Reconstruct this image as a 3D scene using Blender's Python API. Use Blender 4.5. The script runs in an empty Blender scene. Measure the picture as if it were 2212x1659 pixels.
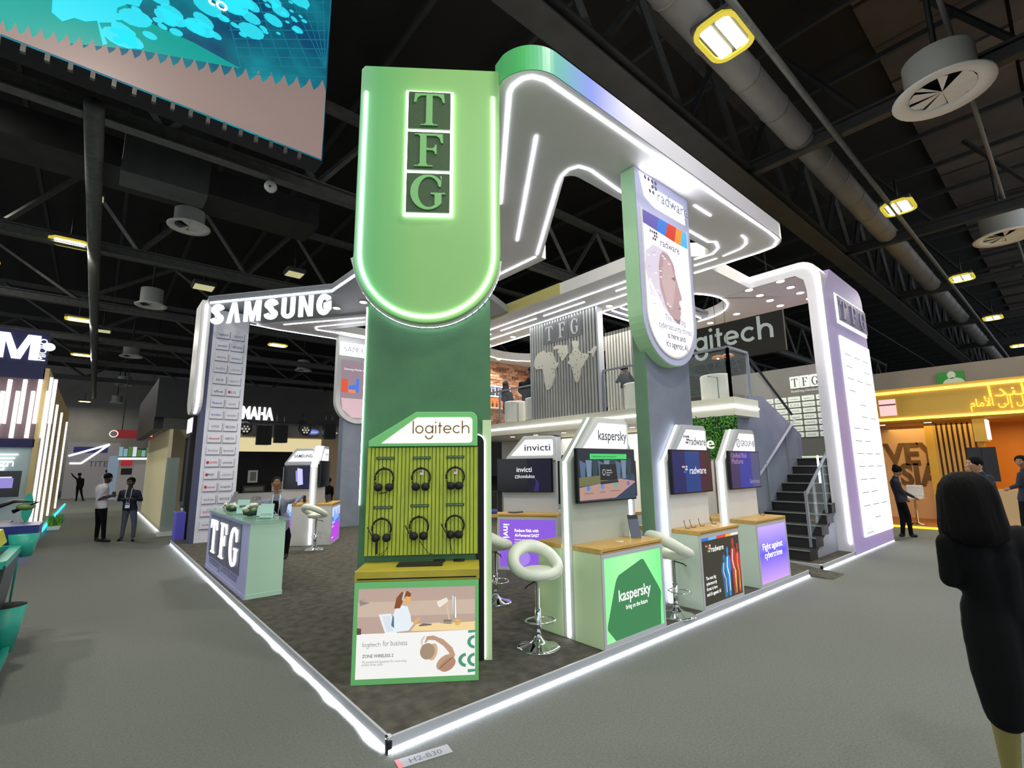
import bpy, math, random
import numpy as np
from mathutils import Vector, Matrix
random.seed(7)
SC = bpy.context.scene
COL = SC.collection
# ------------------------------------------------------------------ camera (solved from the stand's two plinth directions)
FPX, CX, CY = 1045.5, 1106.0, 829.5
_vx = np.array([2350-CX, 992-CY, FPX]); _vx /= np.linalg.norm(_vx)
_vy = np.array([203-CX, 1017-CY, FPX]); _vy -= _vx*(_vx@_vy); _vy /= np.linalg.norm(_vy)
_vz = np.cross(_vx, _vy)
ROT = np.array([_vx, _vy, _vz])
CAMP = np.array([-1.643, -3.212, 1.85])
def ray(u, v): return ROT@np.array([u-CX, v-CY, FPX])
def P(u, v, x=None, y=None, z=None):
    d = ray(u, v)
    t = (z-CAMP[2])/d[2] if z is not None else (x-CAMP[0])/d[0] if x is not None else (y-CAMP[1])/d[1]
    return Vector(CAMP+d*t)
cam = bpy.data.cameras.new('camera'); camo = bpy.data.objects.new('camera', cam); COL.objects.link(camo)
cam.sensor_width = 36; cam.lens = FPX/2212*36; cam.clip_end = 300; cam.clip_start = 0.05
_m = np.eye(4); _m[:3, 0] = ROT[:, 0]; _m[:3, 1] = -ROT[:, 1]; _m[:3, 2] = -ROT[:, 2]; _m[:3, 3] = CAMP
camo.matrix_world = Matrix(_m.tolist()); SC.camera = camo
# ------------------------------------------------------------------ world, exposure
wd = bpy.data.worlds.new('world'); SC.world = wd; wd.use_nodes = True
wd.node_tree.nodes['Background'].inputs[0].default_value = (.80, .86, .95, 1)
wd.node_tree.nodes['Background'].inputs[1].default_value = 1.1
SC.view_settings.view_transform = 'Standard'; SC.view_settings.look = 'None'
SC.view_settings.exposure = 0.0; SC.view_settings.gamma = 1; SC.view_settings.use_curve_mapping = False
SC.cycles.use_denoising = True
SC.cycles.max_bounces = 6; SC.cycles.diffuse_bounces = 3; SC.cycles.sample_clamp_indirect = 4
HALL_LAMP_W = 290
# ------------------------------------------------------------------ materials
MATS = {}
def srgb(c):
    if isinstance(c, str): c = [int(c[i:i+2], 16)/255 for i in (0, 2, 4)]
    return tuple(x/12.92 if x <= .04045 else ((x+.055)/1.055)**2.4 for x in c)
def mat(key, c, rough=.5, metal=0, emit=0, noise=0, scale=8, bump=0, alpha=1, trans=0, spec=.5, coat=0, bscale=None, stretch=None):
    if key in MATS: return MATS[key]
    m = bpy.data.materials.new(key); m.use_nodes = True; nt = m.node_tree; b = nt.nodes['Principled BSDF']
    col = srgb(c) + (1,)
    b.inputs['Base Color'].default_value = col; b.inputs['Roughness'].default_value = rough
    b.inputs['Metallic'].default_value = metal; b.inputs['Specular IOR Level'].default_value = spec
    if alpha < 1: b.inputs['Alpha'].default_value = alpha
    if trans: b.inputs['Transmission Weight'].default_value = trans
    if coat: b.inputs['Coat Weight'].default_value = coat
    if emit:
        b.inputs['Emission Color'].default_value = col; b.inputs['Emission Strength'].default_value = emit
        b.inputs['Base Color'].default_value = tuple(x*.3 for x in col[:3])+(1,)
    if noise or bump:
        tc = nt.nodes.new('ShaderNodeTexCoord'); mp = nt.nodes.new('ShaderNodeMapping')
        nt.links.new(tc.outputs['Object'], mp.inputs[0])
        if stretch: mp.inputs['Scale'].default_value = stretch
        nz = nt.nodes.new('ShaderNodeTexNoise'); nz.inputs['Scale'].default_value = scale; nz.inputs['Detail'].default_value = 5
        nt.links.new(mp.outputs[0], nz.inputs[0])
    if noise:
        rp = nt.nodes.new('ShaderNodeValToRGB'); rp.color_ramp.elements[0].position = .3; rp.color_ramp.elements[1].position = .7
        rp.color_ramp.elements[0].color = tuple(x*(1-noise) for x in col[:3])+(1,)
        rp.color_ramp.elements[1].color = tuple(min(1, x*(1+noise)) for x in col[:3])+(1,)
        nt.links.new(nz.outputs[0], rp.inputs[0]); nt.links.new(rp.outputs[0], b.inputs['Base Color'])
    if bump:
        n2 = nz
        if bscale:
            n2 = nt.nodes.new('ShaderNodeTexNoise'); n2.inputs['Scale'].default_value = bscale; nt.links.new(mp.outputs[0], n2.inputs[0])
        bp = nt.nodes.new('ShaderNodeBump'); bp.inputs['Strength'].default_value = bump; bp.inputs['Distance'].default_value = .02
        nt.links.new(n2.outputs[0], bp.inputs['Height']); nt.links.new(bp.outputs[0], b.inputs['Normal'])
    MATS[key] = m
    return m
def glow(c, s=1.0):
    key = 'lit_%s_%g' % (c if isinstance(c, str) else '_'.join('%g' % x for x in c), s)
    return mat(key, c, .4, emit=s)
def pt(c, rough=.55, **k): return mat('paint_%s_%g' % (c, rough), c, rough, **k)
LED = mat('led_white', 'f4f6ff', .4, emit=11)
LED2 = mat('led_soft', 'fbfaff', .4, emit=2.0)
LEDF = mat('led_floor', 'e6e8ff', .4, emit=16)
WARM = mat('led_warm', 'fff0d0', .4, emit=6)
WHITE = mat('white_laminate', 'e2e2df', .38, noise=.03, scale=3)
GREYP = mat('grey_laminate', 'c2c5ca', .4, noise=.03, scale=3)
PALEG_CAST = mat('laminate_green_cast', 'd8f0be', .4, noise=.04, scale=2)  # laminate with the green cast painted into its colour
DGREEN_CAST = mat('plaster_green_cast', '4b7f56', .6, noise=.12, scale=3, bump=.08, bscale=40)  # green cast on the corner pillar put into the plaster colour
SLATE = mat('slate_plaster', '7a8292', .6, noise=.1, scale=3, bump=.08, bscale=40)
DARK = mat('dark_grey_paint', '3a3d40', .5, noise=.08, scale=4)
BLACK = mat('black_satin', '0c0d0f', .35)
MBLACK = mat('black_matt', '101012', .8)
CHROME = mat('chrome', 'e2e4e6', .08, 1)
STEEL = mat('brushed_steel', '8c9197', .3, 1, noise=.1, scale=30)
RAILM = mat('rail_steel', '868c96', .4, .15)
WOOD = mat('oak_laminate', 'b8924a', .45, noise=.14, scale=5, stretch=(1, 8, 8))
GLASS = mat('clear_glass', 'dfeeea', .03, alpha=.07, spec=.5)
CARPET = mat('hall_carpet', '727670', .95, noise=.16, scale=60, bump=.5, bscale=260, spec=.1)
CARPET2 = mat('stand_carpet', '58564f', .95, noise=.3, scale=9, bump=.5, bscale=220, spec=.1)
TRUSS = mat('ceiling_steel', '2e2f2e', .6, .2, noise=.25, scale=2)
TRUSSL = mat('galvanised_steel', '595b58', .55, .3, noise=.2, scale=6)
DUCT = mat('duct_grey', '6a6866', .6, .1, noise=.1, scale=2)
SCREEN = mat('screen_black', '08090d', .15, spec=.6)
SKIN = mat('skin_brown', '8a5f45', .55)
SKINL = mat('skin_light', 'b98a6a', .55)
SKIND = mat('skin_dark', '3d2a22', .55)
HAIR = mat('hair_black', '060505', .8, spec=.15, bump=.6, scale=40, stretch=(1, 1, .08))
# ------------------------------------------------------------------ mesh builder
X, Y, Z = Vector((1, 0, 0)), Vector((0, 1, 0)), Vector((0, 0, 1))
class Fr:
    def __init__(s, o, u, v):
        s.o = Vector(o); s.u = Vector(u).normalized(); s.v = Vector(v).normalized(); s.n = s.u.cross(s.v)
    def p(s, a, b, c=0): return s.o+s.u*a+s.v*b+s.n*c
    def at(s, a, b, c=0): return Fr(s.p(a, b, c), s.u, s.v)
W = Fr((0, 0, 0), X, Y)
def front(o): return Fr(o, X, Z)             # faces -Y
def sideL(o): return Fr(o, -Y, Z)            # faces -X
def arc(cx, cy, r, a0, a1, n=8, ry=None):
    ry = ry or r
    return [(cx+r*math.cos(math.radians(a0+(a1-a0)*i/n)), cy+ry*math.sin(math.radians(a0+(a1-a0)*i/n))) for i in range(n+1)]
def rrect(a0, b0, a1, b1, r, n=5):
    r = [r]*4 if not isinstance(r, (list, tuple)) else r      # bl br tr tl
    return arc(a0+r[0], b0+r[0], r[0], 180, 270, n)+arc(a1-r[1], b0+r[1], r[1], 270, 360, n)+arc(a1-r[2], b1-r[2], r[2], 0, 90, n)+arc(a0+r[3], b1-r[3], r[3], 90, 180, n)
def ell(cx, cy, rx, ry, n=16, rot=0):
    c, s = math.cos(rot), math.sin(rot)
    return [(cx+rx*math.cos(t)*c-ry*math.sin(t)*s, cy+rx*math.cos(t)*s+ry*math.sin(t)*c) for t in [2*math.pi*i/n for i in range(n)]]
TXT = {}
def textmesh(s, depth, bold, shear, res):
    k = (s, depth, bold, shear, res)
    if k not in TXT:
        cu = bpy.data.curves.new('t', 'FONT'); cu.body = s; cu.size = 1; cu.extrude = depth; cu.offset = bold; cu.shear = shear; cu.resolution_u = res
        o = bpy.data.objects.new('t', cu)
        me = bpy.data.meshes.new_from_object(o)
        co = [tuple(v.co) for v in me.vertices]; fa = [tuple(p.vertices) for p in me.polygons]
        bpy.data.objects.remove(o); bpy.data.curves.remove(cu); bpy.data.meshes.remove(me)
        TXT[k] = (co, fa)
    return TXT[k]
class MB:
    def __init__(s, m=None): s.v = []; s.f = []; s.mi = []; s.ms = []; s.cur = 0; s.smooth = False; s.sm = []; m and s.mat(m)
    def mat(s, m):
        if m not in s.ms: s.ms.append(m)
        s.cur = s.ms.index(m); return s
    def add(s, vs, fs, smooth=False):
        k = len(s.v); s.v += [Vector(v) for v in vs]
        for f in fs: s.f.append([i+k for i in f]); s.mi.append(s.cur); s.sm.append(smooth)
        return s
    def box(s, a0, b0, c0, a1, b1, c1, fr=W):
        vs = [fr.p(a, b, c) for c in (c0, c1) for b in (b0, b1) for a in (a0, a1)]
        return s.add(vs, [(0, 2, 3, 1), (4, 5, 7, 6), (0, 1, 5, 4), (2, 6, 7, 3), (0, 4, 6, 2), (1, 3, 7, 5)])
    def poly(s, pts, c0, c1=None, fr=W):
        n = len(pts)
        ar = sum(pts[i][0]*pts[(i+1) % n][1]-pts[(i+1) % n][0]*pts[i][1] for i in range(n))
        if ar < 0: pts = pts[::-1]
        if c1 is None: return s.add([fr.p(a, b, c0) for a, b in pts], [tuple(range(n))])
        vs = [fr.p(a, b, c0) for a, b in pts]+[fr.p(a, b, c1) for a, b in pts]
        return s.add(vs, [tuple(range(n))[::-1], tuple(range(n, 2*n))]+[(i, (i+1) % n, n+(i+1) % n, n+i) for i in range(n)])
    def ring(s, out, inn, c0, c1, fr=W):
        n = len(out)
        vs = [fr.p(a, b, c) for c in (c0, c1) for l in (out, inn) for a, b in l]
        fs = []
        for i in range(n):
            j = (i+1) % n
            fs += [(2*n+i, 2*n+j, 3*n+j, 3*n+i), (j, i, n+i, n+j), (i, j, 2*n+j, 2*n+i), (n+j, n+i, 3*n+i, 3*n+j)]
        return s.add(vs, fs)
    def tube(s, pts, r, seg=8, closed=False, smooth=True, rs=None, flat=1):
        pts = [Vector(p) for p in pts]; n = len(pts); rings = []
        up = Z
        for i in range(n):
            t = (pts[(i+1) % n]-pts[i-1]) if closed else pts[min(i+1, n-1)]-pts[max(i-1, 0)]
            t.normalize()
            ref = up if abs(t.dot(up)) < .95 else X
            a = t.cross(ref).normalized(); b = a.cross(t)
            rr = rs[i] if rs else r
            rings.append([pts[i]+(a*math.cos(q)*flat+b*math.sin(q))*rr for q in [2*math.pi*k/seg for k in range(seg)]])
        vs = [v for R_ in rings for v in R_]; fs = []
        for i in range(n if closed else n-1):
            for k in range(seg):
                j = (i+1) % n
                fs.append((i*seg+k, i*seg+(k+1) % seg, j*seg+(k+1) % seg, j*seg+k))
        if not closed: fs += [tuple(range(seg))[::-1], tuple(range((n-1)*seg, n*seg))]
        return s.add(vs, fs, smooth)
    def cyl(s, p0, p1, r, seg=12, r1=None): return s.tube([p0, p1], r, seg, rs=[r, r if r1 is None else r1])
    def lathe(s, c, prof, seg=20, smooth=True, sx=1, sy=1, caps=True):
        c = Vector(c); vs = []; fs = []; n = len(prof)
        for r, z in prof:
            for k in range(seg):
                q = 2*math.pi*k/seg; vs.append(c+Vector((r*math.cos(q)*sx, r*math.sin(q)*sy, z)))
        for i in range(n-1):
            for k in range(seg): fs.append((i*seg+k, i*seg+(k+1) % seg, (i+1)*seg+(k+1) % seg, (i+1)*seg+k))
        if caps: fs += [tuple(range(seg))[::-1], tuple(range((n-1)*seg, n*seg))]
        return s.add(vs, fs, smooth)
    def ball(s, c, r, seg=12, rings=8, sc=(1, 1, 1)):
        c = Vector(c); vs = []; fs = []
        for i in range(rings+1):
            t = math.pi*i/rings
            for k in range(seg):
                q = 2*math.pi*k/seg
                vs.append(c+Vector((r*math.sin(t)*math.cos(q)*sc[0], r*math.sin(t)*math.sin(q)*sc[1], r*math.cos(t)*sc[2])))
        for i in range(rings):
            for k in range(seg): fs.append((i*seg+k, (i+1)*seg+k, (i+1)*seg+(k+1) % seg, i*seg+(k+1) % seg))
        return s.add(vs, fs, True)
    def ribbon(s, pts, w, c0, c1, fr=W, closed=False):
        """flat band of width w along a 2-D path in a frame, from depth c0 to c1"""
        n = len(pts); L = []; R_ = []
        for i in range(n):
            a = pts[i-1] if (i > 0 or closed) else pts[i]; b = pts[(i+1) % n] if (i < n-1 or closed) else pts[i]
            d = Vector((b[0]-a[0], b[1]-a[1])); d.normalize(); k = 1.0
            if 0 < i < n-1 or closed:
                e = Vector((pts[i][0]-a[0], pts[i][1]-a[1])).normalized(); k = 1/max(.5, abs(e.dot(d)))
            q = Vector((-d.y, d.x))*w/2*k
            L.append((pts[i][0]+q.x, pts[i][1]+q.y)); R_.append((pts[i][0]-q.x, pts[i][1]-q.y))
        vs = [fr.p(a, b, c) for c in (c0, c1) for l in (L, R_) for a, b in l]; fs = []
        for i in range(n if closed else n-1):
            j = (i+1) % n
            fs += [(2*n+i, 3*n+i, 3*n+j, 2*n+j), (i, j, n+j, n+i), (i, 2*n+i, 2*n+j, j), (n+i, n+j, 3*n+j, 3*n+i)]
        if not closed: fs += [(0, n, 3*n, 2*n), (n-1, 3*n-1, 4*n-1, 2*n-1)]
        return s.add(vs, fs)
    def text(s, t, a, b, size, c, fr, al='L', sx=1, depth=0, bold=0, shear=0, res=3, width=None, rot=0, sp=None):
        co, fa = textmesh(t, depth/size if depth else 0, bold, shear, res)
        if not co: return s
        x0 = min(q[0] for q in co); x1 = max(q[0] for q in co)
        if width: sx = width/((x1-x0)*size)
        off = {'L': -x0, 'C': -(x0+x1)/2, 'R': -x1}[al]
        cr, sr = math.cos(rot), math.sin(rot)
        vs = []
        for q in co:
            px, py = (q[0]+off)*size*sx, q[1]*size
            vs.append(fr.p(a+px*cr-py*sr, b+px*sr+py*cr, c+(q[2]*size+depth if depth else 0)))
        return s.add(vs, fa)
WM = {}
def _link(o, parent):
    COL.objects.link(o)
    if parent is not None: o.parent = parent
def props(o, label=None, cat=None, group=None, kind=None):
    if label: o['label'] = label
    if cat: o['category'] = cat
    if group: o['group'] = group
    if kind: o['kind'] = kind
    return o
def thing(name, label, cat, loc=(0, 0, 0), rot=0, group=None, parent=None):
    o = bpy.data.objects.new(name, None); _link(o, parent); o.location = loc; o.rotation_euler = (0, 0, rot)
    o.empty_display_size = .1
    WM[o] = Matrix.Translation(Vector(loc))@Matrix.Rotation(rot, 4, 'Z')
    return props(o, label, cat, group)
def mesh(name, mb, world_to=None):
    me = bpy.data.meshes.new(name)
    vs = [world_to@v for v in mb.v] if world_to is not None else mb.v
    me.from_pydata([tuple(v) for v in vs], [], mb.f)
    for m in mb.ms: me.materials.append(m)
    if len(mb.ms) > 1: me.polygons.foreach_set('material_index', mb.mi)
    me.polygons.foreach_set('use_smooth', mb.sm)
    me.update(); return me
def part(name, mb, parent=None, label=None, world=False, bevel=0, kind=None, cat=None, group=None, bseg=2):
    inv = None
    if world and parent is not None:
        inv = WM[parent].inverted()
    me = mesh(name, mb, inv)
    o = bpy.data.objects.new(name, me); _link(o, parent)
    WM[o] = WM[parent] if parent is not None else Matrix.Identity(4)
    if bevel:
        bv = o.modifiers.new('bevel', 'BEVEL'); bv.width = bevel; bv.segments = bseg; bv.limit_method = 'ANGLE'; bv.angle_limit = math.radians(50)
    return props(o, label, cat, group, kind)
def single(name, mb, label, cat, group=None, bevel=0, kind=None):
    """a thing that is one mesh: verts are re-centred on its base"""
    xs = [v.x for v in mb.v]; ys = [v.y for v in mb.v]; zs = [v.z for v in mb.v]
    c = Vector(((min(xs)+max(xs))/2, (min(ys)+max(ys))/2, min(zs)))
    me = mesh(name, mb, Matrix.Translation(-c)); o = bpy.data.objects.new(name, me); _link(o, None); o.location = c
    WM[o] = Matrix.Translation(c)
    if bevel:
        bv = o.modifiers.new('bevel', 'BEVEL'); bv.width = bevel; bv.segments = 2; bv.limit_method = 'ANGLE'; bv.angle_limit = math.radians(50)
    return props(o, label, cat, group, kind)
def struct(name, mb): return part(name, mb, kind='structure')
def dup(root, loc, rot=0, label=None, group=None):
    def cp(o, par):
        c = o.copy(); _link(c, par)
        for ch in KIDS.get(o.name, []): cp(ch, c)
        return c
    r = cp(root, None); r.location = loc; r.rotation_euler = (0, 0, rot)
    if label: r['label'] = label
    if group: r['group'] = group
    return r
KIDS = {}
def freeze(root):
    def rec(o):
        KIDS[o.name] = [c for c in bpy.data.objects if c.parent == o]
        for c in KIDS[o.name]: rec(c)
    rec(root); return root
def area(name, loc, power, size, color=(1, 1, 1), rot=(0, 0, 0), parent=None, sy=None, spread=180):
    l = bpy.data.lights.new(name, 'AREA'); l.energy = power; l.size = size; l.color = color; l.spread = math.radians(spread)
    if sy: l.shape = 'RECTANGLE'; l.size_y = sy
    o = bpy.data.objects.new(name, l); COL.objects.link(o); o.location = loc; o.rotation_euler = rot
    if parent is not None: o.parent = parent
    return o
# serif capitals in a unit box (0..1 wide, 0..1 tall)
def serif(ch):
    if ch == 'T':
        return [[(.04, 1), (.96, 1), (.99, .72), (.93, .72), (.88, .86), (.78, .93), (.6, .94), (.6, .08), (.66, .03), (.77, .03), (.77, 0), (.23, 0), (.23, .03), (.34, .03), (.4, .08), (.4, .94), (.22, .93), (.12, .86), (.07, .72), (.01, .72)]]
    if ch == 'F':
        return [[(.06, 1), (.94, 1), (.95, .72), (.89, .72), (.84, .87), (.74, .94), (.43, .94), (.43, .56), (.62, .555), (.68, .59), (.71, .67), (.75, .67), (.75, .38), (.71, .38), (.68, .46), (.62, .495), (.43, .5), (.43, .09), (.5, .03), (.63, .03), (.63, 0), (.06, 0), (.06, .03), (.17, .03), (.23, .09), (.23, .91), (.17, .97), (.06, .97)]]
    out = arc(.5, .5, .48, 40, 322, 26, ry=.52); inn = arc(.53, .5, .3, 322, 40, 26, ry=.45)
    return [out[:1]+out+[(.88, .44), (.98, .44), (.98, .48), (.58, .48), (.58, .44), (.69, .42), (.69, .14)]+inn[1:]+[(.8, .66), (.86, .66), (.88, .98), (.83, .98)]]
def serif_text(mb, s, a, b, w, h, gap, c0, c1, fr):
    for i, ch in enumerate(s):
        for pl in serif(ch): mb.poly([(a+i*(w+gap)+x*w, b+y*h) for x, y in pl], c0, c1, fr)
def downlight(parent, p, r=.06, m=None, power=0):
    mb = MB(WHITE); mb.lathe(Vector(p)-Vector((0, 0, .012)), [(r*1.35, 0), (r*1.35, .012)], 16)
    mb.mat(m or WARM); mb.lathe(Vector(p)-Vector((0, 0, .018)), [(r, 0), (r, .006)], 16)
    if power: area('downlight_lamp', Vector(p)-Vector((0, 0, .03)), power, .12, (1, .93, .82), spread=120)
    return part('downlight', mb, parent, world=True)
def logi(mb, a, b, w, c0, c1, fr, st=.075):
    """geometric 'logitech' word: strokes of one width; unit = x-height"""
    h = w/6.9; s = st*w/4.2; x = a
    def rib(p): mb.ribbon(p, s, c0, c1, fr)
    r = h/2-s/2
    def bowl(cx, a0=0, a1=360, n=20): rib(arc(cx, b+h/2, r, a0, a1, n))
    rib([(x+s/2, b), (x+s/2, b+1.55*h)]); x += s+.16*h
    bowl(x+h/2); x += h+.16*h
    bowl(x+h/2); rib([(x+h-s/2, b), (x+h-s/2, b+h)]); rib(arc(x+h/2, b-.2*h, r, 180, 360, 12)); x += h+.2*h
    rib([(x+s/2, b), (x+s/2, b+h)]); mb.poly(ell(x+s/2, b+1.35*h, s*.62, s*.62, 12), c0, c1, fr); x += s+.2*h
    rib([(x+.22*h, b), (x+.22*h, b+1.35*h)]); rib([(x, b+h-s/2), (x+.5*h, b+h-s/2)]); x += .5*h+.12*h
    bowl(x+h/2, 0, 318); rib([(x+s/2, b+h/2), (x+h-s*.2, b+h/2)]); x += h+.14*h
    bowl(x+h/2, 42, 318); x += h*.92+.16*h
    rib([(x+s/2, b), (x+s/2, b+1.55*h)]); rib(arc(x+h*.48, b+h*.54, r*.9, 180, 0, 12)+[(x+h*.48+r*.9, b)])
    return mb
# ================================================================== hall shell
mb = MB(CARPET); mb.box(-30, -16, -.2, 84, 70, 0); struct('floor', mb)
CEILZ = 13.4
mb = MB(mat('ceiling_deck', '100f0e', .8, noise=.35, scale=.7)); mb.box(-30, -9, CEILZ, 84, 70, CEILZ+.1); struct('ceiling', mb)
mb = MB(mat('hall_wall', '8f8c86', .8, noise=.08, scale=1)); mb.box(-30, 69.6, 0, 84, 70, CEILZ); struct('wall_back', mb)
mb = MB(MATS['hall_wall']); mb.box(80, -9, 0, 80.4, 70, CEILZ); struct('wall_right', mb)
# roof deck planks over the aisle at the right (seen one by one), then purlins
deck = thing('ceiling_deck_panels', 'dark brown metal roof deck panels above the yellow booth aisle', 'ceiling panels', (14, -4, CEILZ))
for i in range(24):
    for j in range(3):
        mb = MB(mat('roof_panel_%d' % ((i*7+j*3) % 3), ('4a423c', '423b37', '524a43')[(i*7+j*3) % 3], .75, noise=.2, scale=1))
        x0 = 6.2+i*1.9; y0 = -8.6+j*2.6
        mb.box(x0, y0, CEILZ-.16-.05*((i+j) % 2), x0+1.82, y0+2.52, CEILZ-.02)
        part('deck_panel', mb, deck, world=True)
for i in range(37):
    mb = MB(TRUSS); x0 = -20+i*2.6
    mb.box(x0, -9, CEILZ-.5, x0+.12, 40, CEILZ-.35)
    single('ceiling_purlin', mb, 'thin dark steel purlin running under the hall roof deck', 'purlin', 'hall roof purlins')
def truss(kind, pos, a0, a1, zb=9.0, zt=11.6, n=10, m=TRUSS, label='', w=.28, skip=()):
    """lattice girder along x (pos = y) or along y (pos = x)"""
    q = (lambda a, z, o=0: Vector((a, pos+o, z))) if kind == 'x' else (lambda a, z, o=0: Vector((pos+o, a, z)))
    t = thing('ceiling_truss', label, 'truss', q((a0+a1)/2, zb), group='hall roof trusses')
    f = Fr((0, pos, 0), X, Z) if kind == 'x' else Fr((pos, 0, 0), Y, Z)
    mb = MB(m); mb.box(a0, zb, -w/2, a1, zb+.04, w/2, f); mb.box(a0, zb+.04, -.03, a1, zb+.3, .03, f); mb.box(a0, zb+.3, -w/2, a1, zb+.34, w/2, f); part('bottom_chord', mb, t, world=True)
    mb = MB(m); mb.box(a0, zt, -w/2, a1, zt+.2, w/2, f); part('top_chord', mb, t, world=True)
    st = (a1-a0)/n
    for i in range(n):
        if i in skip: continue
        x0 = a0+i*st; xm = x0+st/2
        for (p, r) in (((x0, zt), (xm, zb+.3)), ((xm, zb+.3), (x0+st, zt))):
            mb = MB(m); mb.tube([q(*p), q(*r)], .09, 4, smooth=False); part('brace', mb, t, world=True)
    return t
truss('x', 1.6, -3, 76, n=26, label='dark riveted roof truss passing above the white canopy with the near green edge', w=.5)
truss('x', 9.1, -26, 60, n=26, m=TRUSSL, label='pale grey roof truss hanging just below the video wall')
truss('x', 17.1, -26, 60, n=26, m=TRUSSL, label='grey roof truss crossing behind the tall round air diffuser')
for k, yy in enumerate((24.7, 32.3, 40, 48)):
    truss('x', yy, -26, 40, n=10, m=TRUSSL, label=('grey roof truss above the second and third round diffusers', 'grey roof truss over the glowing tube stand', 'thin far roof truss above the red banner', 'farthest roof truss by the hall end wall')[k])
for k, xx in enumerate((10.6, 18.4, 26, 34, 42)):
    t = thing('ceiling_tie_beam', 'dark tie beam crossing the round duct, %s from the big diffuser' % ('first', 'second', 'third', 'fourth', 'fifth')[k], 'beam', (xx, 0, 9.4))
    mb = MB(TRUSS); mb.box(xx-.1, -9, 9.2, xx+.1, 1.6, 9.26); mb.box(xx-.02, -9, 9.26, xx+.02, 1.6, 9.5); mb.box(xx-.1, -9, 9.5, xx+.1, 1.6, 9.56); part('flange_beam', mb, t, world=True)
    for i in range(3):
        mb = MB(TRUSS); mb.tube([(xx, -1-i*2.4, 9.5), (xx, .4-i*2.4, 11.9)], .07, 4, smooth=False); part('brace', mb, t, world=True)
# long pipes
def pipe(name, pts, r, m, label, cat='pipe', rib=0, seg=12):
    t = thing(name, label, cat, pts[0])
    mb = MB(m); mb.tube(pts, r, seg); part('pipe_run', mb, t, world=True)
    if rib:
        a, b = Vector(pts[0]), Vector(pts[-1]); n = int((b-a).length/rib); d = (b-a).normalized()
        for i in range(1, n):
            c = a+d*rib*i; mb = MB(m); mb.cyl(c-d*.03, c+d*.03, r*1.06, 16); part('duct_collar', mb, t, world=True)
    return t
pipe('ceiling_duct', [(2, .25, 9.6), (60, .25, 9.6)], .3, DUCT, 'long round grey ventilation duct running beside the glowing ceiling lamp', 'duct', rib=1.4, seg=16)
pipe('ceiling_conduit', [(2, -.5, 9.15), (70, -.5, 9.15)], .06, TRUSSL, 'thin pale cable tray carrying the row of hall lamps', 'conduit')
pipe('ceiling_conduit', [(7, -2.55, 10.6), (70, -2.55, 10.6)], .05, DUCT, 'thin brown conduit passing behind the round ceiling diffusers', 'conduit')
pipe('ceiling_conduit', [(5, 3.6, 9.2), (70, 3.6, 9.2)], .04, TRUSS, 'thin dark conduit along the far side of the riveted truss', 'conduit')
pipe('ceiling_cable_duct', [(-2.36, 8.6, 9.0), (-2.36, 60, 9.0)], .17, TRUSSL, 'straight galvanised pipe running down the hall over the aisle of visitors', 'pipe')
mb = MB(TRUSS); mb.box(-30, 12.2, 9.7, 3.2, 13.6, 10.5); single('ceiling_air_duct', mb, 'flat dark rectangular air duct behind the first pale truss', 'duct')
mb = MB(mat('duct_panel', '4a4d4c', .5, .2, noise=.15, scale=2)); q0 = P(268, 310, y=10.4); mb.box(q0.x, 10.4, 8.7, q0.x+1.75, 11.2, 10.6); single('ceiling_air_box', mb, 'dark grey square air plenum box above the round diffuser', 'air box', bevel=.03)
# round swirl diffusers
def diffuser(p, r, label):
    t = thing('ceiling_diffuser', label, 'air diffuser', p, group='round swirl diffusers under the hall roof')
    white = mat('diffuser_white', 'dfdfda', .5)
    mb = MB(mat('diffuser_neck', 'a9aca6', .5)); mb.lathe((0, 0, 0), [(r*.72, .08), (r*.72, .75)], 28, caps=False); part('neck', mb, t)
    mb = MB(white); mb.lathe((0, 0, 0), [(r*.66, .03), (r*.7, .0), (r, -.03), (r*1.02, 0), (r*.72, .12)], 32, caps=False); part('rim', mb, t)
    mb = MB(MBLACK); mb.lathe((0, 0, 0), [(r*.7, .2), (r*.7, .21)], 24); part('dark_throat', mb, t)
    for k in range(8):
        a = k*math.pi/4; b = a+(.74 if k not in (3, 4) else .3)
        mb = MB(white); mb.add([(0, 0, .02), (r*.66*math.cos(a), r*.66*math.sin(a), .045), (r*.66*math.cos((a+b)/2), r*.66*math.sin((a+b)/2), .02), (r*.66*math.cos(b), r*.66*math.sin(b), .0)], [(0, 3, 2, 1)]); part('blade', mb, t)
    mb = MB(TRUSS); mb.cyl((0, 0, .75), (0, 0, 4.0), .05, 6); part('hanger', mb, t)
for (u, v, r, lab) in ((408, 490, .56, 'big white round diffuser under the pale truss below the video wall'), (326, 660, .6, 'white round diffuser hanging between two pale trusses, second behind the video wall'), (283, 770, .62, 'white round diffuser above the visitors aisle, third behind the video wall'),
                    (268, 832, .65, 'small looking white diffuser, fourth in the row over the visitors aisle'), (2036, 200, .78, 'large white swirl diffuser with open blades over the yellow booth aisle'), (2170, 512, .78, 'lilac tinted round diffuser second in the row over the yellow booth'),
                    (655, 800, .6, 'cream round diffuser seen beneath the canopy beside the brand logo column'), (252, 870, .65, 'small pale diffuser, fifth in the row over the visitors aisle'), (244, 915, .65, 'tiny pale diffuser, farthest in the row over the visitors aisle')):
    p = P(u, v, z=9.2 if v > 300 or u < 1000 else 9.0)
    diffuser(p, r, lab)
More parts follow.
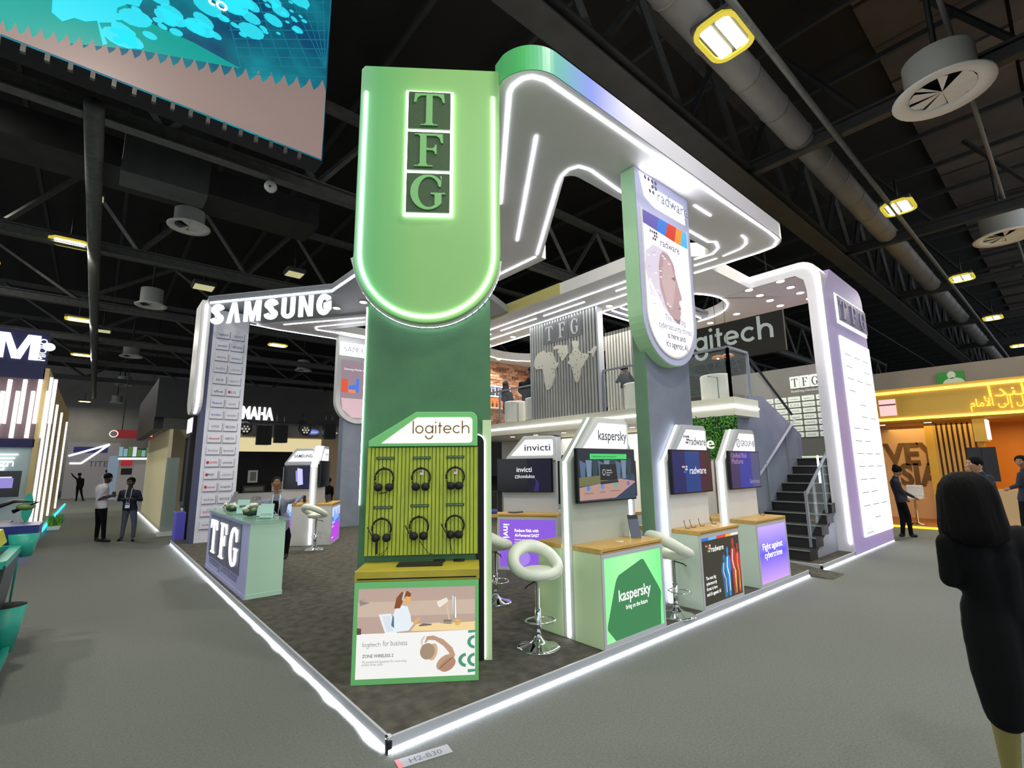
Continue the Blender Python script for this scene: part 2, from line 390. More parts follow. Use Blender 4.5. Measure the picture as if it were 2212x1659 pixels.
# high-bay lamps
AMBER = mat('lamp_gold_rim', 'd8c33a', .4, emit=.9)
def bay_lamp(p, label, twin=True, big=1.0):
    t = thing('ceiling_lamp', label, 'lamp', p, group='high bay hall lamps')
    mb = MB(DARK); mb.box(-.5*big, -.36*big, .04, .5*big, .36*big, .16); part('housing', mb, t, bevel=.03)
    mb = MB(AMBER); mb.ring(rrect(-.52*big, -.38*big, .52*big, .38*big, .25*big), rrect(-.44*big, -.3*big, .44*big, .3*big, .2*big), .0, .06); part('rim', mb, t)
    for s in (-1, 1):
        mb = MB(mat('lamp_tube', 'fff3c0', .4, emit=14)); mb.box(-.38*big, s*.14*big-.1*big, .0, .38*big, s*.14*big+.1*big, .04); part('lamp_tube', mb, t)
    mb = MB(TRUSS); mb.cyl((0, 0, .16), (0, 0, .9), .03, 6); part('stem', mb, t)
    area('lamp_light', Vector(p)-Vector((0, 0, .08)), HALL_LAMP_W, .7, (1, .95, .84))
lamps = [(1564, 84, 1.0, 'bright glowing hall lamp under the round duct above the canopy'), (1941, 450, 1.0, 'hall lamp on the pale cable tray, second along the duct'), (2078, 602, 1.0, 'hall lamp on the pale cable tray, third along the duct'), (2145, 688, 1.0, 'hall lamp on the pale cable tray, fourth along the duct'), (2200, 748, 1.0, 'hall lamp on the pale cable tray, farthest along the duct'),
         (152, 527, 1.0, 'hall lamp hung on the second pale truss beside the galvanised pipe'), (170, 692, 1.0, 'hall lamp behind the third pale truss beside the galvanised pipe'), (176, 768, 1.0, 'small hall lamp above the glowing tube booth'), (600, 747, 1.0, 'hall lamp seen under the canopy between logo column and hanging screen')]
for (u, v, b, lab) in lamps: bay_lamp(P(u, v, z=9.1), lab, big=b)
for (u, v) in ((183, 868), (186, 886), (190, 900), (191, 910)):
    bay_lamp(P(u, v, z=9.1), 'tiny far hall lamp over the end of the visitors aisle')
for (x, y) in ((-6, 6), (-6, 12), (-6, 18), (-6, 25), (-2.5, 2), (-3.5, -6), (2.5, -3.5), (6, -11), (16, -9), (26, -9)):  # unseen lamps; left row and front pair added to light columns and front faces
    bay_lamp(Vector((x, y, 10.4)), 'unseen hall lamp added out of view to light the stands')
def square_light(u, v, z, s, label, tilt=0):
    p = P(u, v, z=z); t = thing('ceiling_floodlight', label, 'floodlight', p)
    mb = MB(DARK); mb.box(-.36*s, -.36*s, .02, .36*s, .36*s, .2); part('housing', mb, t, bevel=.03)
    mb = MB(glow('d6cf9a', .75)); mb.box(-.3*s, -.3*s, 0, .3*s, .3*s, .02); part('diffuser_pane', mb, t)
    mb = MB(TRUSS); mb.cyl((0, 0, .2), (0, 0, 1.2), .03, 6); part('stem', mb, t)
square_light(440, 622, 9.0, 1.1, 'square unlit floodlight above the word on the canopy edge')
square_light(222, 716, 9.0, 1.0, 'small square yellow floodlight beside the galvanised pipe')
square_light(636, 594, 9.0, .9, 'dim oval pendant floodlight above the canopy corner')
square_light(206, 428, 9.0, .55, 'small white sensor box under the galvanised pipe')
t = thing('ceiling_speaker', 'small round white speaker below the end of the video wall', 'speaker', P(586, 405, z=8.8))
mb = MB(WHITE); mb.cyl((0, 0, 0), Vector((-.05, -.09, -.03)), .14, 20); part('body', mb, t)
mb = MB(DARK); mb.cyl(Vector((-.05, -.09, -.03)), Vector((-.055, -.1, -.032)), .03, 12); part('cone', mb, t)
mb = MB(TRUSS); mb.cyl((0, 0, .1), (0, .05, .5), .02, 6); part('bracket', mb, t)
# ------------------------------------------------------------------ big LED video wall, facing -y
YS = 6.5
fr = front((0, YS, 0))
c00 = P(0, 82, y=YS); c10 = P(695, 345, y=YS); zb = (c00.z+c10.z)/2; xr = c10.x
t = thing('ceiling_video_wall', 'huge hanging video wall showing teal paint splashes over a sandy band', 'screen', (-3, YS, zb))
mb = MB(MBLACK); mb.box(-9, YS+.02, zb-.02, xr+.03, YS+.5, 13.2); part('cabinet', mb, t, world=True)
def splatmat():
    m = bpy.data.materials.new('video_picture'); m.use_nodes = True; nt = m.node_tree; b = nt.nodes['Principled BSDF']
    tc = nt.nodes.new('ShaderNodeTexCoord'); nz = nt.nodes.new('ShaderNodeTexNoise'); nz.inputs['Scale'].default_value = .55; nz.inputs['Detail'].default_value = 6
    nt.links.new(tc.outputs['Object'], nz.inputs[0]); rp = nt.nodes.new('ShaderNodeValToRGB'); e = rp.color_ramp.elements
    e[0].position = .38; e[0].color = srgb('0a4a72')+(1,); e[1].position = .62; e[1].color = srgb('0f9aa8')+(1,)
    k = e.new(.5); k.color = srgb('0b7486')+(1,)
    nt.links.new(nz.outputs[0], rp.inputs[0]); nt.links.new(rp.outputs[0], b.inputs['Emission Color']); b.inputs['Emission Strength'].default_value = .85
    b.inputs['Base Color'].default_value = (.01, .02, .03, 1); return m
mb = MB(splatmat()); mb.box(-9, zb, 0, xr, 13.2, .02, fr)
S_ = lambda u, v: (lambda w: (min(xr-.01, w.x), w.z))(P(u, v, y=YS))
mb.mat(glow('14a39a', .8)); mb.poly([S_(*q) for q in ((-40, -20), (240, -20), (300, 40), (420, 95), (520, 150), (300, 110), (90, 90), (-40, 70))], .022, .024, fr)
mb.mat(glow('a48e88', .62))
pts = [(-9, zb+.02), (xr-.02, zb+.02)]; n = 27
for i in range(n):
    k = i/n; u0 = 704-(704+40)*k; v0 = 196-140*k**1.15; st = (704+40)/n
    pts += [S_(u0, v0+4), S_(u0-st*.3, v0-22), S_(u0-st*.6, v0-8)]
pts += [(-9, zb+.3)]
mb.poly(pts, .026, .03, fr)
cy = glow('2fd3e6', 1.0); mb.mat(cy)
rnd = random.Random(3)
mb.poly([S_(u, v) for u, v in ((115, -20), (112, 30), (135, 50), (160, 42), (185, 50), (210, 48), (222, 100), (232, 98), (214, 52), (250, 52), (253, 20), (275, 12), (300, 18), (320, -20))], .035, .037, fr)
for i in range(64):
    u0 = rnd.uniform(240, 660); v0 = rnd.uniform(-5, 95-(u0-240)*.05); r = rnd.choice((.03, .04, .05, .07, .12, .16))
    c_ = S_(u0, v0); mb.poly(ell(c_[0], c_[1], r*1.5, r, 12, rnd.uniform(-.4, .4)), .0352, .0372, fr)
mb.mat(glow('1f7f96', .8))
for i in range(11):
    a_, b_ = S_(480+i*24, -10), S_(min(702, 520+i*30), 150)
    mb.ribbon([a_, b_], .018, .031, .033, fr)
for i in range(9):
    mb.ribbon([S_(470+i*8, 10+i*19), S_(703, 8+i*20)], .018, .031, .033, fr)
pq = S_(489, 32); mb.mat(glow('ffffff', 1.6)); mb.text('better to', pq[0], pq[1], .4, .05, fr, 'R', bold=.012, rot=-.06)
part('picture', mb, t, world=True)
for i in range(34):
    x0 = -8+i*.27; mb = MB(TRUSSL); mb.box(x0, YS-.03, zb-.13, x0+.06, YS+.04, zb); part('clamp', mb, t, world=True)
# edge-on black screen high at the right border
t = thing('ceiling_screen', 'tall dark hanging screen seen edge-on above the yellow booth', 'screen', (9.8, -3.9, 6))
mb = MB(mat('screen_case', '101423', .6)); a = P(2150, 0, y=-3.9); b = P(2212, 480, y=-3.9)
mb.box(5.2, -4.2, 5.3, 14.5, -3.95, 12.6); part('case', mb, t, world=True)
mb = MB(glow('8fb7b8', .7)); mb.box(11.2, -3.95, 5.6, 14.4, -3.94, 7.3); part('lit_strip', mb, t, world=True)
# ================================================================== platform
PZ = .1
t = thing('floor_platform', 'raised dark carpeted stand platform with pale trim and light strip along its foot', None, (0, 0, 0)); t['kind'] = 'structure'
mb = MB(CARPET2)
mb.poly([(.02, .02), (7.5, .02), (7.5, .75), (8.1, .75), (8.1, .02), (12.85, .02), (12.85, 12), (.02, 12)], .0, PZ)
part('carpet', mb, t, kind=None)
mb = MB(CARPET2); mb.add([(7.5, -.32, .003), (8.1, -.32, .003), (8.1, .75, PZ), (7.5, .75, PZ), (7.5, .75, 0), (8.1, .75, 0)], [(0, 1, 2, 3), (0, 3, 4), (1, 5, 2), (3, 2, 5, 4)]); part('ramp', mb, t)
trimm = mat('trim_aluminium', 'b9bdc2', .4, .2)
for a, b, c, d in ((0, 0, 7.5, .02), (8.1, 0, 12.9, .02), (0, 0, .02, 12.05), (8.09, .02, 8.11, .78)):
    mb = MB(trimm); mb.box(a, b, .034, c, d, PZ+.006); part('edge_trim', mb, t, bevel=.004)
for a, b, c, d in ((.0, -.004, 7.48, .01), (8.12, -.004, 12.88, .01), (-.004, 0.0, .01, 12.0)):
    mb = MB(LEDF); mb.box(a, b, .006, c, d, .03); part('light_strip', mb, t)
for x0, y0 in ((.012, .012), (7.48, .01), (8.1, .01)):
    mb = MB(BLACK); mb.box(x0-.02, y0-.014, .0, x0+.02, y0+.026, .085); mb.mat(CHROME); mb.box(x0-.02, y0-.014, .085, x0+.02, y0+.03, .112); part('corner_cap', mb, t, bevel=.008)
# loose diffuser film peeling off the strip on the samsung side
mb = MB(mat('film_white', 'eef2fa', .4, emit=1.0))
rw = []
for i in range(60):
    yy = .05+i*.11; w = .012+.03*max(0, math.sin(i*.9))*max(0, 1-i/55)
    rw.append((yy, w))
vs = [(-.006, y, .032) for y, w in rw]+[(-.012-w, y, .004) for y, w in rw]; n = len(rw)
mb.add(vs, [(i, i+1, n+i+1, n+i) for i in range(n-1)]); part('peeling_film', mb, t)
# floor tile sticker H2-B30
q = P(905, 1635, z=.002)
fr = Fr((P(850, 1640, z=.002)), P(955, 1608, z=.002)-P(850, 1640, z=.002), Z.cross(P(955, 1608, z=.002)-P(850, 1640, z=.002)))
mb = MB(glow('e8edf5', .22)); mb.poly([(0, -.02), (.36, -.02), (.36, -.12), (0, -.12)], .0, .003, fr); mb.mat(pt('e88a90')); mb.poly([(0, -.02), (.03, -.02), (.03, -.12), (0, -.12)], .0031, .0035, fr)
mb.mat(pt('6b7076')); mb.text('H2-B30', .19, -.1, .072, .004, fr, 'C', bold=.004)
single('floor_sticker', mb, 'white stand number sticker on the grey carpet by the platform corner', 'sticker')
# ================================================================== corner pillar (turned 36 degrees)
PM = Vector((.54, .613, 0)); PU = Vector((.807, -.59, 0)).normalized()
KF = Fr(PM, PU, Z)                       # kiosk front plane, n towards the visitor
t = thing('corner_pillar', 'tall green tinted corner pillar carrying the glowing vertical TFG sign', 'pillar', (.54+.3, .613+.4, PZ))
mb = MB(DGREEN_CAST); mb.box(-.6, PZ, -.95, .64, 6.05, -.42, KF); part('shaft', mb, t, world=True)
mb = MB(PALEG_CAST); mb.box(.56, PZ+.005, -.419, .645, 2.3, -.405, KF); part('painted_edge_glow', mb, t, world=True)  # light gradient low on the pillar painted as a pale strip
# black slot with a light line down its side
sl = [(.5, PZ+.01)]+[(.5, 2.2)]+arc(.5, 2.08, .075, 90, 0, 6)+[(.575, PZ+.01)]
mb = MB(MBLACK); mb.poly(sl, -.404, -.400, KF); part('dark_slot', mb, t, world=True)
mb = MB(LED2); mb.ribbon([(.5, 2.2)]+arc(.5, 2.08, .08, 90, 0, 6)+[(.58, PZ+.02)], .012, -.404, -.392, KF); part('slot_light', mb, t, world=True)
mb = MB(LED); mb.ribbon([(-.603, 1.5), (-.603, 3.45)], .008, -.43, -.41, KF); part('edge_light', mb, t, world=True)
def signmat(name, c_left, c_mid, c_right, axis=0, lo=-.7, hi=.7):
    """colour fade across a panel"""
    m = bpy.data.materials.new(name); m.use_nodes = True; nt = m.node_tree; b = nt.nodes['Principled BSDF']
    tc = nt.nodes.new('ShaderNodeTexCoord'); sp = nt.nodes.new('ShaderNodeSeparateXYZ'); nt.links.new(tc.outputs['Object'], sp.inputs[0])
    mr = nt.nodes.new('ShaderNodeMapRange'); mr.inputs[1].default_value = lo; mr.inputs[2].default_value = hi; nt.links.new(sp.outputs[axis], mr.inputs[0])
    rp = nt.nodes.new('ShaderNodeValToRGB'); e = rp.color_ramp.elements; e[0].color = srgb(c_left)+(1,); e[1].color = srgb(c_right)+(1,); k = e.new(.5); k.color = srgb(c_mid)+(1,)
    nt.links.new(mr.outputs[0], rp.inputs[0]); nt.links.new(rp.outputs[0], b.inputs['Base Color']); b.inputs['Roughness'].default_value = .42
    return m
# U-shaped TFG board
U = [(-.735, 6.13)]+[(-.735, 4.0)]+arc(0, 4.0, .742, 180, 360, 28, ry=.745)[1:-1]+[(.745, 4.0), (.745, 6.14)]
U[0] = (-.70, 6.13); U.insert(1, (-.735, 6.08))
mb = MB(signmat('tfg_board_cast', 'a8ccbc', '74c878', '94d07a', 0, -.92, -.2)); mb.poly(U, -.42, -.30, KF); part('sign_board', mb, t, world=True, bevel=.01)  # green cast, greyer at the left edge, painted into the board colour
mb = MB(WHITE); Us = [(a*1.0, b) for a, b in U]
mb.ribbon([(-.738, 3.95)]+arc(0, 4.0, .748, 184, 356, 28, ry=.75), .03, -.418, -.36, KF); part('board_rim', mb, t, world=True)
mb = MB(LED); mb.ribbon([(-.69, 3.99)]+arc(0, 4.0, .755, 185, 355, 28, ry=.757)[0:1]+arc(0, 4.0, .757, 190, 350, 28, ry=.76), .012, -.40, -.385, KF); part('under_light', mb, t, world=True)
mb = MB(LED); mb.ribbon([(-.675, 5.81), (-.675, 4.0)]+arc(0, 4.0, .675, 180, 360, 28, ry=.68)[1:-1]+[(.675, 4.0), (.675, 5.81)], .022, -.3, -.288, KF); part('outline_light', mb, t, world=True)
for i, ch in enumerate('TFG'):
    zc = 5.82-.475*(i+1)
    mb = MB(mat('halo_light', 'f6fff6', .4, emit=4.5)); mb.box(-.25, zc-.006, -.3, .25, zc+.482, -.275, KF); bl = part('letter_tile', mb, t, world=True)
    mb = MB(mat('tile_green', '3a5a35', .5, noise=.1, scale=20)); mb.box(-.222, zc+.02, -.275, .222, zc+.455, -.255, KF); part('tile_face', mb, bl, world=True)
    mb = MB(mat('letter_green', '86cc7c', .45))
    serif_text(mb, ch, -.165 if ch != 'G' else -.185, zc+.05, .33 if ch != 'G' else .37, .375, 0, -.255, -.238, KF); part('letter', mb, bl, world=True)
# ---- headset display board
t = thing('headset_display', 'green slatted headset display board with lit logitech header on the corner pillar', 'display board', KF.p(0, 1.0, -.4))
GR = mat('header_green', '80d682', .45)
hd = [(-.52, 2.045), (-.52, 2.10), (-.08, 2.375)]+arc(.44, 2.305, .07, 90, 0, 5)+[(.51, 2.045)]
mb = MB(GR); mb.poly(hd, -.405, -.33, KF); h = part('header', mb, t, world=True, bevel=.006)
lb = [(-.40, 2.075), (-.07, 2.32)]+arc(.43, 2.29, .03, 90, 0, 4)+arc(.43, 2.105, .03, 0, -90, 4)
mb = MB(mat('header_warm', 'fff4dc', .4, emit=1.15)); mb.poly(lb, -.33, -.325, KF); part('light_box', mb, h, world=True)
mb = MB(pt('8a6a4a')); logi(mb, -.11, 2.165, .55, -.325, -.321, KF, st=.095); part('lettering', mb, h, world=True)
mb = MB(pt('7f9a2a')); mb.box(-.53, 1.045, -.405, .515, 2.04, -.372, KF); part('back_board', mb, t, world=True)
SL = mat('slat_olive', 'b4c440', .55, noise=.12, scale=6, stretch=(8, 8, 1))
for i in range(29):
    x0 = -.527+i*.0359
    mb = MB(SL); mb.box(x0, 1.05, -.372, x0+.027, 2.035, -.353, KF); part('slat', mb, t, world=True)
HP = [(-.36, 1.925), (-.02, 1.925), (.3, 1.93), (-.37, 1.47), (-.03, 1.48), (.3, 1.485)]
HPn = ['LOGITECH H570 WIRELESS', 'LOGITECH ZONE VIBE', 'LOGITECH ZONE WIRELESS', 'LOGITECH VIBE STEREO', 'LOGITECH ZONE WIRED', 'LOGITECH ZONE READY']
for (a, b), nm in zip(HP, HPn):
    mb = MB(pt('1f3f20')); mb.box(a-.085, b, -.353, a+.085, b+.024, -.343, KF); mb.mat(pt('a8cf9a')); mb.text(nm, a, b+.007, .016, -.342, KF, 'C', width=.15); part('name_strip', mb, t, world=True)
    mb = MB(BLACK); mb.tube([KF.p(a, b-.085, -.355), KF.p(a, b-.085, -.27), KF.p(a, b-.07, -.262)], .006, 6); part('hook', mb, t, world=True)
for a, b in (HP[1], HP[2]):
    mb = MB(pt('f1eeee')); mb.box(a-.015, b-.15, -.352, a+.02, b-.105, -.346, KF); mb.mat(pt('c23b3b')); mb.box(a-.012, b-.125, -.346, a+.004, b-.11, -.345, KF); part('price_tag', mb, t, world=True)
# six headsets
def headset(a, b, style, label):
    t = thing('headset', label, 'headset', KF.p(a, b-.3, -.33), group='headsets on the slatted board')
    c = -.315; top = b-.088
    R_ = .085; ym = top-R_
    mb = MB(BLACK); band = [KF.p(a+R_*math.cos(q), ym+R_*1.02*math.sin(q), c) for q in [math.radians(d) for d in range(-22, 203, 9)]]
    mb.tube(band, .0095, 8, flat=.8); part('headband', mb, t, world=True)
    cupy = ym-.085; dx = {0: .05, 1: .045, 2: .038}[style % 3]
    for s in (-1, 1):
        cc = KF.p(a+s*dx, cupy, c)
        mb = MB(BLACK); mb.tube([KF.p(a+s*R_*.93, ym-.03, c), KF.p(a+s*(dx+.028), cupy+.02, c), KF.p(a+s*dx, cupy, c)], .008, 6)
        part('yoke', mb, t, world=True)
        ang = s*(.35+.25*(style % 2)); ax = KF.u*math.cos(ang)*.012+KF.n*.02
        mb = MB(mat('ear_cushion', '17181a', .7)); mb.tube([cc-ax*1.0, cc+ax*.1], .037, 16); mb.tube([cc+ax*.1, cc+ax*1.0], .032, 16)
        part('ear_cup', mb, t, world=True)
    if style in (0, 3, 4, 5):
        s = 1 if style == 0 else -1
        e = KF.p(a-s*.035*1, cupy-.055, c+.03) if style == 0 else KF.p(a-.125, cupy+.1, c+.02)
        mb = MB(BLACK); mb.tube([KF.p(a+s*dx, cupy, c+.02), KF.p(a+s*dx*.6 if style == 0 else a-.085, cupy-.045 if style == 0 else cupy+.03, c+.03), e], .0055, 6)
        if style == 3: mb.box(a-.05, cupy-.14, c-.01, a-.03, cupy-.03, c+.01, KF)
        part('microphone_boom', mb, t, world=True)
    if style in (3, 4, 5):
        if style == 3: pts = [(a-.03, cupy-.05), (a-.035, cupy-.13), (a-.01, cupy-.165), (a+.03, cupy-.12), (a+.06, cupy-.08), (a+.03, cupy-.165), (a+.005, cupy-.175)]
        elif style == 4: pts = [(a-.0, cupy-.03), (a+.05, cupy-.1), (a+.1, cupy-.16), (a+.13, cupy-.17)]
        else: pts = [(a-.045, cupy-.03), (a-.035, cupy-.1), (a-.02, cupy-.165), (a+.0, cupy-.18)]
        mb = MB(BLACK); mb.tube([KF.p(p, max(q, 1.062), c+.01) for p, q in pts], .0032, 6); part('cable', mb, t, world=True)
for i, ((a, b), lab) in enumerate(zip(HP, ('black headset with boom bent under the cups, upper row beside the dark edge', 'black wide headset with red price tag, cups turned inward, upper row middle', 'black round cup headset with red price tag under the third upper name strip', 'black headset with boom pointing up and loose looped cable', 'black headset with raised boom and cable to the inline remote, lower row middle', 'black thin headset with small oval cups and cable, lower row by the light slot'))):
    headset(a, b, i, lab)
# ---- display counter below
t = thing('display_counter', 'short olive topped counter with lit poster of a woman wearing a headset', 'counter', KF.p(0, PZ, -.2))
mb = MB(mat('counter_green', 'a8d0a2', .45, noise=.05, scale=3)); mb.box(-.52, PZ+.002, -.415, .52, .9, -.012, KF); part('cabinet', mb, t, world=True, bevel=.008)
mb = MB(mat('olive_wood', 'b8aa38', .4, noise=.12, scale=4)); mb.box(-.525, .9, -.41, .525, .985, .0, KF); top = part('worktop', mb, t, world=True, bevel=.005)
mb = MB(MBLACK); mb.box(-.5, .915, -.0, .5, .926, .002, KF); part('drawer_gap', mb, top, world=True)
FRM = GR
mb = MB(FRM); mb.ring([(-.52, PZ+.002), (.52, PZ+.002), (.52, .898), (-.52, .898)], [(-.487, .145), (.49, .145), (.49, .845), (-.487, .845)], -.012, 0, KF); part('frame', mb, t, world=True)
E_ = .8
mb = MB(glow('fbf9f6', 1.05)); mb.box(-.487, .145, -.011, .49, .845, -.006, KF)
def lay(c, pts, k=[0]):
    k[0] += 1; mb.mat(glow(c, E_)); mb.poly(pts, -.006+.00012*k[0], None, KF)
sc = lambda px, py: (-.487+(px-165)/(1585-165)*.977, .845-(py-235)/(1500-235)*.70)
S = lambda *q: [sc(*p) for p in q]
lay('bfa699', S((165, 235), (1585, 235), (1585, 880), (165, 880)))
lay('cfb9a6', S((165, 430), (1585, 430), (1585, 640), (165, 640)))
lay('f6d9a0', S((800, 860), (870, 760), (1585, 745), (1585, 870)))
lay('eef3f7', S((415, 610), (565, 600), (640, 880), (500, 880))); lay('dfe6ec', S((460, 640), (560, 630), (600, 850), (520, 860)))
lay('eaf2f8', S((610, 545), (690, 490), (760, 505), (800, 640), (810, 730), (850, 740), (780, 850), (600, 870), (570, 700)))
lay('4a76a0', S((585, 630), (600, 650), (605, 810), (570, 770)))
lay('e9b26a', S((700, 470), (770, 470), (800, 430), (795, 350), (720, 330), (690, 400)))
lay('8a4f2e', S((600, 530), (625, 380), (680, 300), (760, 285), (800, 320), (795, 370), (740, 360), (715, 400), (690, 470), (670, 530)))
lay('c9c9c9', S((690, 400), (712, 290), (735, 290), (715, 395), (735, 420), (700, 425)))
lay('e9b26a', S((830, 730), (905, 660), (920, 690), (880, 740), (840, 780)))
lay('f2eadb', S((1115, 450), (1235, 395), (1255, 450), (1150, 535), (1130, 510))); lay('d8c7a8', S((1225, 490), (1240, 485), (1280, 715), (1262, 715)))
lay('8a7a6a', S((1200, 710), (1300, 715), (1300, 775), (1200, 770))); lay('fbfbfb', S((1305, 370), (1345, 390), (1355, 690), (1325, 700))); lay('6a6a6e', S((1320, 370), (1330, 370), (1335, 700), (1325, 700)))
lay('eeb95a', [(-.487+(1372-165)/1420*.977+.026*math.cos(a), .845-(755-235)/1265*.7+.026*math.sin(a)) for a in [i*.5 for i in range(13)]])
lay('b8a99a', S((1160, 750), (1570, 740), (1570, 752), (1160, 762))); lay('7a6a5e', S((900, 780), (950, 755), (1060, 765), (1050, 785), (910, 795)))
lay('5c4a3c', S((165, 790), (215, 800), (215, 885), (165, 885))); lay('8f8a86', S((180, 400), (260, 385), (200, 410), (310, 440), (190, 480)))
lay('f8f7f4', S((165, 885), (1585, 868), (1585, 1500), (140, 1520)))
tan = 'c49c82'
def ringp(cx, cy, r0, r1, a0, a1, col):
    k = 18; o = [sc(cx+r1*math.cos(math.radians(a0+(a1-a0)*i/k)), cy+r1*math.sin(math.radians(a0+(a1-a0)*i/k))) for i in range(k+1)]
    n_ = [sc(cx+r0*math.cos(math.radians(a1+(a0-a1)*i/k)), cy+r0*math.sin(math.radians(a1+(a0-a1)*i/k))) for i in range(k+1)]
    lay(col, o+n_)
ringp(1500, 1050, 78, 90, 0, 1, tan)
lay(tan, S((975, 1030), (1000, 940), (1080, 930), (1200, 990), (1310, 1110), (1345, 1210), (1330, 1270), (1290, 1260), (1270, 1180), (1200, 1080), (1100, 1000), (1020, 990), (985, 1035)))
lay('d8d4d0', S((925, 1000), (960, 935), (985, 930), (950, 1010), (970, 1130), (945, 1130)))
el = lambda cx, cy, rx, ry, rot=0: [sc(*p) for p in ell(cx, cy, rx, ry, 22, rot)]
lay('d9b08e', el(1075, 1160, 55, 120, .15)); lay('a8917a', el(1010, 1150, 88, 115, .1)); lay(tan, el(1225, 1310, 80, 130, .75)); lay('b58d74', el(1255, 1345, 75, 115, .75)); lay('8a6a55', S((1150, 1390), (1310, 1240), (1318, 1248), (1160, 1400)))
tq = '4f9a78'
ringp(1585, 1040, 55, 95, 95, 265, tq); ringp(1585, 1290, 55, 95, 95, 265, tq); ringp(1480, 1290, 55, 98, 95, 265, tq)
lay(tq, S((1500, 875), (1585, 870), (1585, 905), (1500, 912))); lay(tq, S((1497, 1420), (1585, 1420), (1585, 1455), (1497, 1465)))
zt = .0002
mb.mat(pt('55585c')); a, b = sc(240, 1062); logi(mb, a, b+.005, .15, zt, zt+.0003, KF, st=.07)
mb.mat(pt('b4b6ba')); a, b = sc(478, 1050); mb.text('for business', a, b, .06, zt, KF, width=.2)
mb.mat(pt('4a4c50')); a, b = sc(240, 1205); mb.text('ZONE WIRELESS 2', a, b, .034, zt, KF, width=.252, bold=.006)
mb.mat(pt('b9bbbf')); a, b = sc(238, 1280); mb.text('AI powered headset for two-way', a, b, .028, zt, KF, width=.365); a, b = sc(238, 1318); mb.text('noise-free calls', a, b, .028, zt, KF, width=.17)
part('lit_poster', mb, t, world=True)
mb = MB(mat('keyboard_black', '1b1c18', .5)); mb.box(-.2, .986, -.3, .2, 1.0, -.14, KF)
for i in range(4):
    for j in range(15): mb.box(-.19+j*.0255, 1.0, -.29+i*.036, -.19+j*.0255+.021, 1.004, -.26+i*.036, KF)
single('keyboard', mb, 'slim black keyboard on the olive counter top', 'keyboard', bevel=.002)
for a, lab in ((.12, 'black inline remote with coiled cable in the middle of the olive shelf'), (.3, 'black inline remote with cable at the end of the olive shelf by the slot')):
    mb = MB(BLACK); mb.box(a-.01, .987, -.36, a+.09, 1.004, -.33, KF); mb.tube([KF.p(a+.04+.05*math.cos(q), .998, -.34+.03*math.sin(q)) for q in [i*.5 for i in range(13)]], .004, 6)
    single('cable_remote', mb, lab, 'remote')
# ================================================================== canopy roof (one plane at 6 m)
RZ, RT = 5.97, 6.27
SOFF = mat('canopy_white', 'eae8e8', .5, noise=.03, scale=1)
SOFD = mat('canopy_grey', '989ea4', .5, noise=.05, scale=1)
roof = thing('stand_canopy', 'white angular canopy frame with light lines held by the stand pillars', 'canopy', (4.4, .6, PZ))
D = Vector((.593, .805))
fasc = signmat('canopy_edge_fade', '5cd076', '8c9cf4', 'e6e4f0', 0, -3.0, -1.2)
front_pts = [(1.34, .46)]+arc(1.74, .37, .42, 184, 270, 14)+[(7.6, -.05)]+arc(7.63, .35, .4, 270, 360, 6)+[(8.03, 1.45), (7.32, 1.45)]+arc(7.05, 1.28, .25, 0, -90, 5)[0:]+[(3.25, 1.03)]+arc(3.3, 1.22, .19, 270, 155, 5)+[(2.6, 1.9), (2.2, 1.62)]
mb = MB(SOFF); mb.poly(front_pts, RZ, RT); part('front_slab', mb, roof, world=True)
edge = [(1.34, .5)]+arc(1.74, .37, .425, 184, 270, 14)+[(7.6, -.055)]+arc(7.63, .35, .405, 270, 360, 6)+[(8.035, 1.4)]
mb = MB(fasc); mb.ribbon(edge, .012, RZ+.01, RT+.01); part('edge_fascia', mb, roof, world=True)
leg = [(1.05, .62), (1.9, 1.75), (4.15, 4.9), (4.75, 5.6), (4.75, 3.3), (3.05, 1.15), (2.6, .9), (1.5, .3)]
mb = MB(SOFF); mb.poly([(1.32, .42), (4.2, 4.36), (4.78, 5.2), (4.78, 3.35), (3.12, 1.14), (2.3, .6)], RZ+.002, RT-.02); part('diagonal_slab', mb, roof, world=True)
mb = MB(SOFF); mb.poly([(4.78, 3.35), (4.78, 5.2), (4.9, 5.2), (4.9, 3.35)], RZ-.0, RT); part('slab_end', mb, roof, world=True)
mb = MB(SOFF); mb.poly([(6.62, 1.9), (7.32, 1.2), (8.03, 1.2), (8.03, 1.48), (9.95, 1.48), (9.95, 2.3), (9.4, 2.3), (8.57, 3.0), (8.57, 11.2), (6.62, 11.2)], RZ+.003, RT-.005); part('inner_beam', mb, roof, world=True)
mb = MB(mat('yellow_washed', 'c9c07a', .5)); mb.box(6.605, 4.6, RZ+.02, 6.618, 7.3, RT); part('yellow_fascia', mb, roof, world=True)
hole = [(8.57, 3.2)]+arc(10.0, 3.65, 1.43, 200, 360, 14, ry=1.4)[1:]+[(11.43, 5)]
mb = MB(SOFF); mb.poly([(9.4, 2.3), (9.97, 2.3), (9.97, .35), (12.2, .35), (12.2, 5)]+hole[::-1]+[(8.57, 3.0)], RZ+.004, RT-.005); part('stair_canopy', mb, roof, world=True)
mb = MB(SOFF); mb.poly([(11.43, 5), (12.2, 5), (12.2, 11.9), (6.62, 11.9), (6.62, 11.2), (8.57, 11.2)]+arc(10.0, 10.1, 1.43, 140, 0, 10, ry=.9), RZ+.004, RT-.005); part('rear_canopy', mb, roof, world=True)
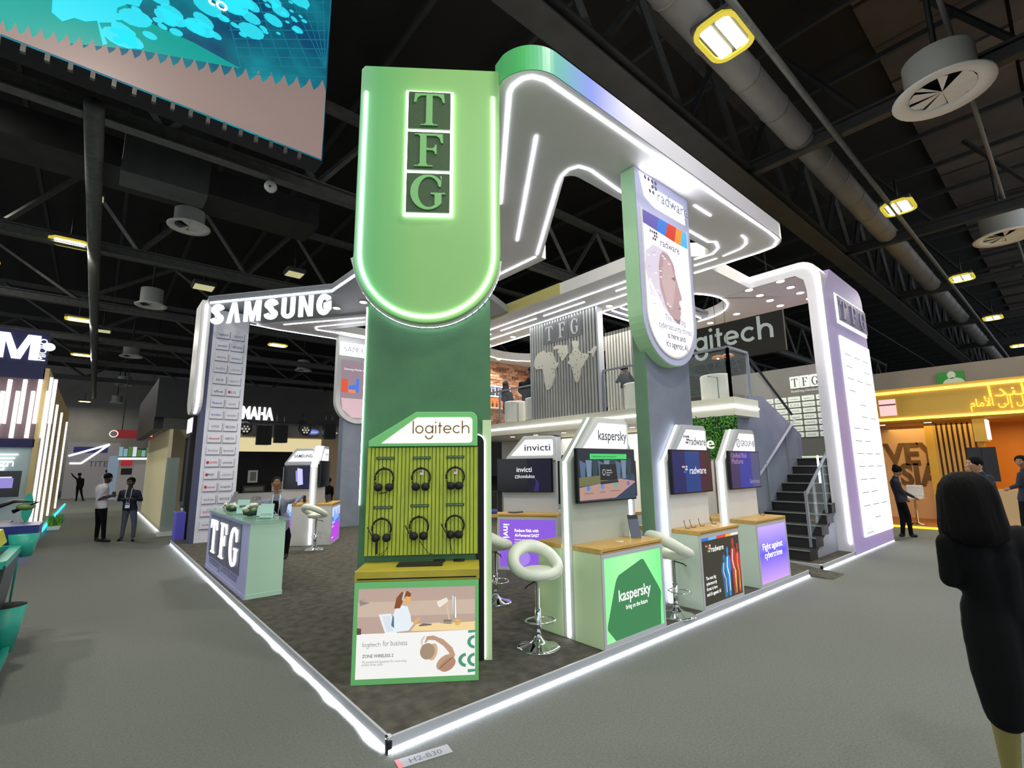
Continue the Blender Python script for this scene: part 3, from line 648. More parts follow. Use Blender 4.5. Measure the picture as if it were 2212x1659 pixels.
# left canopy with SAMSUNG edge
A0 = P(452, 641, z=6.2); A1 = P(718, 614, z=6.2)
DG = (A1-A0).normalized()
lc = [(A0.x, A0.y), (A1.x, A1.y), (A1.x+.05, A1.y-1.6), (A1.x+1.2, 5.0), (4.15, 4.9), (6.7, 8), (6.7, 9.4), (A1.x+2.3, 9.0), (A1.x+.62, 11.2), (A1.x+3.2, 11.55), (7, 11.6), (7, 12.0), (A0.x, 12.0)]
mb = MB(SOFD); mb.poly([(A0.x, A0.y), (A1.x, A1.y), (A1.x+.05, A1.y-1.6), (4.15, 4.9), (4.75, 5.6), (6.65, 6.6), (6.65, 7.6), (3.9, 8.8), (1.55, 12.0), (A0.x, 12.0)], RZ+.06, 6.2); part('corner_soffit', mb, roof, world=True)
mb = MB(SOFF); mb.poly([(3.9, 8.8), (6.65, 7.6), (6.65, 8.4), (4.3, 9.6), (3.35, 11.05), (6.65, 11.2), (6.65, 12.0), (1.55, 12.0)], RZ+.0, 6.2); part('light_soffit', mb, roof, world=True)
fs = Fr((A0.x, A0.y, 0), DG, Z)
L_ = (A1-A0).length
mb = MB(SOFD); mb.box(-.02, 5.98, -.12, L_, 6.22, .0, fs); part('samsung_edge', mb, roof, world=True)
mb = MB(LED); mb.box(.05, 6.02, 0, L_-.02, 6.055, .015, fs); part('light_line', mb, roof, world=True)
f2 = Fr((A1.x, A1.y, 0), (Vector((A1.x+.05, A1.y-1.6, 0))-Vector((A1.x, A1.y, 0))), Z)
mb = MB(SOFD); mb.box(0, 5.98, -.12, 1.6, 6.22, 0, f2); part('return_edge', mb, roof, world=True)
mb = MB(LED); mb.box(0, 6.02, 0, 1.58, 6.055, .015, f2); part('light_line', mb, roof, world=True)
# light lines under the slabs
def rl(pts, w=.022, z=RZ, m=LED, name='light_line', closed=False):
    mb = MB(m); mb.ribbon(pts, w, z-.012, z-.001, closed=closed); part(name, mb, roof, world=True)
G = lambda *q: [tuple(P(u, v, z=RZ)[:2]) for u, v in q]
rl(G((1081, 440), (1100, 200), (1108, 185), (1128, 170), (1150, 165), (1180, 174), (1391, 320))+G((1663, 502), (1680, 518), (1672, 532), (1640, 545), (1500, 590)), .028)
rl(G((1160, 550), (1205, 398), (1213, 380), (1228, 366), (1250, 359), (1275, 367), (1335, 410))+[(6.75, .87)]+G((1545, 522), (1552, 535), (1540, 548), (1500, 560)), .022)
rl(G((1159, 292), (1117, 520)), .022)
rl(G((1499, 443), (1535, 466)), .022)
rl(G((1602, 508), (1611, 516), (1612, 526), (1600, 537), (1562, 553)), .022)
rl(G((1500, 574), (1548, 558)), .022)
rl([(4.66, 3.4), (4.66, 5.0)], .028)
rl([(7.17, 2.4), (7.17, 11)], .024); rl([(7.88, 2.2), (7.88, 11)], .024); rl([(8.5, 3.2), (8.5, 11)], .024)
for a, b in ((2.9, 3.6), (4.6, 6.1), (6.4, 8.0), (8.5, 10.2)): rl([(7.5, a), (7.5, b)], .024)
rl(hole[:-1], .028)
rl(arc(10.0, 10.1, 1.5, 150, 20, 12, ry=.98), .022)
rl(G((613, 701), (788, 686)), .022, RZ-.001); rl(G((788, 695), (682, 706), (684, 712), (788, 728)), .022, RZ-.001); rl(G((541, 700), (600, 712), (728, 732)), .022, RZ-.001)
for u, v in ((727, 665), (785, 652)): downlight(roof, P(u, v, z=RZ+.06), .09, power=60)
for xs in ((9.95, 10.55, 11.15, 11.8),):
    for x in xs:
        for y in (.82, 1.53): downlight(roof, (x, y, RZ+.004), .085, power=20 if y < 1 else 0)
for x, y in ((11.6, 2.6), (11.85, 3.5), (8.25, 9.6), (8.25, 8.3), (8.25, 4.4), (11.6, 10.8), (10.0, 11.2), (11.85, 6)): downlight(roof, (x, y, RZ+.003), .085, power=25)
# slatted ceiling with light tubes over the upper lounge
sc_t = thing('lounge_ceiling_grid', 'grey slatted ceiling raft with white light tubes over the upper lounge', 'ceiling raft', (10, 4.6, RZ))
mb = MB(pt('6d6f73')); mb.box(8.62, 3.3, RZ+.12, 11.4, 5.0, RZ+.2); part('raft', mb, sc_t, world=True)
for i in range(12):
    mb = MB(pt('8b8d90')); y = 3.35+i*.14; mb.box(8.62, y, RZ+.02, 11.4, y+.05, RZ+.12); part('slat', mb, sc_t, world=True)
for i in range(6):
    mb = MB(LED); y = 3.45+i*.29; mb.box(8.62, y-.013, RZ-.01, 11.2, y+.013, RZ+.02); part('light_tube', mb, sc_t, world=True)
# SAMSUNG letters standing under the canopy edge
t = thing('canopy_lettering', 'large glowing white SAMSUNG letters hung below the canopy edge', 'sign', fs.p(L_/2, 5.2, 0))
b0 = [P(u, v, x=None, y=None, z=5.6) for u, v in ((455, 690),)]
def plane_at(u, v, f):
    d = Vector(ray(u, v)); k = (f.o-Vector(CAMP)).dot(f.n)/d.dot(f.n); r = Vector(CAMP)+d*k-f.o
    return r.dot(f.u), r.dot(f.v)
s0 = plane_at(456, 702, fs); s1 = plane_at(714, 683, fs); stp = plane_at(460, 659, fs)
mbw = MB(LED); hcap = stp[1]-s0[1]; wtot = s1[0]-s0[0]
co, fa = textmesh('SAMSUNG', 0, .045, 0, 4)
def block(ch):
    o = None
    if ch == 'S':
        p = arc(.5, .72, .46, 5, 250, 14, ry=.28); q = arc(.5, .28, .46, 60, -175, 14, ry=.28)
        return None
    if ch == 'A': return [(.0, 0), (.34, 1), (.66, 1), (1, 0), (.7, 0), (.5, .72), (.3, 0)]
    if ch == 'M': return [(0, 0), (0, 1), (.3, 1), (.5, .32), (.7, 1), (1, 1), (1, 0), (.78, 0), (.78, .7), (.6, 0), (.4, 0), (.22, .7), (.22, 0)]
    if ch == 'N': return [(0, 0), (0, 1), (.32, 1), (.7, .35), (.7, 1), (1, 1), (1, 0), (.68, 0), (.3, .65), (.3, 0)]
    if ch == 'U': return [(0, 1), (.32, 1), (.32, .3)]+arc(.5, .28, .18, 180, 360, 8, ry=.1)+[(.68, 1), (1, 1), (1, .3)]+arc(.5, .28, .5, 0, -180, 12, ry=.3)
def strokeS(w=.3):
    c = [(.84, .70)]+[(.80, .78)]+arc(.5, .74, .33, 20, 250, 12, ry=.135)[1:]+arc(.5, .26, .33, 70, -160, 12, ry=.135)+[(.16, .30)]
    return c
x = 0
wid = {'S': 1.0, 'A': 1.05, 'M': 1.3, 'U': 1.0, 'N': 1.05, 'G': 1.0}
tot = sum(wid[c] for c in 'SAMSUNG')+.32*6
k = wtot/tot; xx = s0[0]
for ch in 'SAMSUNG':
    w = wid[ch]*k; mb = MB(mat('letter_white', 'ffffff', .4, emit=1.15)); pl = block(ch)
    if pl: mb.poly([(xx+a*w, s0[1]+b*hcap) for a, b in pl], .0, .04, fs)
    elif ch == 'S': mb.ribbon([(xx+a*w, s0[1]+b*hcap) for a, b in strokeS()], .25*hcap, 0, .04, fs)
    else:
        c = [(.84, .70), (.8, .78)]+arc(.5, .5, .35, 50, 320, 18, ry=.38)[1:]+[(.84, .3), (.84, .44), (.5, .44)]
        mb.ribbon([(xx+a*w, s0[1]+b*hcap) for a, b in c], .25*hcap, 0, .04, fs)
    part('letter', mb, t, world=True)
    mb = MB(STEEL); mb.cyl(fs.p(xx+w/2, s0[1]+hcap*.9, -.02), fs.p(xx+w/2, 6.0, -.05), .012, 6); part('hanger', mb, t, world=True)
    xx += w+.32*k
# left hanging panel (seen on edge)
t = thing('hanging_side_panel', 'thin white hanging panel with rounded foot and light line beside the logo column', 'panel', (A0.x, A0.y+.9, 3.2))
fx = sideL((A0.x-.14, A0.y, 0))
pl = [(0, 6.1)]+[(0, 3.7)]+arc(-.45, 3.65, .45, 360, 180, 14)+[(-.9, 6.1)]
mb = MB(WHITE); mb.poly(pl, -.22, 0, fx); part('board', mb, t, world=True, bevel=.02)
mb = MB(LED); mb.ribbon([(.0, 6.0), (.0, 3.72)]+arc(-.45, 3.65, .45, 358, 290, 8), .02, -.13, -.09, fx); part('light_line', mb, t, world=True)
def dots(mb, a, b, s, c, fr, cols=('3a3a3e',)*8, glowing=0):
    """the eight-dot mark"""
    for i, (x, y) in enumerate(((0, 3), (1, 3), (2, 3), (3, 3), (2, 2), (3, 2), (1.2, 1), (2.2, 1))):
        m = glow(cols[i], glowing) if glowing else pt(cols[i])
        mb.mat(m); mb.poly(ell(a+x*s, b+y*s, s*.36, s*.4, 12), c, c+.004, fr)
# ------------------------------------------------------------------ demo kiosks
KW = 1.05
KTOP = mat('oak_top', 'cfa658', .4, noise=.14, scale=4, stretch=(1, 6, 6))
def kiosk(loc, rot, label, header, graphic, side=WHITE, tint=WHITE, edge=None):
    t = thing('demo_kiosk', label, 'kiosk', loc, rot, group='double sided demo kiosks')
    F_ = front((0, 0, 0)); edge = edge or side
    for nm, y0, y1 in (('cabinet', 0.012, .38), ('rear_cabinet', .54, .9)):
        mb = MB(side); mb.box(0, y0, .0, KW, y1, .88); part(nm, mb, t, bevel=.006)
        mb = MB(KTOP); mb.box(-.008, y0-.012, .88, KW+.008, y1, .93); w = part('worktop', mb, t, bevel=.004)
        if nm == 'cabinet':
            mb = MB(MBLACK); mb.box(.02, y0-.0135, .894, KW-.02, y0-.011, .9); part('drawer_gap', mb, w)
    pl = [(0, 0), (KW-.06, 0), (KW-.06, 1.9)]+arc(KW-.14, 2.21, .08, 0, 90, 5)+[(.42, 2.29), (.0, 1.78)]
    mb = MB(tint); mb.poly(pl, -.54, -.38, F_); wl = part('screen_wall', mb, t, bevel=.006)
    mb = MB(WHITE if tint is not WHITE else GREYP); hp = [(.07, 1.84), (.07, 1.9), (.40, 2.285), (KW-.13, 2.285), (KW-.065, 2.22), (KW-.065, 1.84)]
    mb.poly(hp, -.379, -.33, F_); hh = part('header', mb, t, bevel=.006)
    hb = [(.16, 1.93), (.44, 2.22)]+arc(KW-.13, 2.19, .03, 90, 0, 4)+arc(KW-.13, 1.96, .03, 0, -90, 4)
    mb = MB(glow('f3f4fa', .95)); mb.poly(hb, -.331, -.326, F_); part('light_box', mb, hh)
    mb = MB(pt('3a3d44')); header(mb, F_, -.325); part('lettering', mb, hh)
    mb = MB(LED); mb.box(-.014, .448, .02, .004, .472, 1.79)
    fs_ = Fr((0, .495, 1.78), Vector((.42, 0, .51)), -Y); mb.box(-.01, 0, -.004, .66, .024, .014, Fr((0, .472, 1.78), Vector((.42, 0, .51)), Vector((0, -1, 0)))) ; part('edge_light', mb, t)
    mb = MB(GREYP); mb.ring([(0, 0), (KW, 0), (KW, .878), (0, .878)], [(.035, .05), (KW-.035, .05), (KW-.035, .835), (.035, .835)], -.012, 0, F_); fm = part('poster_frame', mb, t)
    mb = MB(glow('f0f0f4', .9)); mb.box(.035, .05, -.011, KW-.035, .835, -.007, F_); graphic(mb, F_, -.0065); part('lit_poster', mb, t)
    return t
def tv(loc, rot, w, h, label, graphic, arm=True):
    """flat screen, local frame: lower-left corner at loc, facing local -y"""
    t = thing('wall_tv', label, 'screen', loc, rot, group='screens on the kiosks')
    F_ = front((0, 0, 0))
    mb = MB(BLACK); mb.box(0, 0, 0, w, .045, h); part('bezel', mb, t, bevel=.006)
    mb = MB(SCREEN); mb.box(.012, .014, 0, w-.012, h-.012, .002, F_); graphic(mb, F_, w, h); part('display', mb, t)
    if arm:
        mb = MB(DARK); mb.box(w*.35, .045, h*.3, w*.65, .1, h*.7); part('mount', mb, t)
    return t
# Kaspersky
def g_kasp(mb, F_, c):
    a0, b0, a1, b1 = .035, .05, KW-.035, .835
    m = signmat('kaspersky_poster', '7fe08a', '97ee98', '6fdc80', 0, 0, 1); bs = m.node_tree.nodes['Principled BSDF']
    cl = bs.inputs['Base Color'].links[0].from_socket; m.node_tree.links.new(cl, bs.inputs['Emission Color']); bs.inputs['Emission Strength'].default_value = .8
    mb.mat(m); mb.box(a0, b0, c, a1, b1, c+.0005, F_)
    mb.mat(glow('4c9a62', .55)); mb.poly([(.18, b0), (.06, .17), (.06, .21), (.2, .57), (.22, .61), (.26, .65), (.66, .76), (.7, .75), (.95, .44), (.99, .38), (.97, .24), (.96, b0)], c+.0006, None, F_)
    mb.mat(glow('ffffff', 1.1)); mb.text('kaspersky', .25, .40, .155, c+.0012, F_, width=.55, bold=.012); mb.text('bring on the future', .36, .31, .062, c+.0012, F_, width=.37, bold=.01)
kk = kiosk((2.23, .005, PZ), 0, 'green tinted kiosk with kaspersky header and green polygon poster', lambda mb, F_, c: mb.text('kaspersky', .42, 2.03, .16, c, F_, width=.52, bold=.008), g_kasp, PALEG_CAST, mat('pale_sage', 'b8c0b4', .42, noise=.04, scale=2))
def g_tvk(mb, F_, w, h):
    k = [.0022]
    def q(c, pts, s=.5): k[0] += .00006; mb.mat(glow(c, s)); mb.poly([(a*w, b*h) for a, b in pts], k[0], None, F_)
    q('39506a', [(.02, .03), (.98, .03), (.98, .97), (.02, .97)])
    q('1b2a33', [(.02, .45), (.98, .5), (.98, .97), (.02, .97)])
    for i in range(9): q(('5f7fa0', '86a0bb', '31495c')[i % 3], [(.05+i*.1, .42), (.11+i*.1, .42), (.13+i*.1, .72+.06*(i % 3)), (.03+i*.1, .78)], .45)
    q('8a8a5a', [(.02, .3), (.5, .36), (.45, .5), (.02, .46)], .4)
    q('c79d92', [(.02, .28), (.36, .34), (.7, .42), (.98, .36), (.98, .2), (.62, .06), (.02, .05)], .6)
    q('3a4f70', [(.98, .34), (.98, .05), (.6, .05)], .4)
    q('12161c', [(.36, .4), (.66, .4), (.64, .7), (.36, .7)], .8); q('23262c', [(.36, .32), (.68, .35), (.66, .4), (.36, .38)], .8)
    q('45c86a', [(.2, .8), (.84, .8), (.84, .9), (.2, .9)], .9)
    for i, c in enumerate(('3f86d0', '4a8ad8', '4fb0a0', '7a62c0')):
        q(c, ell(.16+i*.23, .26+.02*i, .03, .045), .8)
    mb.mat(pt('20303a')); mb.text('Collaboration and communication', .23*w, .83*h, .034, k[0]+.0003, F_, width=.42*w)
    for i, s in enumerate(('Exchange Online', 'OneDrive', 'SharePoint Online')): mb.text(s, (.17+i*.22)*w, .16*h+i*.006, .022, k[0]+.0003, F_, 'C')
    mb.mat(glow('e8eef4', .9)); mb.ribbon(ell(.425*w, .55*h, .026, .034, 6), .004, k[0], k[0]+.0003, F_, closed=True)
    for i, s in enumerate(('Kaspersky', 'Security for', 'Cloud')): mb.text(s, .47*w, (.575-i*.045)*h, .022, k[0]+.0003, F_)
tv((2.25, .3, 1.45), 0, 1.02, .58, 'screen with office desk picture and green caption bar on the kaspersky kiosk', g_tvk)
# Radware
RC = ('b0b0b4', 'd43c34', 'c8322c', 'efefef', 'f0a030', 'e8e8e8', '35b060', 'e0e0e0')
def g_rad(mb, F_, c):
    a0, b0, a1, b1 = .035, .05, KW-.035, .835
    mb.mat(glow('37352a', .9)); mb.box(a0, b0, c, a1, b1, c+.0005, F_)
    for i, col in enumerate(('2f6fd8', '6cb8ea', 'e0443e', 'f0b428', 'e8e8ee')):
        xs = (0, .17, .37, .62, .76, .98); mb.mat(glow(col, .9)); mb.poly([(a0+xs[i], .8), (a0+xs[i+1], .8), (a0+xs[i+1]+.03*(i < 4), .835), (a0+xs[i]+.03*(i > 0), .835)], c+.0008, None, F_)
    k = [c+.0009]
    def fig(cx, h, col, col2, w=.11):
        k[0] += .0001; b = .07
        mb.mat(glow(col, .85)); mb.poly([(cx-w*.3, b), (cx-w*.5, b+h*.45), (cx-w*.75, b+h*.6), (cx-w*.5, b+h*.8), (cx-w*.15, b+h*.84), (cx+w*.15, b+h*.84), (cx+w*.5, b+h*.8), (cx+w*.7, b+h*.55), (cx+w*.45, b+h*.45), (cx+w*.3, b)], k[0], None, F_)
        mb.poly(ell(cx, b+h*.92, w*.27, h*.085), k[0], None, F_)
        k[0] += .0001; mb.mat(glow(col2, 1.0)); mb.ribbon([(cx-w*.1, b+h*.8), (cx-w*.3, b+h*.62), (cx-w*.05, b+h*.45)], .02, k[0], k[0]+.0001, F_); mb.ribbon([(cx+w*.1, b+h*.45), (cx+w*.12, b+h*.1)], .015, k[0], k[0]+.0001, F_)
    fig(.58, .52, '2f6f9c', 'd8c8d4', .13); fig(.68, .6, '2f86d8', 'f2f6ff', .1); fig(.96, .62, 'c83a28', 'f0a040', .08); fig(.84, .7, 'b23a34', 'f3e8e4', .13)
    mb.mat(glow('c89a28', .9)); mb.ribbon([(.86, .08), (.88, .36)], .03, k[0]+.0001, k[0]+.0002, F_); mb.ribbon([(.95, .1), (.97, .3)], .025, k[0]+.0001, k[0]+.0002, F_)
    mb.mat(glow('ffffff', 1.1)); mb.text('radware', .27, .655, .1, c+.002, F_, width=.32, bold=.006)
    for i, s in enumerate(('The next big', 'cybersecurity', 'threat is here', "and it's agentic AI")): mb.text(s, .09, .34-i*.062, .058, c+.002, F_, bold=.006 if i < 3 else .014, sx=.84)
    dots(mb, .145, .64, .032, c+.002, F_, RC, .9)
def h_rad(mb, F_, c):
    mb.text('radware', .5, 2.01, .15, c, F_, width=.44, bold=.006); dots(mb, .36, 2.0, .04, c, F_, ('9a9a9e', '8a8a8e', '3a3a40', '3a3a40', '3a3a40', 'a04a4a', 'a05050', '3a3a40'))
kr = kiosk((4.1, .005, PZ), 0, 'white kiosk with radware header and poster of coloured silhouettes', h_rad, g_rad, mat('pale_mint', 'd6e6d6', .4, noise=.03, scale=2), WHITE)
def g_tvr(mb, F_, w, h):
    for i, (a, b, c) in enumerate(((.02, .32, '0c1c5c'), (.32, .68, '103c80'), (.68, .8, '3f1638'), (.8, .98, '3a1d22'))): mb.mat(glow(c, .8)); mb.box(a*w, .03*h, .0022, b*w, .97*h, .0024, F_)
    mb.mat(glow('f4f4f8', 1)); mb.text('radware', .42*w, .44*h, .14, .003, F_, width=.42*w); dots(mb, .25*w, .43*h, .034, .003, F_, ('c0c0c8', 'd0d0d8', 'd04848', 'e0e0e0', 'c8a0a0', 'e8e8e8', '4f86d8', '2f5aa8'), .9)
tv((4.06, .3, 1.46), 0, 1.04, .58, 'screen showing the radware word on blue and maroon bands', g_tvr)
# Group-IB
def g_gib(mb, F_, c):
    m = signmat('gib_poster', 'b88fd6', '5a52e0', 'b39ae8', 2, .05, .83); bs = m.node_tree.nodes['Principled BSDF']
    m.node_tree.links.new(bs.inputs['Base Color'].links[0].from_socket, bs.inputs['Emission Color']); bs.inputs['Emission Strength'].default_value = .8
    mb.mat(m); mb.box(.035, .05, c, KW-.035, .835, c+.0005, F_)
    mb.mat(glow('ffffff', 1.2)); mb.text('Fight against', .16, .5, .13, c+.001, F_, width=.7, bold=.012); mb.text('cybercrime', .2, .38, .13, c+.001, F_, width=.62, bold=.012)
def h_gib(mb, F_, c):
    mb.text('GROUP-IB', .46, 2.02, .13, c, F_, width=.48); mb.ribbon(ell(.37, 2.065, .055, .06), .012, c, c+.001, F_, closed=True); mb.ribbon([(.345, 2.03), (.39, 2.1)], .012, c, c+.001, F_)
kiosk((5.69, .005, PZ), 0, 'white kiosk with GROUP-IB header and violet fight against cybercrime poster', h_gib, g_gib, MATS['pale_mint'], WHITE)
def g_tvg(mb, F_, w, h):
    for i, (a, b, c) in enumerate(((.02, .3, '352f5e'), (.3, .7, '25389a'), (.7, .98, '44507a'))): mb.mat(glow(c, .8)); mb.box(a*w, .03*h, .0022, b*w, .97*h, .0024, F_)
    mb.mat(glow('b08ab8', .9)); mb.text('Unified Risk', .07*w, .82*h, .11, .003, F_, width=.5*w); mb.text('Platform', .07*w, .66*h, .11, .003, F_, width=.36*w); mb.mat(glow('9aa0b8', .8)); mb.text('Services', .6*w, .13*h, .1, .003, F_, width=.34*w)
tv((5.66, .3, 1.46), 0, 1.03, .58, 'screen reading Unified Risk Platform on the violet poster kiosk', g_tvg)
# Invicti (turned)
def g_inv(mb, F_, c):
    mb.mat(glow('8f5fe0', .85)); mb.box(.035, .05, c, KW-.035, .835, c+.0005, F_)
    mb.mat(glow('b08cf2', .8)); mb.poly(ell(.42, .2, .15, .13), c+.0008, None, F_)
    mb.mat(glow('ffffff', 1.2)); mb.text('invicti', .1, .76, .16, c+.001, F_, rot=-math.pi/2, bold=.015, width=.42)
    mb.text('Reduce Risk with', .3, .63, .07, c+.001, F_, width=.42, bold=.02); mb.text('AI-Powered DAST', .3, .55, .07, c+.001, F_, width=.43, bold=.02)
    mb.text('Proactive web security for', .3, .49, .036, c+.001, F_, width=.34); mb.text('your application security', .3, .45, .036, c+.001, F_, width=.3)
ri = math.atan2(-.82, .57); IO = Vector((3.816, 3.606, PZ))
kiosk(IO, ri, 'grey kiosk with invicti header and purple poster behind the horseshoe stool', lambda mb, F_, c: mb.text('invicti', .42, 2.02, .17, c, F_, width=.48, bold=.008), g_inv, GREYP, GREYP)
def onk(o, r, p): return o+Matrix.Rotation(r, 3, 'Z')@Vector(p)
def g_tvi(mb, F_, w, h):
    mb.mat(glow('1a1630', .6)); mb.box(.55*w, .03*h, .0022, .97*w, .97*h, .0024, F_)
    mb.mat(glow('3a2c78', .6)); mb.poly([(.66*w, .03*h), (.7*w, .3*h), (.66*w, .5*h), (.76*w, .25*h), (.74*w, .03*h)], .0027, None, F_)
    mb.mat(glow('f0f0f8', 1)); mb.text('invicti', .36*w, .6*h, .13, .003, F_, width=.27*w, bold=.008); mb.text('kondukto', .4*w, .42*h, .09, .003, F_, width=.28*w); mb.ribbon([(.335*w, .42*h), (.385*w, .42*h), (.385*w, .49*h), (.335*w, .49*h)], .008, .003, .0034, F_, closed=True)
tv(onk(IO, ri, (-.1, .3, 1.28)), ri, 1.04, .6, 'dark screen with invicti and kondukto words above the purple poster kiosk', g_tvi)
tv(onk(IO, ri, (1.02, .62, 1.05)), ri+math.pi/2, .9, .78, 'black screen seen edge-on beside the invicti header', lambda mb, F_, w, h: None)
# Samsung kiosks
def g_sam(mb, F_, c):
    mb.mat(glow('c04ae8', .85)); mb.box(.035, .05, c, KW-.035, .45, c+.0005, F_); mb.mat(glow('5a7fe8', .9)); mb.box(.035, .45, c, KW-.035, .62, c+.0005, F_); mb.mat(glow('c8d8f8', .9)); mb.box(.035, .62, c, KW-.035, .835, c+.0005, F_)
    mb.mat(glow('8fb0f0', .9)); mb.poly([(.2, .6), (.4, .8), (.6, .62), (.8, .82), (.9, .56), (.4, .5)], c+.0008, None, F_)
    mb.mat(glow('ffffff', 1.2)); mb.text('Galaxy AI', .1, .46, .08, c+.001, F_); mb.text('is here', .1, .37, .08, c+.001, F_); mb.ribbon([(.1, .14), (.3, .14)], .014, c+.001, c+.0012, F_)
r1 = math.atan2(.86, .52); SO = Vector((2.69, 8.39, PZ))
kiosk(SO, r1, 'white kiosk with pink and blue poster behind the grey jacket man', lambda mb, F_, c: (mb.text('SAMSUNG', .72, 2.06, .07, c, F_, 'C'), mb.text('better', .6, 1.98, .05, c, F_, 'C')), g_sam, WHITE, WHITE)
tv(onk(SO, r1, (.05, .3, 1.3)), r1, 1.0, .62, 'black screen seen edge-on on the pink poster kiosk', lambda mb, F_, w, h: None)
r2 = math.atan2(-.8, .6); S2 = P(586, 1015, z=1.85); S2 = Vector(CAMP)+(Vector(ray(590, 1030))*(12.9/1045)); S2.z = PZ
kiosk(S2, r2, 'white kiosk with SAMSUNG header and phone screen behind the grey jacket man', lambda mb, F_, c: mb.text('SAMSUNG', .36, 2.04, .12, c, F_, width=.56, bold=.012), g_sam, WHITE, WHITE)
def g_tvs(mb, F_, w, h):
    mb.mat(glow('1a1c4a', .5)); mb.box(.5*w, .03*h, .0022, .97*w, .97*h, .0024, F_)
    mb.mat(glow('c4c4f4', 1)); mb.poly([(.42*w, .9*h), (.58*w, .86*h), (.62*w, .2*h), (.46*w, .16*h)], .003, None, F_); mb.mat(glow('8f8fd8', 1)); mb.poly([(.37*w, .78*h), (.42*w, .8*h), (.45*w, .3*h), (.4*w, .32*h)], .0028, None, F_)
tv(onk(S2, r2, (.08, .3, 1.2)), r2, 1.0, .62, 'dark screen showing a lilac phone under the SAMSUNG header', g_tvs)
def phone_stand(p, rot, label):
    t = thing('phone_stand', label, 'phone', p, rot)
    mb = MB(DARK); mb.box(-.04, -.05, 0, .04, .05, .01); mb.box(-.012, .0, .01, .012, .012, .07); part('stand', mb, t)
    mb = MB(BLACK); mb.box(-.038, 0, 0, .038, .16, .008, Fr((0, -.01, .03), X, Vector((0, .4, 1)))); part('handset', mb, t, bevel=.003)
phone_stand(onk(SO, r1, (.3, .7, .931)), r1-1.2, 'dark phone on a display stand near the leaning man')
phone_stand(onk(SO, r1, (.35, .2, .931)), r1-1.0, 'dark phone on a display stand above the pink poster')
phone_stand(onk(SO, r1, (.7, .2, .931)), r1-1.0, 'dark phone on a display stand by the edge of the pink poster')
mb = MB(pt('f2efe4')); q = onk(SO, r1, (.25, .8, .931)); mb.box(q.x-.12, q.y-.08, q.z, q.x+.12, q.y+.08, q.z+.006); single('paper_sheet', mb, 'white paper sheets under the hand of the leaning man', 'paper')
# kiosk glimpsed behind the kaspersky one
K5 = Vector((5.99, 1.86, PZ))
kiosk(K5, math.radians(58), 'white kiosk glimpsed in the gap between kaspersky kiosk and slate pillar', lambda mb, F_, c: mb.text('TFG', .7, 2.03, .1, c, F_, 'C'), lambda mb, F_, c: None, WHITE, WHITE)
tv(onk(K5, math.radians(58), (.05, .3, 1.2)), math.radians(58), 1.0, .62, 'black screen seen edge-on behind the kaspersky screen', lambda mb, F_, w, h: None)
# small things on the counters
def holder(p, rot, label, w=.1, h=.22):
    t = thing('leaflet_holder', label, 'leaflet', p, rot)
    F_ = Fr((0, 0, 0), X, Vector((0, .35, 1)))
    mb = MB(pt('4f7a3a')); mb.box(-w/2, 0, 0, w/2, h, .012, F_); part('board', mb, t)
    mb = MB(BLACK); mb.box(-w/2, h*.82, .012, w/2, h, .014, F_); mb.mat(pt('5b5f75')); mb.box(-w/2, .01, .012, w/2, h*.8, .0135, F_); part('print', mb, t)
    mb = MB(pt('2a2c2e')); mb.tube([(0, .02, 0), (0, .09, 0), (0, h*.3, h*.8)], .004, 6); part('easel_leg', mb, t)
holder((3.08, .2, PZ+.931), -.5, 'green framed photo leaflet leaning on the kaspersky worktop', .12, .26)
def easel(p, label):
    mb = MB(BLACK); p = Vector(p); mb.tube([p, p+Vector((.01, .03, .09)), p+Vector((.03, .03, .09))], .004, 6); mb.tube([p, p+Vector((.03, -.04, 0)), p+Vector((.035, -.04, .02))], .004, 6)
    single('wire_easel', mb, label, 'easel', 'wire easels')
for i, x in enumerate((4.22, 4.36, 4.58, 4.9)): easel((x, .25, PZ+.936), 'small black wire easel on the radware kiosk worktop')
easel((6.45, .25, PZ+.936), 'small black wire easel on the violet poster kiosk worktop')
for p, lab in (((2.75, .18, PZ+.931), 'small white disc lying on the kaspersky worktop'), ((4.72, .15, PZ+.931), 'small white card stack on the radware worktop')):
    mb = MB(pt('e2e2e0')); mb.lathe(p, [(.045, 0), (.045, .006)], 16); single('puck', mb, lab, 'card')
mb = MB(pt('4a4a52'));
q = onk(IO, ri, (.25, .2, .93))
mb.box(q.x-.1, q.y-.1, PZ+.931, q.x+.12, q.y+.06, PZ+.95); mb.mat(pt('8a8a90')); mb.box(q.x-.09, q.y-.09, PZ+.95, q.x+.11, q.y+.05, PZ+.957); single('brochure_stack', mb, 'stack of dark brochures on the invicti worktop', 'brochures')
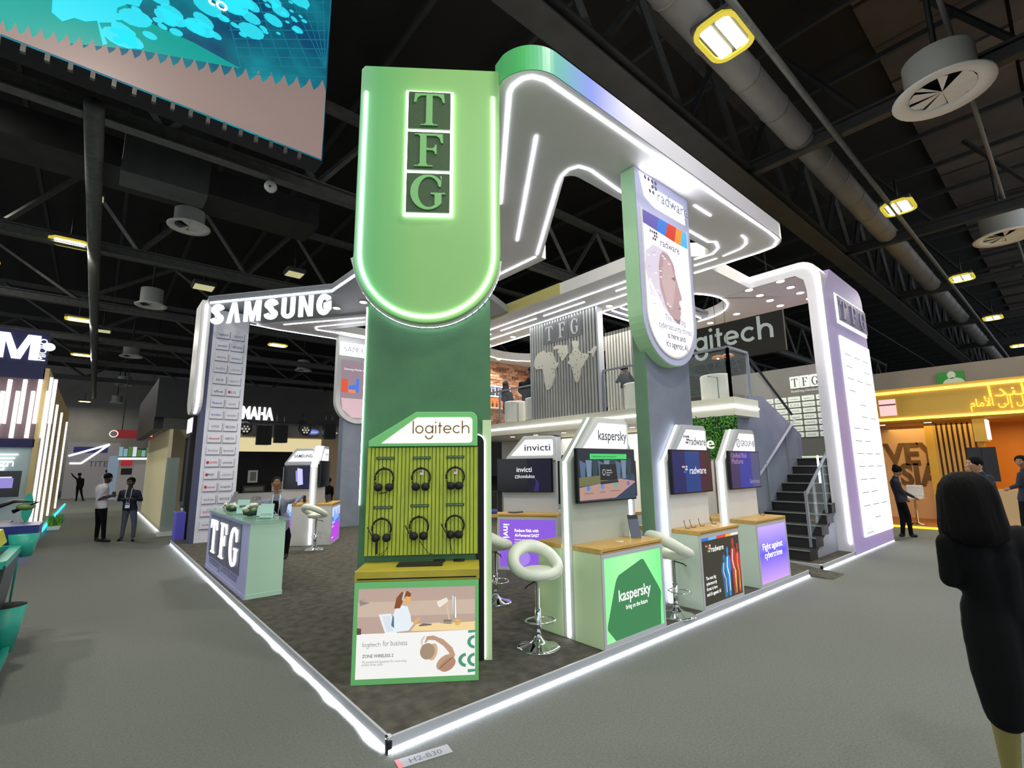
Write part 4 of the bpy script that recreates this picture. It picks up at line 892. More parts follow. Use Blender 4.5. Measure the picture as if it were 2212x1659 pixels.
# ------------------------------------------------------------------ bar stools
LEATH = mat('white_leather', 'e4ead8', .4, noise=.03, scale=6)
def stool(loc, rot, label, h=.7, swivel=True):
    t = thing('bar_stool', label, 'stool', loc, rot, group='white bar stools with open round backs')
    mb = MB(CHROME); mb.lathe((0, 0, 0), [(.215, 0), (.215, .008), (.19, .018), (.1, .04), (.05, .07), (.035, .1)], 28); part('base', mb, t)
    mb = MB(CHROME); mb.lathe((0, 0, .06), [(.03, 0), (.03, .3), (.022, .3), (.022, h-.12)], 16); part('column', mb, t)
    mb = MB(CHROME); mb.tube([(.15*math.cos(a), -.06+.11*math.sin(a), .26) for a in [2*math.pi*i/24 for i in range(24)]], .009, 8, closed=True); mb.cyl((0, -.02, .26), (0, .05, .26), .012); part('footrest', mb, t)
    mb = MB(BLACK); mb.tube([(-.02, 0, h-.09), (-.12, -.05, h-.11), (-.15, -.06, h-.13)], .007, 6); part('lever', mb, t)
    mb = MB(LEATH); mb.lathe((0, -.01, h-.06), [(.02, 0), (.16, .005), (.2, .04), (.195, .085), (.12, .105), (.02, .1)], 28, sx=1.0, sy=.95); part('seat', mb, t)
    pts = []
    for i in range(40):
        a = 2*math.pi*i/40; yy = .2*math.sin(a); k = (math.sin(a)+1)/2
        pts.append((.225*math.cos(a), yy+.02+.05*k, h+.0+.21*k**1.5))
    mb = MB(LEATH); mb.tube(pts, .058, 12, closed=True, rs=[.05+.018*((math.sin(2*math.pi*i/40)+1)/2) for i in range(40)]); part('back_ring', mb, t)
    return t
stool((1.845, .52, PZ), math.radians(-22), 'white bar stool with open round back beside the kaspersky poster')
stool((3.74, .16, PZ), math.radians(70), 'white bar stool standing between kaspersky and radware kiosks')
stool((2.2, 8.0, PZ), math.radians(115), 'white bar stool in front of the pink poster kiosk', h=.72)
q = P(1070, 1180, z=.8); stool((q.x, q.y, PZ), 1, 'white bar stool half hidden behind the corner pillar near the purple poster', h=.72)
# ------------------------------------------------------------------ radware sign pillar
t = thing('sign_pillar', 'slate pillar with hanging lit radware face banner under the canopy', 'pillar', (4.4, .6, PZ))
mb = MB(SLATE); mb.box(3.93, .5, PZ, 5.03, .7, RZ-.005); part('shaft', mb, t, world=True)
mb = MB(mat('shaft_side_green_cast', '688c6e', .6, noise=.1, scale=3)); mb.box(3.918, .5, PZ, 3.93, .7, RZ-.005); part('side_cast_sheet', mb, t, world=True)  # thin sheet carrying the green cast on the shaft's left face
fr = front((4.38, .35, 0))
def Ush(w, zb_, zt_, r=None):
    return [(-w, zt_), (-w, zb_+w*1.0)]+arc(0, zb_+w, w, 180, 360, 24)[1:-1]+[(w, zb_+w), (w, zt_)]
mb = MB(mat('sign_case_lilac', 'c4c4e6', .45)); mb.poly(Ush(.7, 3.2, RZ-.004), -.15, 0, fr); case = part('sign_case', mb, t, world=True)
mb = MB(mat('sign_side_green_cast', 'b0deac', .5, noise=.05, scale=2)); mb.ribbon(Ush(.7, 3.2, RZ-.01)[:16], .012, -.225, .0, fr); part('case_side', mb, t, world=True)  # green cast on the sign's left side put into its colour
mb = MB(mat('radware_face', 'eeeafc', .4, emit=1.25)); mb.poly(Ush(.585, 3.33, 5.36), .001, .008, fr); lbx = part('light_box', mb, t, world=True)
mb = MB(WHITE); mb.ribbon([(-.6, 5.38)]+Ush(.6, 3.315, 5.38)+[(.6, 5.38)], .025, .0, .016, fr); part('box_rim', mb, t, world=True)
mb = MB()
k = [.009]
def q(c, pts, s=.85): k[0] += .0003; mb.mat(glow(c, s)); mb.poly(pts, k[0], None, fr)
for i, (c, a, b) in enumerate((('6a5fae', -.58, -.2), ('3f7fd8', -.25, .02), ('d8402c', -.02, .3), ('f09a30', .22, .42), ('58b8ea', .38, .585))):
    q(c, [(a, 5.1), (b, 5.1), (b+.08 if i < 4 else b, 5.36), (a+.08 if i else a, 5.36)])
q('f2eefc', [(-.585, 5.16), (.585, 5.08), (.585, 5.0), (-.585, 5.0)], 1.1)
# translucent profile face turned to the right
q('d9cfdf', [(-.55, 4.75), (-.35, 4.9), (.0, 4.88), (.16, 4.72), (.1, 4.1), (-.1, 3.92), (-.5, 4.2), (-.58, 4.5)], .9)
face = [(-.12, 4.86), (.02, 4.84), (.12, 4.76), (.17, 4.66), (.175, 4.58), (.2, 4.52), (.24, 4.42), (.31, 4.26), (.31, 4.22), (.24, 4.19), (.235, 4.15), (.27, 4.1), (.275, 4.07), (.25, 4.05), (.265, 4.01), (.235, 3.96), (.24, 3.9), (.2, 3.83), (.1, 3.83), (-.02, 3.9), (-.14, 4.05), (-.25, 4.3), (-.25, 4.6), (-.2, 4.78)]
q('bf9ea2', face, .8)
q('cbaeae', [(-.1, 4.8), (.08, 4.74), (.12, 4.6), (.16, 4.45), (.1, 4.2), (0.02, 4.0), (-.1, 4.1), (-.2, 4.4)], .85)
q('8f6f78', [(.06, 4.5), (.16, 4.54), (.15, 4.47)], .6); q('9a6a6a', [(.2, 4.085), (.27, 4.075), (.2, 4.06)], .6)
rr = random.Random(5)
for i in range(26):
    a = rr.uniform(-.52, .0); b = rr.uniform(3.95, 4.8); q('f6f4ff' if i % 2 else 'b8a9bd', [(a, b), (a+.05, b+.005), (a+.05, b+.02), (a, b+.016)], 1.1)
q('f4f2ff', [(-.5, 4.35), (-.2, 4.0), (.15, 3.82), (.12, 3.8), (-.25, 3.95), (-.52, 4.3)], 1.15)
mb.mat(pt('4a4652')); mb.text('radware', -.18, 4.93, .16, k[0]+.001, fr, width=.5, bold=.0)
for i, s in enumerate(('The next big', 'cybersecurity threat', 'is here and', "it's agentic AI")): mb.text(s, .08, 3.83-i*.125, .125, k[0]+.001, fr, 'C', bold=-.004 if i < 2 else .012, sx=.84)
dots(mb, -.42, 4.93, .05, k[0]+.001, fr, ('7a7280', '7a7280', '3a3540', '2a2530', '7a4a50', '8a5a60', '6a6270', '3a3540'))
part('graphic', mb, t, world=True)
mb = MB(LED); mb.poly([(-.58, 5.93), (-.28, 5.93), (-.26, 5.8), (.55, 5.8), (.58, 5.5), (-.15, 5.5), (-.3, 5.52), (-.48, 5.6)], .0, .004, fr); part('halo_panel', mb, t, world=True)
mb = MB(pt('70707c')); mb.text('radware', .17, 5.58, .27, .04, fr, 'C', width=.8, depth=.01, bold=-.008); dots(mb, -.5, 5.6, .085, .04, fr, ('4a4a52',)*8); part('lettering', mb, t, world=True)
# samsung hanging sign far side
t = thing('hanging_sign', 'rounded SAMSUNG hanging light box with phone picture on slate pillar', 'sign', (4.5, 11.6, 3.2))
fr = front((4.53, 11.55, 0))
mb = MB(WHITE); mb.poly(Ush(.72, 3.22, RZ-.004), -.2, 0, fr); part('case', mb, t, world=True)
mb = MB(glow('a08a96', .8)); mb.poly(Ush(.58, 3.36, 5.2), .001, .006, fr); mb.mat(glow('d6b4bc', .9)); mb.poly([(-.55, 4.0), (.58, 4.0), (.5, 3.6), (.2, 3.4), (-.2, 3.4), (-.5, 3.65)], .0065, None, fr)
mb.mat(glow('e0563a', .9)); mb.box(-.57, 4.18, .007, -.36, 4.6, .008, fr); mb.mat(glow('4a7ae0', .9)); mb.poly([(-.33, 4.2), (.0, 4.2), (.0, 4.65), (-.1, 4.65), (-.1, 4.45), (-.33, 4.4)], .007, None, fr); mb.mat(glow('f08a50', .9)); mb.box(-.33, 4.18, .0075, -.1, 4.28, .0085, fr); mb.mat(glow('ffffff', 1)); mb.text('Samsung Mobile Solutions', -.5, 4.9, .09, .008, fr); part('light_box', mb, t, world=True)
mb = MB(LED); mb.box(-.66, 5.36, 0, .66, 5.78, .004, fr); mb.mat(pt('55585e')); mb.text('SAMSUNG', 0, 5.47, .26, .03, fr, 'C', width=1.1, depth=.01); part('lettering', mb, t, world=True)
mb = MB(SLATE); mb.box(4.1, 11.6, PZ, 5.0, 11.95, 3.4); part('shaft', mb, t, world=True)
# ------------------------------------------------------------------ brand logo column (left)
t = thing('logo_column', 'tall pale column covered with two rows of raised brand name plates', 'column', (.75, 11.2, PZ))
mb = MB(mat('column_lilac', 'dcdde8', .5, noise=.03, scale=2)); mb.box(.35, 11.0, PZ, 1.17, 11.3, RZ-.005); part('shaft', mb, t, world=True)
mb = MB(mat('navy_side', '454b6a', .5)); mb.box(.24, 11.0, PZ, .349, 11.35, RZ-.005); part('dark_side', mb, t, world=True)
names = [('logitech', '4a4c58'), ('logitech', '7a7c88'), ('tenable', '55585e'), ('NETGEAR', '3a3c48'), ('viewsonic', 'c0404a'), ('hikvision', '4a5aa0'), ('trellix', '8a8c98'), ('vertiv', '8a8c98'), ('ASUS', '34363e'), ('logitech G', '8a8c98'), ('alhua', '3a3c48'), ('LG', 'a8304a'), ('Panasonic', '3a44a0'), ('acer', '7a8a78'), ('brother', '34449a'), ('schneider', '7a8a80'), ('V7OP', '5a5a60'), ('BELDEN', '2c3488'), ('Honeywell', 'b83a4a'), ('VERTIV', '4a4a52'), ('fortinet', '8a8c98'), ('barracuda', '6a6c88'), ('HUAWEI', 'b84a50'), ('commvault', '5a5c66'), ('PNY', '34343a'), ('eaton', '9a9ca8'), ('lenovo', 'c03040'), ('forcepoint', '4a4c58'), ('netskope', '8a8c98'), ('GROUP-IB', '4a4c52'), ('SOLARWINDS', 'c8485a'), ('radware', '6a6c78'), ('aver', '8a8c98'), ('dell', '6a6c78'), ('kaspersky', '7a7c82'), ('sophos', '6a6c78')]
fr = front((.35, 10.998, 0))
for i, (nm, c) in enumerate(names):
    r, cc = divmod(i, 2); zb_ = 5.22-r*.3
    if zb_ < .3: break
    a = .09+cc*.34
    mb = MB(MATS['column_lilac']); mb.box(a, zb_, .001, a+.29, zb_+.19, .022, fr); mb.mat(pt('6a6c7a')); mb.box(a, zb_-.014, .0, a+.29, zb_, .02, fr); mb.box(a+.29, zb_-.014, 0, a+.302, zb_+.19, .02, fr)
    mb.mat(pt(c)); mb.text(nm, a+.145, zb_+.07, .085, .0235, fr, 'C', width=min(.22, .035*len(nm)+.03), bold=.012)
    if nm in ('LG', 'lenovo', 'HUAWEI', 'PNY'): mb.mat(pt('b8304a')); mb.poly(ell(a+.05, zb_+.1, .03, .04), .0235, .024, fr)
    part('name_plate', mb, t, world=True)
# ------------------------------------------------------------------ TFG reception counter
t = thing('reception_counter', 'green and lilac tinted reception counter with tall glowing TFG letters', 'counter', (.3, 5.9, PZ))
mb = MB(mat('counter_green_cast', 'c4ead0', .42, noise=.04, scale=2)); mb.box(.085, 4.43, PZ+.03, .55, 7.45, 1.1); mb.mat(mat('counter_lilac_cast', 'b4b8e6', .42, noise=.05, scale=1)); mb.box(.07, 4.43, PZ+.03, .085, 7.45, 1.1); part('body', mb, t, world=True, bevel=.004)  # green and lilac cast painted into the two face colours
mb = MB(mat('counter_lilac_cast')if False else MATS['counter_lilac_cast']); mb.box(.065, 4.425, PZ+.002, .085, 7.455, PZ+.06); mb.mat(MATS['counter_green_cast']); mb.box(.085, 4.425, PZ+.002, .555, 7.455, PZ+.06); part('kick_board', mb, t, world=True)
mb = MB(mat('counter_glass', 'a9cfc4', .06, alpha=.45)); mb.box(.03, 4.38, 1.115, .6, 7.5, 1.135); part('glass_top', mb, t, world=True)
mb = MB(CHROME)
for x_, y_ in ((.12, 4.5), (.5, 4.5), (.12, 7.35), (.5, 7.35), (.12, 5.9)): mb.lathe((x_, y_, 1.1), [(.02, 0), (.02, .016)], 12)
part('standoffs', mb, t, world=True)
fr = sideL((.07, 7.45, 0))
tp = mat('tile_slate', '646a80', .35, noise=.15, scale=4)
for i, ch in enumerate('TFG'):
    a = .28+i*.79
    mb = MB(tp); mb.box(a, .36, .0, a+.77, 1.06, .012, fr); tl = part('letter_tile', mb, t, world=True)
    mb = MB(mat('letter_glow', 'ffffff', .4, emit=1.6)); serif_text(mb, ch, a+.1, .44, .56, .54, 0, .012, .03, fr); part('letter', mb, tl, world=True)
mb = MB(pt('5f638c')); mb.text('Redefining Distribution', .33, .24, .19, .002, fr, width=2.2, shear=.15); part('slogan', mb, t, world=True)
# things on the counter
def flowers(p, label, s=1):
    t = thing('flower_bowl', label, 'flowers', p); r_ = random.Random(int(p[1]*10))
    mb = MB(pt('1f3a22')); mb.lathe((0, 0, 0), [(.05*s, 0), (.1*s, .02), (.11*s, .06*s), (.07*s, .09*s)], 16); part('greenery', mb, t)
    for i in range(14):
        a = r_.uniform(0, 6.28); b = r_.uniform(.2, 1); mb = MB(pt('dfe4d4' if i % 3 else '7f9a6a')); c = Vector((.12*s*b*math.cos(a), .12*s*b*math.sin(a), .05*s+.09*s*(1.1-b)))
        mb.ball(c, .032*s, 8, 6, (1, 1, .7)); part('blossom', mb, t)
flowers((.3, 5.3, 1.136), 'low bowl of white flowers by the corner of the reception counter', 1.3)
flowers((.25, 6.45, 1.136), 'white flower bowl in the middle of the reception counter', 1.0)
flowers((.3, 7.25, 1.136), 'dark leafy flower bowl at the far end of the reception counter', .7)
t = thing('tablet_stand', 'grey tilted tablet stand at the far end of the reception counter', 'tablet', (.3, 6.85, 1.136))
mb = MB(DARK); mb.lathe((0, 0, 0), [(.08, 0), (.08, .01)], 16); part('base', mb, t)
mb = MB(STEEL); mb.cyl((0, 0, .01), (.04, .0, .16), .01); part('stem', mb, t)
mb = MB(pt('6f747a')); mb.box(-.13, 0, 0, .13, .26, .012, Fr((.0, .1, .06), -Y, Vector((.35, 0, 1)))); part('tablet', mb, t)
def acrylic(p, w, h, label, txt=''):
    t = thing('acrylic_holder', label, 'sign holder', p); F_ = Fr((0, 0, 0), Vector((.75, -.66, 0)), Vector((.1, .12, 1)))
    mb = MB(mat('mint_acrylic', 'c0e8dc', .15, alpha=.8)); mb.box(-w/2, 0, 0, w/2, h, .008, F_); part('face', mb, t)
    mb = MB(pt('4f7a74')); mb.text(txt, 0, h*.12, .05, .009, F_, 'C', width=w*.8) if txt else mb.box(-w*.3, h*.4, .008, w*.3, h*.6, .009, F_); part('print', mb, t)
    mb = MB(MATS['mint_acrylic']); mb.box(-w/2, -.005, 0, w/2, .0, .1, F_); part('foot', mb, t)
acrylic((.36, 4.75, 1.14), .2, .2, 'mint acrylic sign holder reading RECEPTION on the counter', 'RECEPTION')
acrylic((.25, 5.75, 1.14), .2, .22, 'blue tinted tilted leaflet holder on the reception counter')
acrylic((.4, 5.05, 1.14), .22, .12, 'small clear card box with blue cards on the reception counter')
# ================================================================== right TFG column with its curved top
LIL_CAST = mat('column_violet_cast', 'c6b2f0', .42, noise=.05, scale=1)  # purple cast put into the column face colour
CX0, CX1 = 9.95, 12.87
t = thing('entrance_column', 'wide lilac tinted column with TFG sign and tall white lit logo panel beside stairs', 'column', (11.4, .15, 0))
prof = [(0, 0), (.0, 5.55)]+arc(.42, 5.85, .42, 180, 90, 6)+[(1.6, 6.27), (1.6, 5.985), (.5, 5.985), (.34, 5.85), (.3, 5.6), (.3, 0)]
fy = Fr((CX0-.03, 0, 0), Y, Z)
mb = MB(mat('column_pale', 'dcdae2', .45)); mb.poly(prof, 0.0, .4, fy); part('curved_edge', mb, t, world=True)
ff = front((0, 0, 0))
mb = MB(LIL_CAST); mb.poly([(CX0+.002, 0), (CX1, 0), (CX1, 5.6)]+arc(CX1-.35, 5.75, .35, 0, 90, 6)+[(CX0+.6, 6.15), (CX0+.002, 5.5)], -.3, .004, ff); part('face_board', mb, t, world=True)
mb = MB(LED); mb.ribbon([(.06, .25), (.06, 5.55)]+arc(.42, 5.85, .34, 180, 90, 6)+[(1.5, 6.19)], .032, -.016, .0, fy); part('edge_light', mb, t, world=True)
# the strip faces -x: frame normal is +x, so keep it proud on the other side
mb = MB(glow('fbfbff', 1.9)); mb.box(10.63, .31, .004, 12.84, 4.62, .03, ff); lb_ = part('light_box', mb, t, world=True)
rr = random.Random(11)
mb = MB(pt('9a9aa6'))
for j in range(15):
    for i in range(3):
        if rr.random() < .25: continue
        a = 10.78+i*.68; b = 4.25-j*.275
        mb.text(rr.choice(('logitech', 'ASUS', 'dell', 'acer', 'LG', 'huawei', 'hp', 'belden', 'canon', 'poly')), a+.22, b+.05, .11, .0305, ff, 'C', width=rr.uniform(.2, .4)); mb.box(a, b-.03, .03, a+.46, b-.012, .032, ff)
part('logo_print', mb, t, world=True)
for i, ch in enumerate('TFG'):
    a = 10.72+i*.72
    mb = MB(mat('halo_violet', 'f0e8ff', .4, emit=4)); mb.box(a-.06, 4.92, .004, a+.74, 5.62, .012, ff); tl = part('letter_tile', mb, t, world=True)
    mb = MB(mat('tile_violet', '5d5678', .4)); mb.box(a, 4.98, .03, a+.68, 5.56, .05, ff); part('tile_face', mb, tl, world=True)
    mb = MB(mat('letter_violet', 'b09fd8', .45)); serif_text(mb, ch, a+.12, 5.05, .44, .44, 0, .05, .065, ff); part('letter', mb, tl, world=True)
# ================================================================== stairs
t = thing('staircase', 'black staircase with steel nosings, glass and rails rising behind the lilac column', 'stairs', (9.9, .9, PZ))
TREAD = mat('tread_black', '1d1e1e', .6, noise=.15, scale=5)
NOSE = mat('nosing_steel', '9aa09e', .35, .4)
RISE, RUN, SX0, SY0, SY1 = .186, .355, 8.3, .25, 1.42
for i in range(10):
    z = PZ+RISE*(i+1); x0 = SX0+RUN*i
    mb = MB(TREAD); mb.box(x0, SY0, PZ+.001 if i == 0 else z-RISE, x0+RUN+.03, SY1, z-.012); mb.box(x0-.02, SY0-.01, z-.012, x0+RUN, SY1+.01, z); st = part('step', mb, t, world=True)
    mb = MB(NOSE); mb.box(x0-.028, SY0-.012, z-.016, x0-.018, SY1+.012, z+.004); part('nosing', mb, st, world=True)
LZ = PZ+RISE*10; LX = SX0+RUN*10
mb = MB(TREAD); mb.box(LX, SY0, LZ-.1, 12.2, 2.7, LZ); part('landing', mb, t, world=True)
mb = MB(glow('cfe0c0', .8)); mb.box(LX-.02, SY0+.3, LZ-.0, LX+.02, SY1, LZ+.05); part('landing_light', mb, t, world=True)
mb = MB(mat('stringer_grey', '8e9099', .5)); mb.poly([(SX0+.36, PZ), (LX, PZ), (LX, LZ-.16), (SX0+.36, PZ+.05)], -.03, .03, front((0, SY0+.06, 0))); part('stringer', mb, t, world=True)
for i in range(6):
    z = LZ+(3.17-LZ)/6*(i+1); x0 = LX-(i+1)*.38
    mb = MB(TREAD); mb.box(x0, 1.5, z-.3, x0+.4, 2.65, z); st = part('step', mb, t, world=True)
    mb = MB(NOSE); mb.box(x0+.39, 1.49, z-.012, x0+.41, 2.66, z+.004); part('nosing', mb, st, world=True)
mb = MB(SLATE); mb.poly([(8.0, PZ), (8.0, 2.79), (9.05, 2.79), (9.05, 3.3), (9.8, 3.36), (LX+.1, 2.55), (LX+.1, 2.05), (10.3, PZ+1.1), (9.4, PZ+.6), (9.0, PZ)], 0, .05, front((0, 1.47, 0))); part('flight_wall', mb, t, world=True)
def rail(mb, pts, r=.026): mb.tube(pts, r, 4, smooth=False)
def rz(x): return PZ+(x-SX0)/RUN*RISE
for y_, nm in ((SY0+.08, 'handrail'), (SY1-.02, 'handrail')):
    mb = MB(RAILM); rail(mb, [(SX0+.33, y_, rz(SX0)+1.14), (LX-.2, y_, rz(LX)+1.0)], .035); part(nm, mb, t, world=True)
    for x_ in (SX0+.34, SX0+1.35, SX0+2.6):
        mb = MB(RAILM); mb.box(x_-.03, y_-.02, rz(x_)+.02, x_+.03, y_+.02, rz(x_)+1.04); part('rail_post', mb, t, world=True)
    mb = MB(GLASS); mb.poly([(SX0+.4, rz(SX0+.4)+.2), (LX-.3, rz(LX-.3)+.2), (LX-.3, rz(LX-.3)+.9), (SX0+.4, rz(SX0+.4)+.95)], -.006, .006, front((0, y_, 0))); part('glass_pane', mb, t, world=True)
mb = MB(mat('rail_dark', '2c3436', .5)); rail(mb, [(8.1, 1.52, 4.25), (9.2, 1.52, 4.3), (9.65, 1.52, 4.2), (LX-.1, 1.52, LZ+1.1)], .035); part('upper_handrail', mb, t, world=True)
mb = MB(GLASS); mb.poly([(9.3, 3.3), (LX-.2, 2.3), (LX-.2, 3.0), (9.4, 4.15)], -.006, .006, front((0, 1.53, 0))); part('glass_pane', mb, t, world=True)
mb = MB(LED); mb.box(10.75, .72, .95, 10.78, .75, 2.0); part('under_light', mb, t, world=True)
# brand wall behind the stairs (faces -x)
t = thing('brand_wall', 'dark wall with TFG logo and pale brand plates behind the staircase', 'wall panel', (12.15, 1.8, 1))
mb = MB(mat('brand_wall_dark', '5c5c56', .6, noise=.1, scale=2)); mb.box(12.1, .35, LZ+.001, 12.2, 3.4, 4.33); part('board', mb, t, world=True)
fx = sideL((12.1, 0, 0))
for i, ch in enumerate('TFG'):
    a = -1.6+i*.235
    mb = MB(pt('d8e4d6')); mb.poly(rrect(a, 3.76, a+.225, 4.07, .015), .0, .012, fx); tl = part('logo_tile', mb, t, world=True)
    mb = MB(pt('38403c')); serif_text(mb, ch, a+.035, 3.8, .155, .22, 0, .012, .015, fx); part('letter', mb, tl, world=True)
mb = MB(pt('c8cbc4')); mb.text('Redefining Distribution', -1.6, 3.66, .085, .002, fx, width=.7, shear=.2, bold=.01); part('slogan', mb, t, world=True)
for r in range(7):
    for c in range(6):
        a = -2.35+c*.33; b = 3.42-r*.155
        if a+.29 > -.4: continue
        mb = MB(pt('d0dccf')); mb.poly(rrect(a, b, a+.29, b+.125, .02, 3), 0, .02, fx); mb.mat(pt('6a726c')); mb.text(names[(r*5+c*3) % len(names)][0], a+.145, b+.04, .055, .021, fx, 'C', width=.2, bold=.01); part('name_plate', mb, t, world=True)
# ================================================================== mezzanine
MZ0, MZ1 = 2.8, 3.17
t = thing('mezzanine', 'cream upper storey floor with glowing line along its edge', 'mezzanine', (10, 6, MZ0))
CREAM = mat('cream_laminate', 'ecead4', .45, noise=.03, scale=1)
mb = MB(CREAM); mb.poly([(7.95, 1.2), (9.05, 1.2), (9.05, 2.72), (12.2, 2.72), (12.2, 11.9), (7.95, 11.9)], MZ0, MZ1); part('floor_slab', mb, t, world=True)
mb = MB(LED); mb.box(7.935, 1.2, 2.972, 7.949, 11.9, 2.996); part('edge_light', mb, t, world=True)
mb = MB(LED); mb.box(7.95, 1.185, 2.972, 9.05, 1.199, 2.996); part('edge_light', mb, t, world=True)
for x, y in ((8.7, 8.9), (8.7, 7.8), (8.7, 6.6), (8.7, 5.4), (9.6, 8.3), (9.6, 6.2), (8.7, 4.2), (9.6, 3.8), (8.5, 3.0), (10.4, 5)): downlight(t, (x, y, MZ0), .07)
for x, y in ((8.2, 10.9), (11.8, 11.5), (11.9, 6.0)):
    mb = MB(SLATE); mb.box(x, y, PZ, x+.3, y+.3, MZ0); part('post', mb, t, world=True)
area('mezzanine_downlight', (9.6, 6, 2.75), 150, 2.4, (1, .93, .82), sy=5)
area('lounge_light', (10.2, 7, 5.85), 110, 2.0, (1, .93, .84), sy=5)
# ground floor room under it
t = thing('meeting_room_wall', 'pale grey partition under the upper storey with shelf niches', 'partition', (11, 7, PZ))
mb = MB(WHITE); mb.box(10.6, 3.1, PZ, 10.75, 11.8, MZ0-.01); part('partition', mb, t, world=True)
fx = sideL((10.6, 0, 0))
orange = glow('f0a030', 1.0)
for k_, (a, b) in enumerate(((-9.3, 1.5), (-4.6, 1.6), (-7.0, 1.6))):
    mb = MB(DARK); mb.box(a, b, 0, a+1.0, b+.7, .02, fx); nc = part('niche', mb, t, world=True)
    for i in range(7):
        mb = MB(orange); mb.box(0, -.014, .0, .8, .014, .01, Fr(fx.p(a+.1+i*.13, b+.03, .021), Vector((0, -.5, .8)), X.cross(Vector((0, -.5, .8))))); part('lit_slat', mb, nc, world=True)
    mb = MB(CREAM); mb.box(a-.1, b-.06, 0, a+1.1, b-.02, .25, fx); part('shelf', mb, t, world=True)
mb = MB(SLATE); mb.box(9.2, 7.6, PZ, 9.6, 8.0, MZ0-.01); part('square_post', mb, t, world=True)
mb = MB(glow('f6b060', .9)); mb.box(10.58, 3.6, 2.35, 10.6, 5.2, 2.5); part('warm_strip', mb, t, world=True)
# desk with monitor glimpsed beside the pillar
q = P(1082, 1118, z=.86)
t = thing('side_desk', 'oak desk glimpsed between the corner pillar and the invicti kiosk', 'desk', (q.x+.3, q.y+.7, PZ), ri)
mb = MB(KTOP); mb.box(-1.1, -.1, .70, .25, .5, .76); part('desk_top', mb, t)
for a in (-1.05, .15): mb = MB(WHITE); mb.box(a, -.05, .001, a+.05, .45, .70); part('leg', mb, t)
dq = Vector((q.x+.3, q.y+.7, PZ))
t = thing('computer_monitor', 'black computer monitor on the oak desk beside the pillar', 'monitor', onk(dq, ri, (-.2, .2, .76)), ri)
mb = MB(BLACK); mb.box(-.3, 0, .1, .28, .03, .46); part('screen', mb, t, bevel=.006)
mb = MB(DARK); mb.cyl((0, .03, 0), (0, .03, .2), .02); mb.box(-.1, -.06, 0, .1, .1, .01); part('stand', mb, t)
mb = MB(pt('2f4a9a')); c = onk(dq, ri, (.05, .05, .761)); mb.lathe(c, [(.07, 0), (.08, .05), (.07, .09)], 12); single('cup_box', mb, 'small blue tub on the oak desk by the monitor', 'tub')
# plant wall with radware letters
t = thing('plant_wall', 'rectangular green plant wall with white radware letters under the upper storey', 'plant wall', (7.95, 2, 1.9))
fx = sideL((8.0, 0, 0))
mb = MB(pt('24401c')); mb.box(-3.3, 1.95, 0, -1.2, 2.795, .04, fx); part('backing', mb, t, world=True)
mb = MB(); r_ = random.Random(2)
gm = [mat('leaf_%d' % i, c, .55) for i, c in enumerate(('3f8a2a', '2f6f20', '57a83a', '78b84a'))]
for i in range(2600):
    a = r_.uniform(-3.3, -1.2); b = r_.uniform(1.93, 2.78); c = r_.uniform(.04, .1); an = r_.uniform(0, 6.28); l = r_.uniform(.05, .09)
    mb.mat(gm[i % 4]); d = Vector((math.cos(an), math.sin(an))); n_ = Vector((-d.y, d.x))*.013
    p0, p1, p2, p3 = fx.p(a, b, c), fx.p(a+d.x*l*.5+n_.x, b+d.y*l*.5+n_.y, c+.03), fx.p(a+d.x*l, b+d.y*l-.01, c+.01), fx.p(a+d.x*l*.5-n_.x, b+d.y*l*.5-n_.y, c+.02)
    mb.add([p0, p1, p2, p3], [(0, 1, 2, 3)])
part('foliage', mb, t, world=True, kind='stuff')
mb = MB(glow('f4f6f2', 1.0)); mb.text('radware', -2.9, 2.15, .36, .12, fx, width=1.25, depth=.015); part('lettering', mb, t, world=True)
# slat feature wall with maps
t = thing('slat_wall', 'grey vertical slat wall with TFG letters and cream Africa and India maps', 'feature wall', (8.05, 5.9, MZ1))
fx = sideL((7.99, 0, 0))
SW = mat('slat_grey', 'b4b5ae', .5, noise=.12, scale=3, stretch=(1, 1, .2)); SWD = mat('slat_gap', '2f302f', .8)
mb = MB(SWD); mb.box(-7.14, MZ1+.001, -.16, -4.6, RZ-.004, -.05, fx); part('backing', mb, t, world=True)
for s0_, s1_ in ((-7.18, -7.14), (-4.64, -4.58)): mb = MB(GREYP); mb.box(s0_, MZ1+.001, -.18, s1_, RZ-.004, .03, fx); part('end_board', mb, t, world=True)
n_s = 23
for i in range(n_s):
    a = -7.12+i*(2.46/n_s); mb = MB(SW); mb.box(a, MZ1+.002, -.04, a+.066, RZ-.005, .02, fx); part('slat', mb, t, world=True)
for i, ch in enumerate('TFG'):
    wa_ = -P(1176, 722, x=7.99).y; wb_ = -P(1258, 690, x=7.99).y; w_ = (wb_-wa_)/3; a = wa_+i*w_
    mb = MB(pt('7c7d7b')); mb.box(a, 5.3, .02, a+w_-.02, 5.88, .032, fx); tl = part('letter_tile', mb, t, world=True)
    mb = MB(pt('e4e6e2')); serif_text(mb, ch, a+w_*.18, 5.38, w_*.6, .42, 0, .032, .05, fx); part('letter', mb, tl, world=True)
